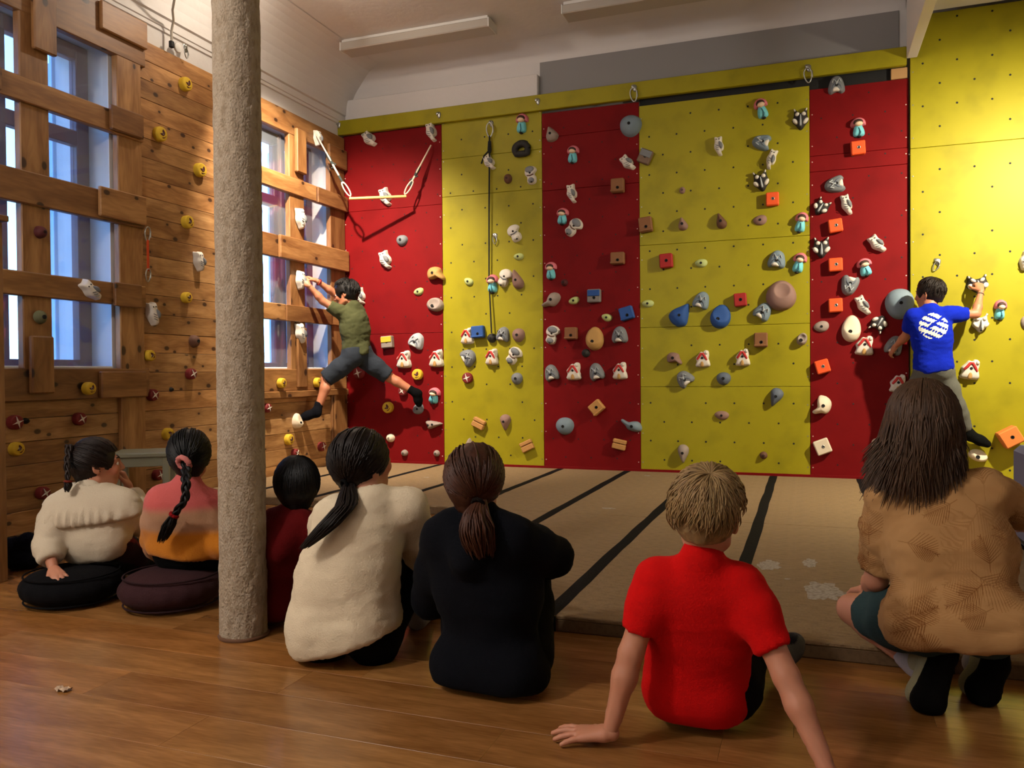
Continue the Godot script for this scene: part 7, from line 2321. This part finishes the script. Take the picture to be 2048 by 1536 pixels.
func palm_person(skin: Material) -> void:
	var J := {"head": Vector3(0.318, 0.786, -2.660), "neck": Vector3(0.342, 0.622, -2.620), "pel": Vector3(0.387, 0.267, -2.520), "mid": Vector3(0.371, 0.422, -2.580), "shL": Vector3(0.218, 0.568, -2.600), "shR": Vector3(0.474, 0.599, -2.620), "elL": Vector3(0.191, 0.317, -2.660), "wrL": Vector3(0.181, 0.229, -2.880), "elR": Vector3(0.612, 0.512, -2.800), "wrR": Vector3(0.687, 0.434, -3.000), "hipL": Vector3(0.311, 0.229, -2.560), "hipR": Vector3(0.467, 0.238, -2.560), "knL": Vector3(0.133, 0.179, -2.820), "knR": Vector3(0.581, 0.214, -2.920), "anL": Vector3(0.304, 0.072, -2.660), "anR": Vector3(0.471, 0.096, -2.700), "toL": Vector3(0.326, 0.016, -2.560), "toR": Vector3(0.478, 0.053, -2.640)}
	J["rise"] = 0.02
	var r := RandomNumberGenerator.new()
	r.seed = 17
	var p := begin_person("person with loose shoulder-length brown hair squatting in a tan palm-print shirt", Vector3(J.pel.x, 0, J.pel.z))
	var s := 0.9
	var hs := 1.0
	var B := facing(Vector3(0.16, -0.02, -1.0), Vector3(0.02, 1, 0.02))
	var S := skin_body(J, s)
	head_shape(S, J, B, hs, 0.006)
	hand_on(S, J, "L", Vector3(-0.3, -0.3, -0.9), Vector3(0, 0.9, -0.2), 0.9, [0.3, 0.4, 0.3])
	hand_on(S, J, "R", Vector3(0.2, 0.1, -0.9), Vector3(0, 0.9, 0.1), 0.9, [0.3, 0.4, 0.3])
	part("body", S.done(), skin, p)
	eyes_and_brows(J, B, hs, Color(0.2, 0.14, 0.1), p)
	var lat: Vector3 = (J.shR - J.shL).normalized()
	var bag := [[J.pel + Vector3(-0.09, -0.02, 0.02), J.pel + Vector3(0.10, -0.02, 0.02), 0.11, 0.11], [J.mid - lat * 0.06, J.mid + lat * 0.08, 0.10, 0.10]]
	var top := shirt(J, s, 0.018, [0.80, 0.8], J.pel + Vector3(0, -0.08, 0), Vector3(0.04, -1, 0.12), 0.011, 0.015, bag, null, 0.0, 0.05, 560.0)
	var pm := cloth(Color(0.66, 0.50, 0.32))
	pm.albedo_texture = palm_texture()
	pm.uv1_scale = Vector3.ONE * 2.6
	pm.normal_texture = M.fold_n
	pm.normal_scale = 0.35
	part("shirt", top.done(), pm, p)
	part("shorts", trousers(J, s, 0.02, [0.62, 0.5], 0.0115, 0.008, null, 0.3).done(), cloth(Color(0.17, 0.24, 0.24)), p)
	# shoes up on their toes: pale uppers in front, black soles turned back
	var feet := [[Vector3(0.354, 0.160, -2.520), Vector3(0.312, 0.028, -2.500), Vector3(0.316, -0.029, -2.580), "L"], [Vector3(0.495, 0.115, -2.600), Vector3(0.463, 0.040, -2.600), Vector3(0.472, -0.003, -2.680), "R"]]
	for q in feet:
		var an: Vector3 = J["an" + q[3]]
		var F := Field.new(q[0].min(q[2]).min(an) - Vector3.ONE * 0.09, q[0].max(q[2]).max(an) + Vector3.ONE * 0.09, 0.007)
		F.cap(q[0], q[1], 0.032, 0.044, 0.02)
		F.cap(q[1], q[2], 0.043, 0.036, 0.015)
		F.cap(q[0] + Vector3(0.005, 0.05, -0.02), q[0], 0.034, 0.034, 0.02)
		F.cut(Vector3(0, 0.002, 0), Vector3.DOWN)
		var so := Soup.new()
		F.mesh(so, org, null, func(v: Vector3, _n: Vector3) -> float: return 0.002 * noise.get_noise_3d(v.x * 2200.0, v.y * 2200.0, v.z * 2200.0))
		part("shoe_sole", so.done(), cloth(Color(0.022, 0.02, 0.018)), p)
		var G := Field.new(q[0].min(q[2]).min(an) - Vector3.ONE * 0.1, q[0].max(q[2]).max(an) + Vector3.ONE * 0.1, 0.0075)
		var fw := Vector3(-0.014, -0.002, -0.05)
		G.cap(q[0] + fw, q[1] + fw, 0.032, 0.036, 0.02)
		G.cap(an, q[0] + fw, 0.038, 0.034, 0.02)
		G.cap(q[1] + fw, q[2] + fw, 0.035, 0.026, 0.02)
		G.cut(Vector3(0, 0.003, 0), Vector3.DOWN)
		var up := Soup.new()
		G.mesh(up, org)
		part("shoe_upper", up.done(), cloth(Color(0.62, 0.60, 0.46)), p)
		var sk := Soup.new()
		var K := Field.new(an - Vector3.ONE * 0.1, an + Vector3.ONE * 0.1, 0.0075)
		var lg: Vector3 = (J["kn" + q[3]] - an).normalized()
		K.cap(an - lg * 0.02, an + lg * 0.035, 0.04, 0.040, 0.01)
		K.mesh(sk, org, null, func(v: Vector3, _n: Vector3) -> float: return 0.004 * noise.get_noise_3d(v.x * 1500.0, v.y * 1500.0, v.z * 1500.0))
		part("sock", sk.done(), cloth(Color(0.68, 0.66, 0.66)), p)
	# loose hair from a centre parting
	var H := hair_cap(J, B, hs, 0.016, 0.03, -0.10)
	for i in 1300:
		var a := r.randf_range(-2.1, 2.1)
		var out := Vector3(sin(a), r.randf_range(-0.25, 0.15), cos(a)).normalized()
		var part_at := Vector3(0.03 * signf(a), 0.99, r.randf_range(-0.35, 0.35)).normalized()
		var pts := PackedVector3Array()
		var lf := r.randf_range(0.014, 0.024)
		for j in 6:
			pts.append(on_head(J, B, hs, part_at.slerp(out, j / 5.0), lf + r.randf_range(-0.001, 0.001)))
		var e: Vector3 = pts[5]
		var dx: float = (e - J.head).dot(B.x)
		var drop := r.randf_range(0.12, 0.245) * (1.0 - 0.18 * smoothstep(0.0, 0.1, dx))
		var flare := 0.5 * dx * (1.3 if dx < 0.0 else 0.25)
		var wav := r.randf_range(-0.012, 0.012)
		for j in range(1, 8):
			var f := j / 7.0
			var q := e + Vector3(0, -drop * f, 0) + B.x * (flare * f * f + wav * sin(f * 5.0)) + B.z * (0.035 * f * maxf(cos(a), -0.2) + 0.012 * sin(f * 4.0 + a * 3.0))
			pts.append(q)
		strand(H, pts, 0.0038, 0.0012, shade(r, 0.55, 1.45 if a < 0.0 else 1.0), 4)  # left strands paler: light from the left put into their colour
	part("hair", H.done(), hair_mat(Color(0.31, 0.225, 0.16)), p)

func green_climber(skin: Material) -> void:
	var J := {"head": Vector3(-4.100, 1.705, -6.660), "neck": Vector3(-4.032, 1.590, -6.680), "pel": Vector3(-4.018, 1.148, -6.720), "shL": Vector3(-4.082, 1.511, -6.600), "shR": Vector3(-4.026, 1.549, -6.760), "elL": Vector3(-4.229, 1.628, -6.470), "wrL": Vector3(-4.306, 1.765, -6.370), "elR": Vector3(-4.200, 1.714, -6.620), "wrR": Vector3(-4.280, 1.815, -6.460), "hipL": Vector3(-4.037, 1.100, -6.660), "hipR": Vector3(-3.990, 1.101, -6.800), "knL": Vector3(-4.253, 0.904, -6.550), "knR": Vector3(-3.788, 0.917, -6.920), "anL": Vector3(-4.296, 0.607, -6.460), "anR": Vector3(-3.551, 0.761, -7.020), "toL": Vector3(-4.419, 0.544, -6.400), "toR": Vector3(-3.540, 0.653, -7.060)}
	J["rise"] = 0.02
	var r := RandomNumberGenerator.new()
	r.seed = 18
	var p := begin_person("boy in an olive green T-shirt and grey shorts climbing across the corner", Vector3(J.pel.x, 0, J.pel.z))
	var s := 0.92
	var hs := 1.04
	var B := facing(Vector3(-0.95, -0.22, 0.28), Vector3(-0.12, 1, 0.0))
	J["calfL"] = Vector3(0.02, 0, 0)
	var S := skin_body(J, s)
	head_shape(S, J, B, hs, 0.0055)
	hand_on(S, J, "L", Vector3(-0.62, 0.45, 0.25), Vector3(0.5, 0.2, 0.8), 0.95, [0.35, 0.55, 0.45])
	hand_on(S, J, "R", Vector3(-0.75, 0.35, 0.3), Vector3(0.3, 0.9, -0.1), 0.95, [0.45, 0.6, 0.45])
	part("body", S.done(), skin, p)
	eyes_and_brows(J, B, hs, Color(0.03, 0.02, 0.02), p)
	var down: Vector3 = (J.pel - J.neck).normalized()
	part("shirt", shirt(J, s, 0.016, [0.62, 0.62], J.pel + down * 0.035, down + Vector3(0.2, 0, 0), 0.0105, 0.011, [[J.pel - Vector3(0.02, 0.0, 0), J.pel + Vector3(0.02, 0.0, 0), 0.10, 0.10]], null, 0.0, 0.05, 760.0).done(), cloth(Color(0.26, 0.27, 0.17)), p)
	part("shorts", trousers(J, s, 0.022, [0.92, 0.88], 0.0115, 0.009, null, 0.25).done(), cloth(Color(0.16, 0.18, 0.21)), p)
	for e in ["L", "R"]:
		part("sock", foot_cover(J, e, s, 0.006, 0.22).done(), cloth(Color(0.03, 0.035, 0.06) if e == "L" else Color(0.02, 0.02, 0.025)), p)
	var b := frame_at((J.elR - J.wrR).normalized())
	hair_tie("wristband", J.wrR.lerp(J.elR, 0.12), J.elR - J.wrR, 0.028, 0.006, Color(0.42, 0.08, 0.08), p)
	b = b
	var H := hair_cap(J, B, hs, 0.016, 0.03, -0.07)
	short_locks(H, J, B, hs, 520, 0.02, -0.7, r, 0.005, 0.012, 0.45)
	part("hair", H.done(), hair_mat(Color(0.05, 0.038, 0.03)), p)

func blue_climber(skin: Material) -> void:
	var J := {"head": Vector3(0.870, 1.525, -6.920), "neck": Vector3(0.869, 1.399, -6.860), "pel": Vector3(0.901, 0.952, -6.900), "shL": Vector3(0.753, 1.350, -6.860), "shR": Vector3(0.996, 1.366, -6.880), "elL": Vector3(0.717, 1.211, -6.980), "wrL": Vector3(0.656, 1.137, -7.090), "elR": Vector3(1.188, 1.363, -6.930), "wrR": Vector3(1.237, 1.542, -7.020), "hipL": Vector3(0.842, 0.922, -6.920), "hipR": Vector3(0.958, 0.921, -6.920), "knL": Vector3(0.749, 0.713, -6.960), "knR": Vector3(1.062, 0.676, -6.980), "anL": Vector3(0.645, 0.464, -7.060), "anR": Vector3(1.163, 0.450, -7.060), "toL": Vector3(0.546, 0.405, -7.080), "toR": Vector3(1.288, 0.374, -7.080)}
	J["rise"] = 0.02
	var r := RandomNumberGenerator.new()
	r.seed = 19
	var p := begin_person("boy in a bright blue T-shirt with a round white back print, climbing", Vector3(J.pel.x, 0, J.pel.z))
	var s := 0.86
	var hs := 0.98
	var B := facing(Vector3(-0.80, -0.02, -0.60), Vector3(0.0, 1, 0.05))
	var S := skin_body(J, s)
	head_shape(S, J, B, hs, 0.0055)
	hand_on(S, J, "L", Vector3(-0.35, -0.5, -0.5), Vector3(-0.2, 0.6, 0.7), 0.88, [0.4, 0.55, 0.45])
	hand_on(S, J, "R", Vector3(-0.1, 0.75, -0.62), Vector3(0.1, 0.72, 0.68), 0.88, [0.75, 0.7, 0.5])
	part("body", S.done(), skin, p)
	eyes_and_brows(J, B, hs, Color(0.06, 0.04, 0.03), p)
	var down: Vector3 = (J.pel - J.neck).normalized()
	var tee := shirt(J, s, 0.014, [0.58, 0.60], J.pel + down * 0.02, down + Vector3(0.12, 0, 0), 0.0085, 0.009, [[J.pel - Vector3(0.03, -0.02, 0), J.pel + Vector3(0.03, 0.02, 0), 0.09, 0.09]], null, 0.0, 0.05, 760.0)
	part("shirt", tee.done(), cloth(Color(0.035, 0.12, 0.60)), p)
	# round white print lying on the back of the shirt
	var pc: Vector3 = Vector3(0.883, 1.273, -6.760)
	var pr := Soup.new()
	for i in range(0, tee.ix.size(), 3):
		var ok := true
		for k in 3:
			var v: Vector3 = tee.v[tee.ix[i + k]] + org - pc
			var streak := sin(v.x * 60.0 + v.y * 130.0) > 0.9 or (absf(v.x * 0.8 - v.y + 0.015) < 0.008 and v.y > -0.02)
			if Vector2(v.x, v.y).length() > 0.102 or tee.n[tee.ix[i + k]].z < 0.2 or streak:
				ok = false
		if ok:
			var base := pr.v.size()
			for k in 3:
				pr.v.append(tee.v[tee.ix[i + k]] + tee.n[tee.ix[i + k]] * 0.0015)
				pr.n.append(tee.n[tee.ix[i + k]])
				pr.c.append(Color.WHITE)
				pr.ix.append(base + k)
	if pr.v.size():
		part("back_print", pr.done(), cloth(Color(0.80, 0.80, 0.76)), p)
	part("trousers", trousers(J, s, 0.012, [1.82, 1.82], 0.0125, 0.010, null, 0.02).done(), cloth(Color(0.34, 0.34, 0.31)), p)
	for e in ["L", "R"]:
		part("sock", foot_cover(J, e, s, 0.006, 0.2).done(), cloth(Color(0.03, 0.035, 0.03)), p)
	hair_tie("wristband", J.wrR.lerp(J.elR, 0.15), J.elR - J.wrR, 0.023, 0.003, Color(0.2, 0.2, 0.22), p)
	var H := hair_cap(J, B, hs, 0.010, 0.03, -0.065)
	short_locks(H, J, B, hs, 480, 0.012, -0.62, r, 0.004, 0.008, 0.4)
	part("hair", H.done(), hair_mat(Color(0.10, 0.062, 0.042)), p)
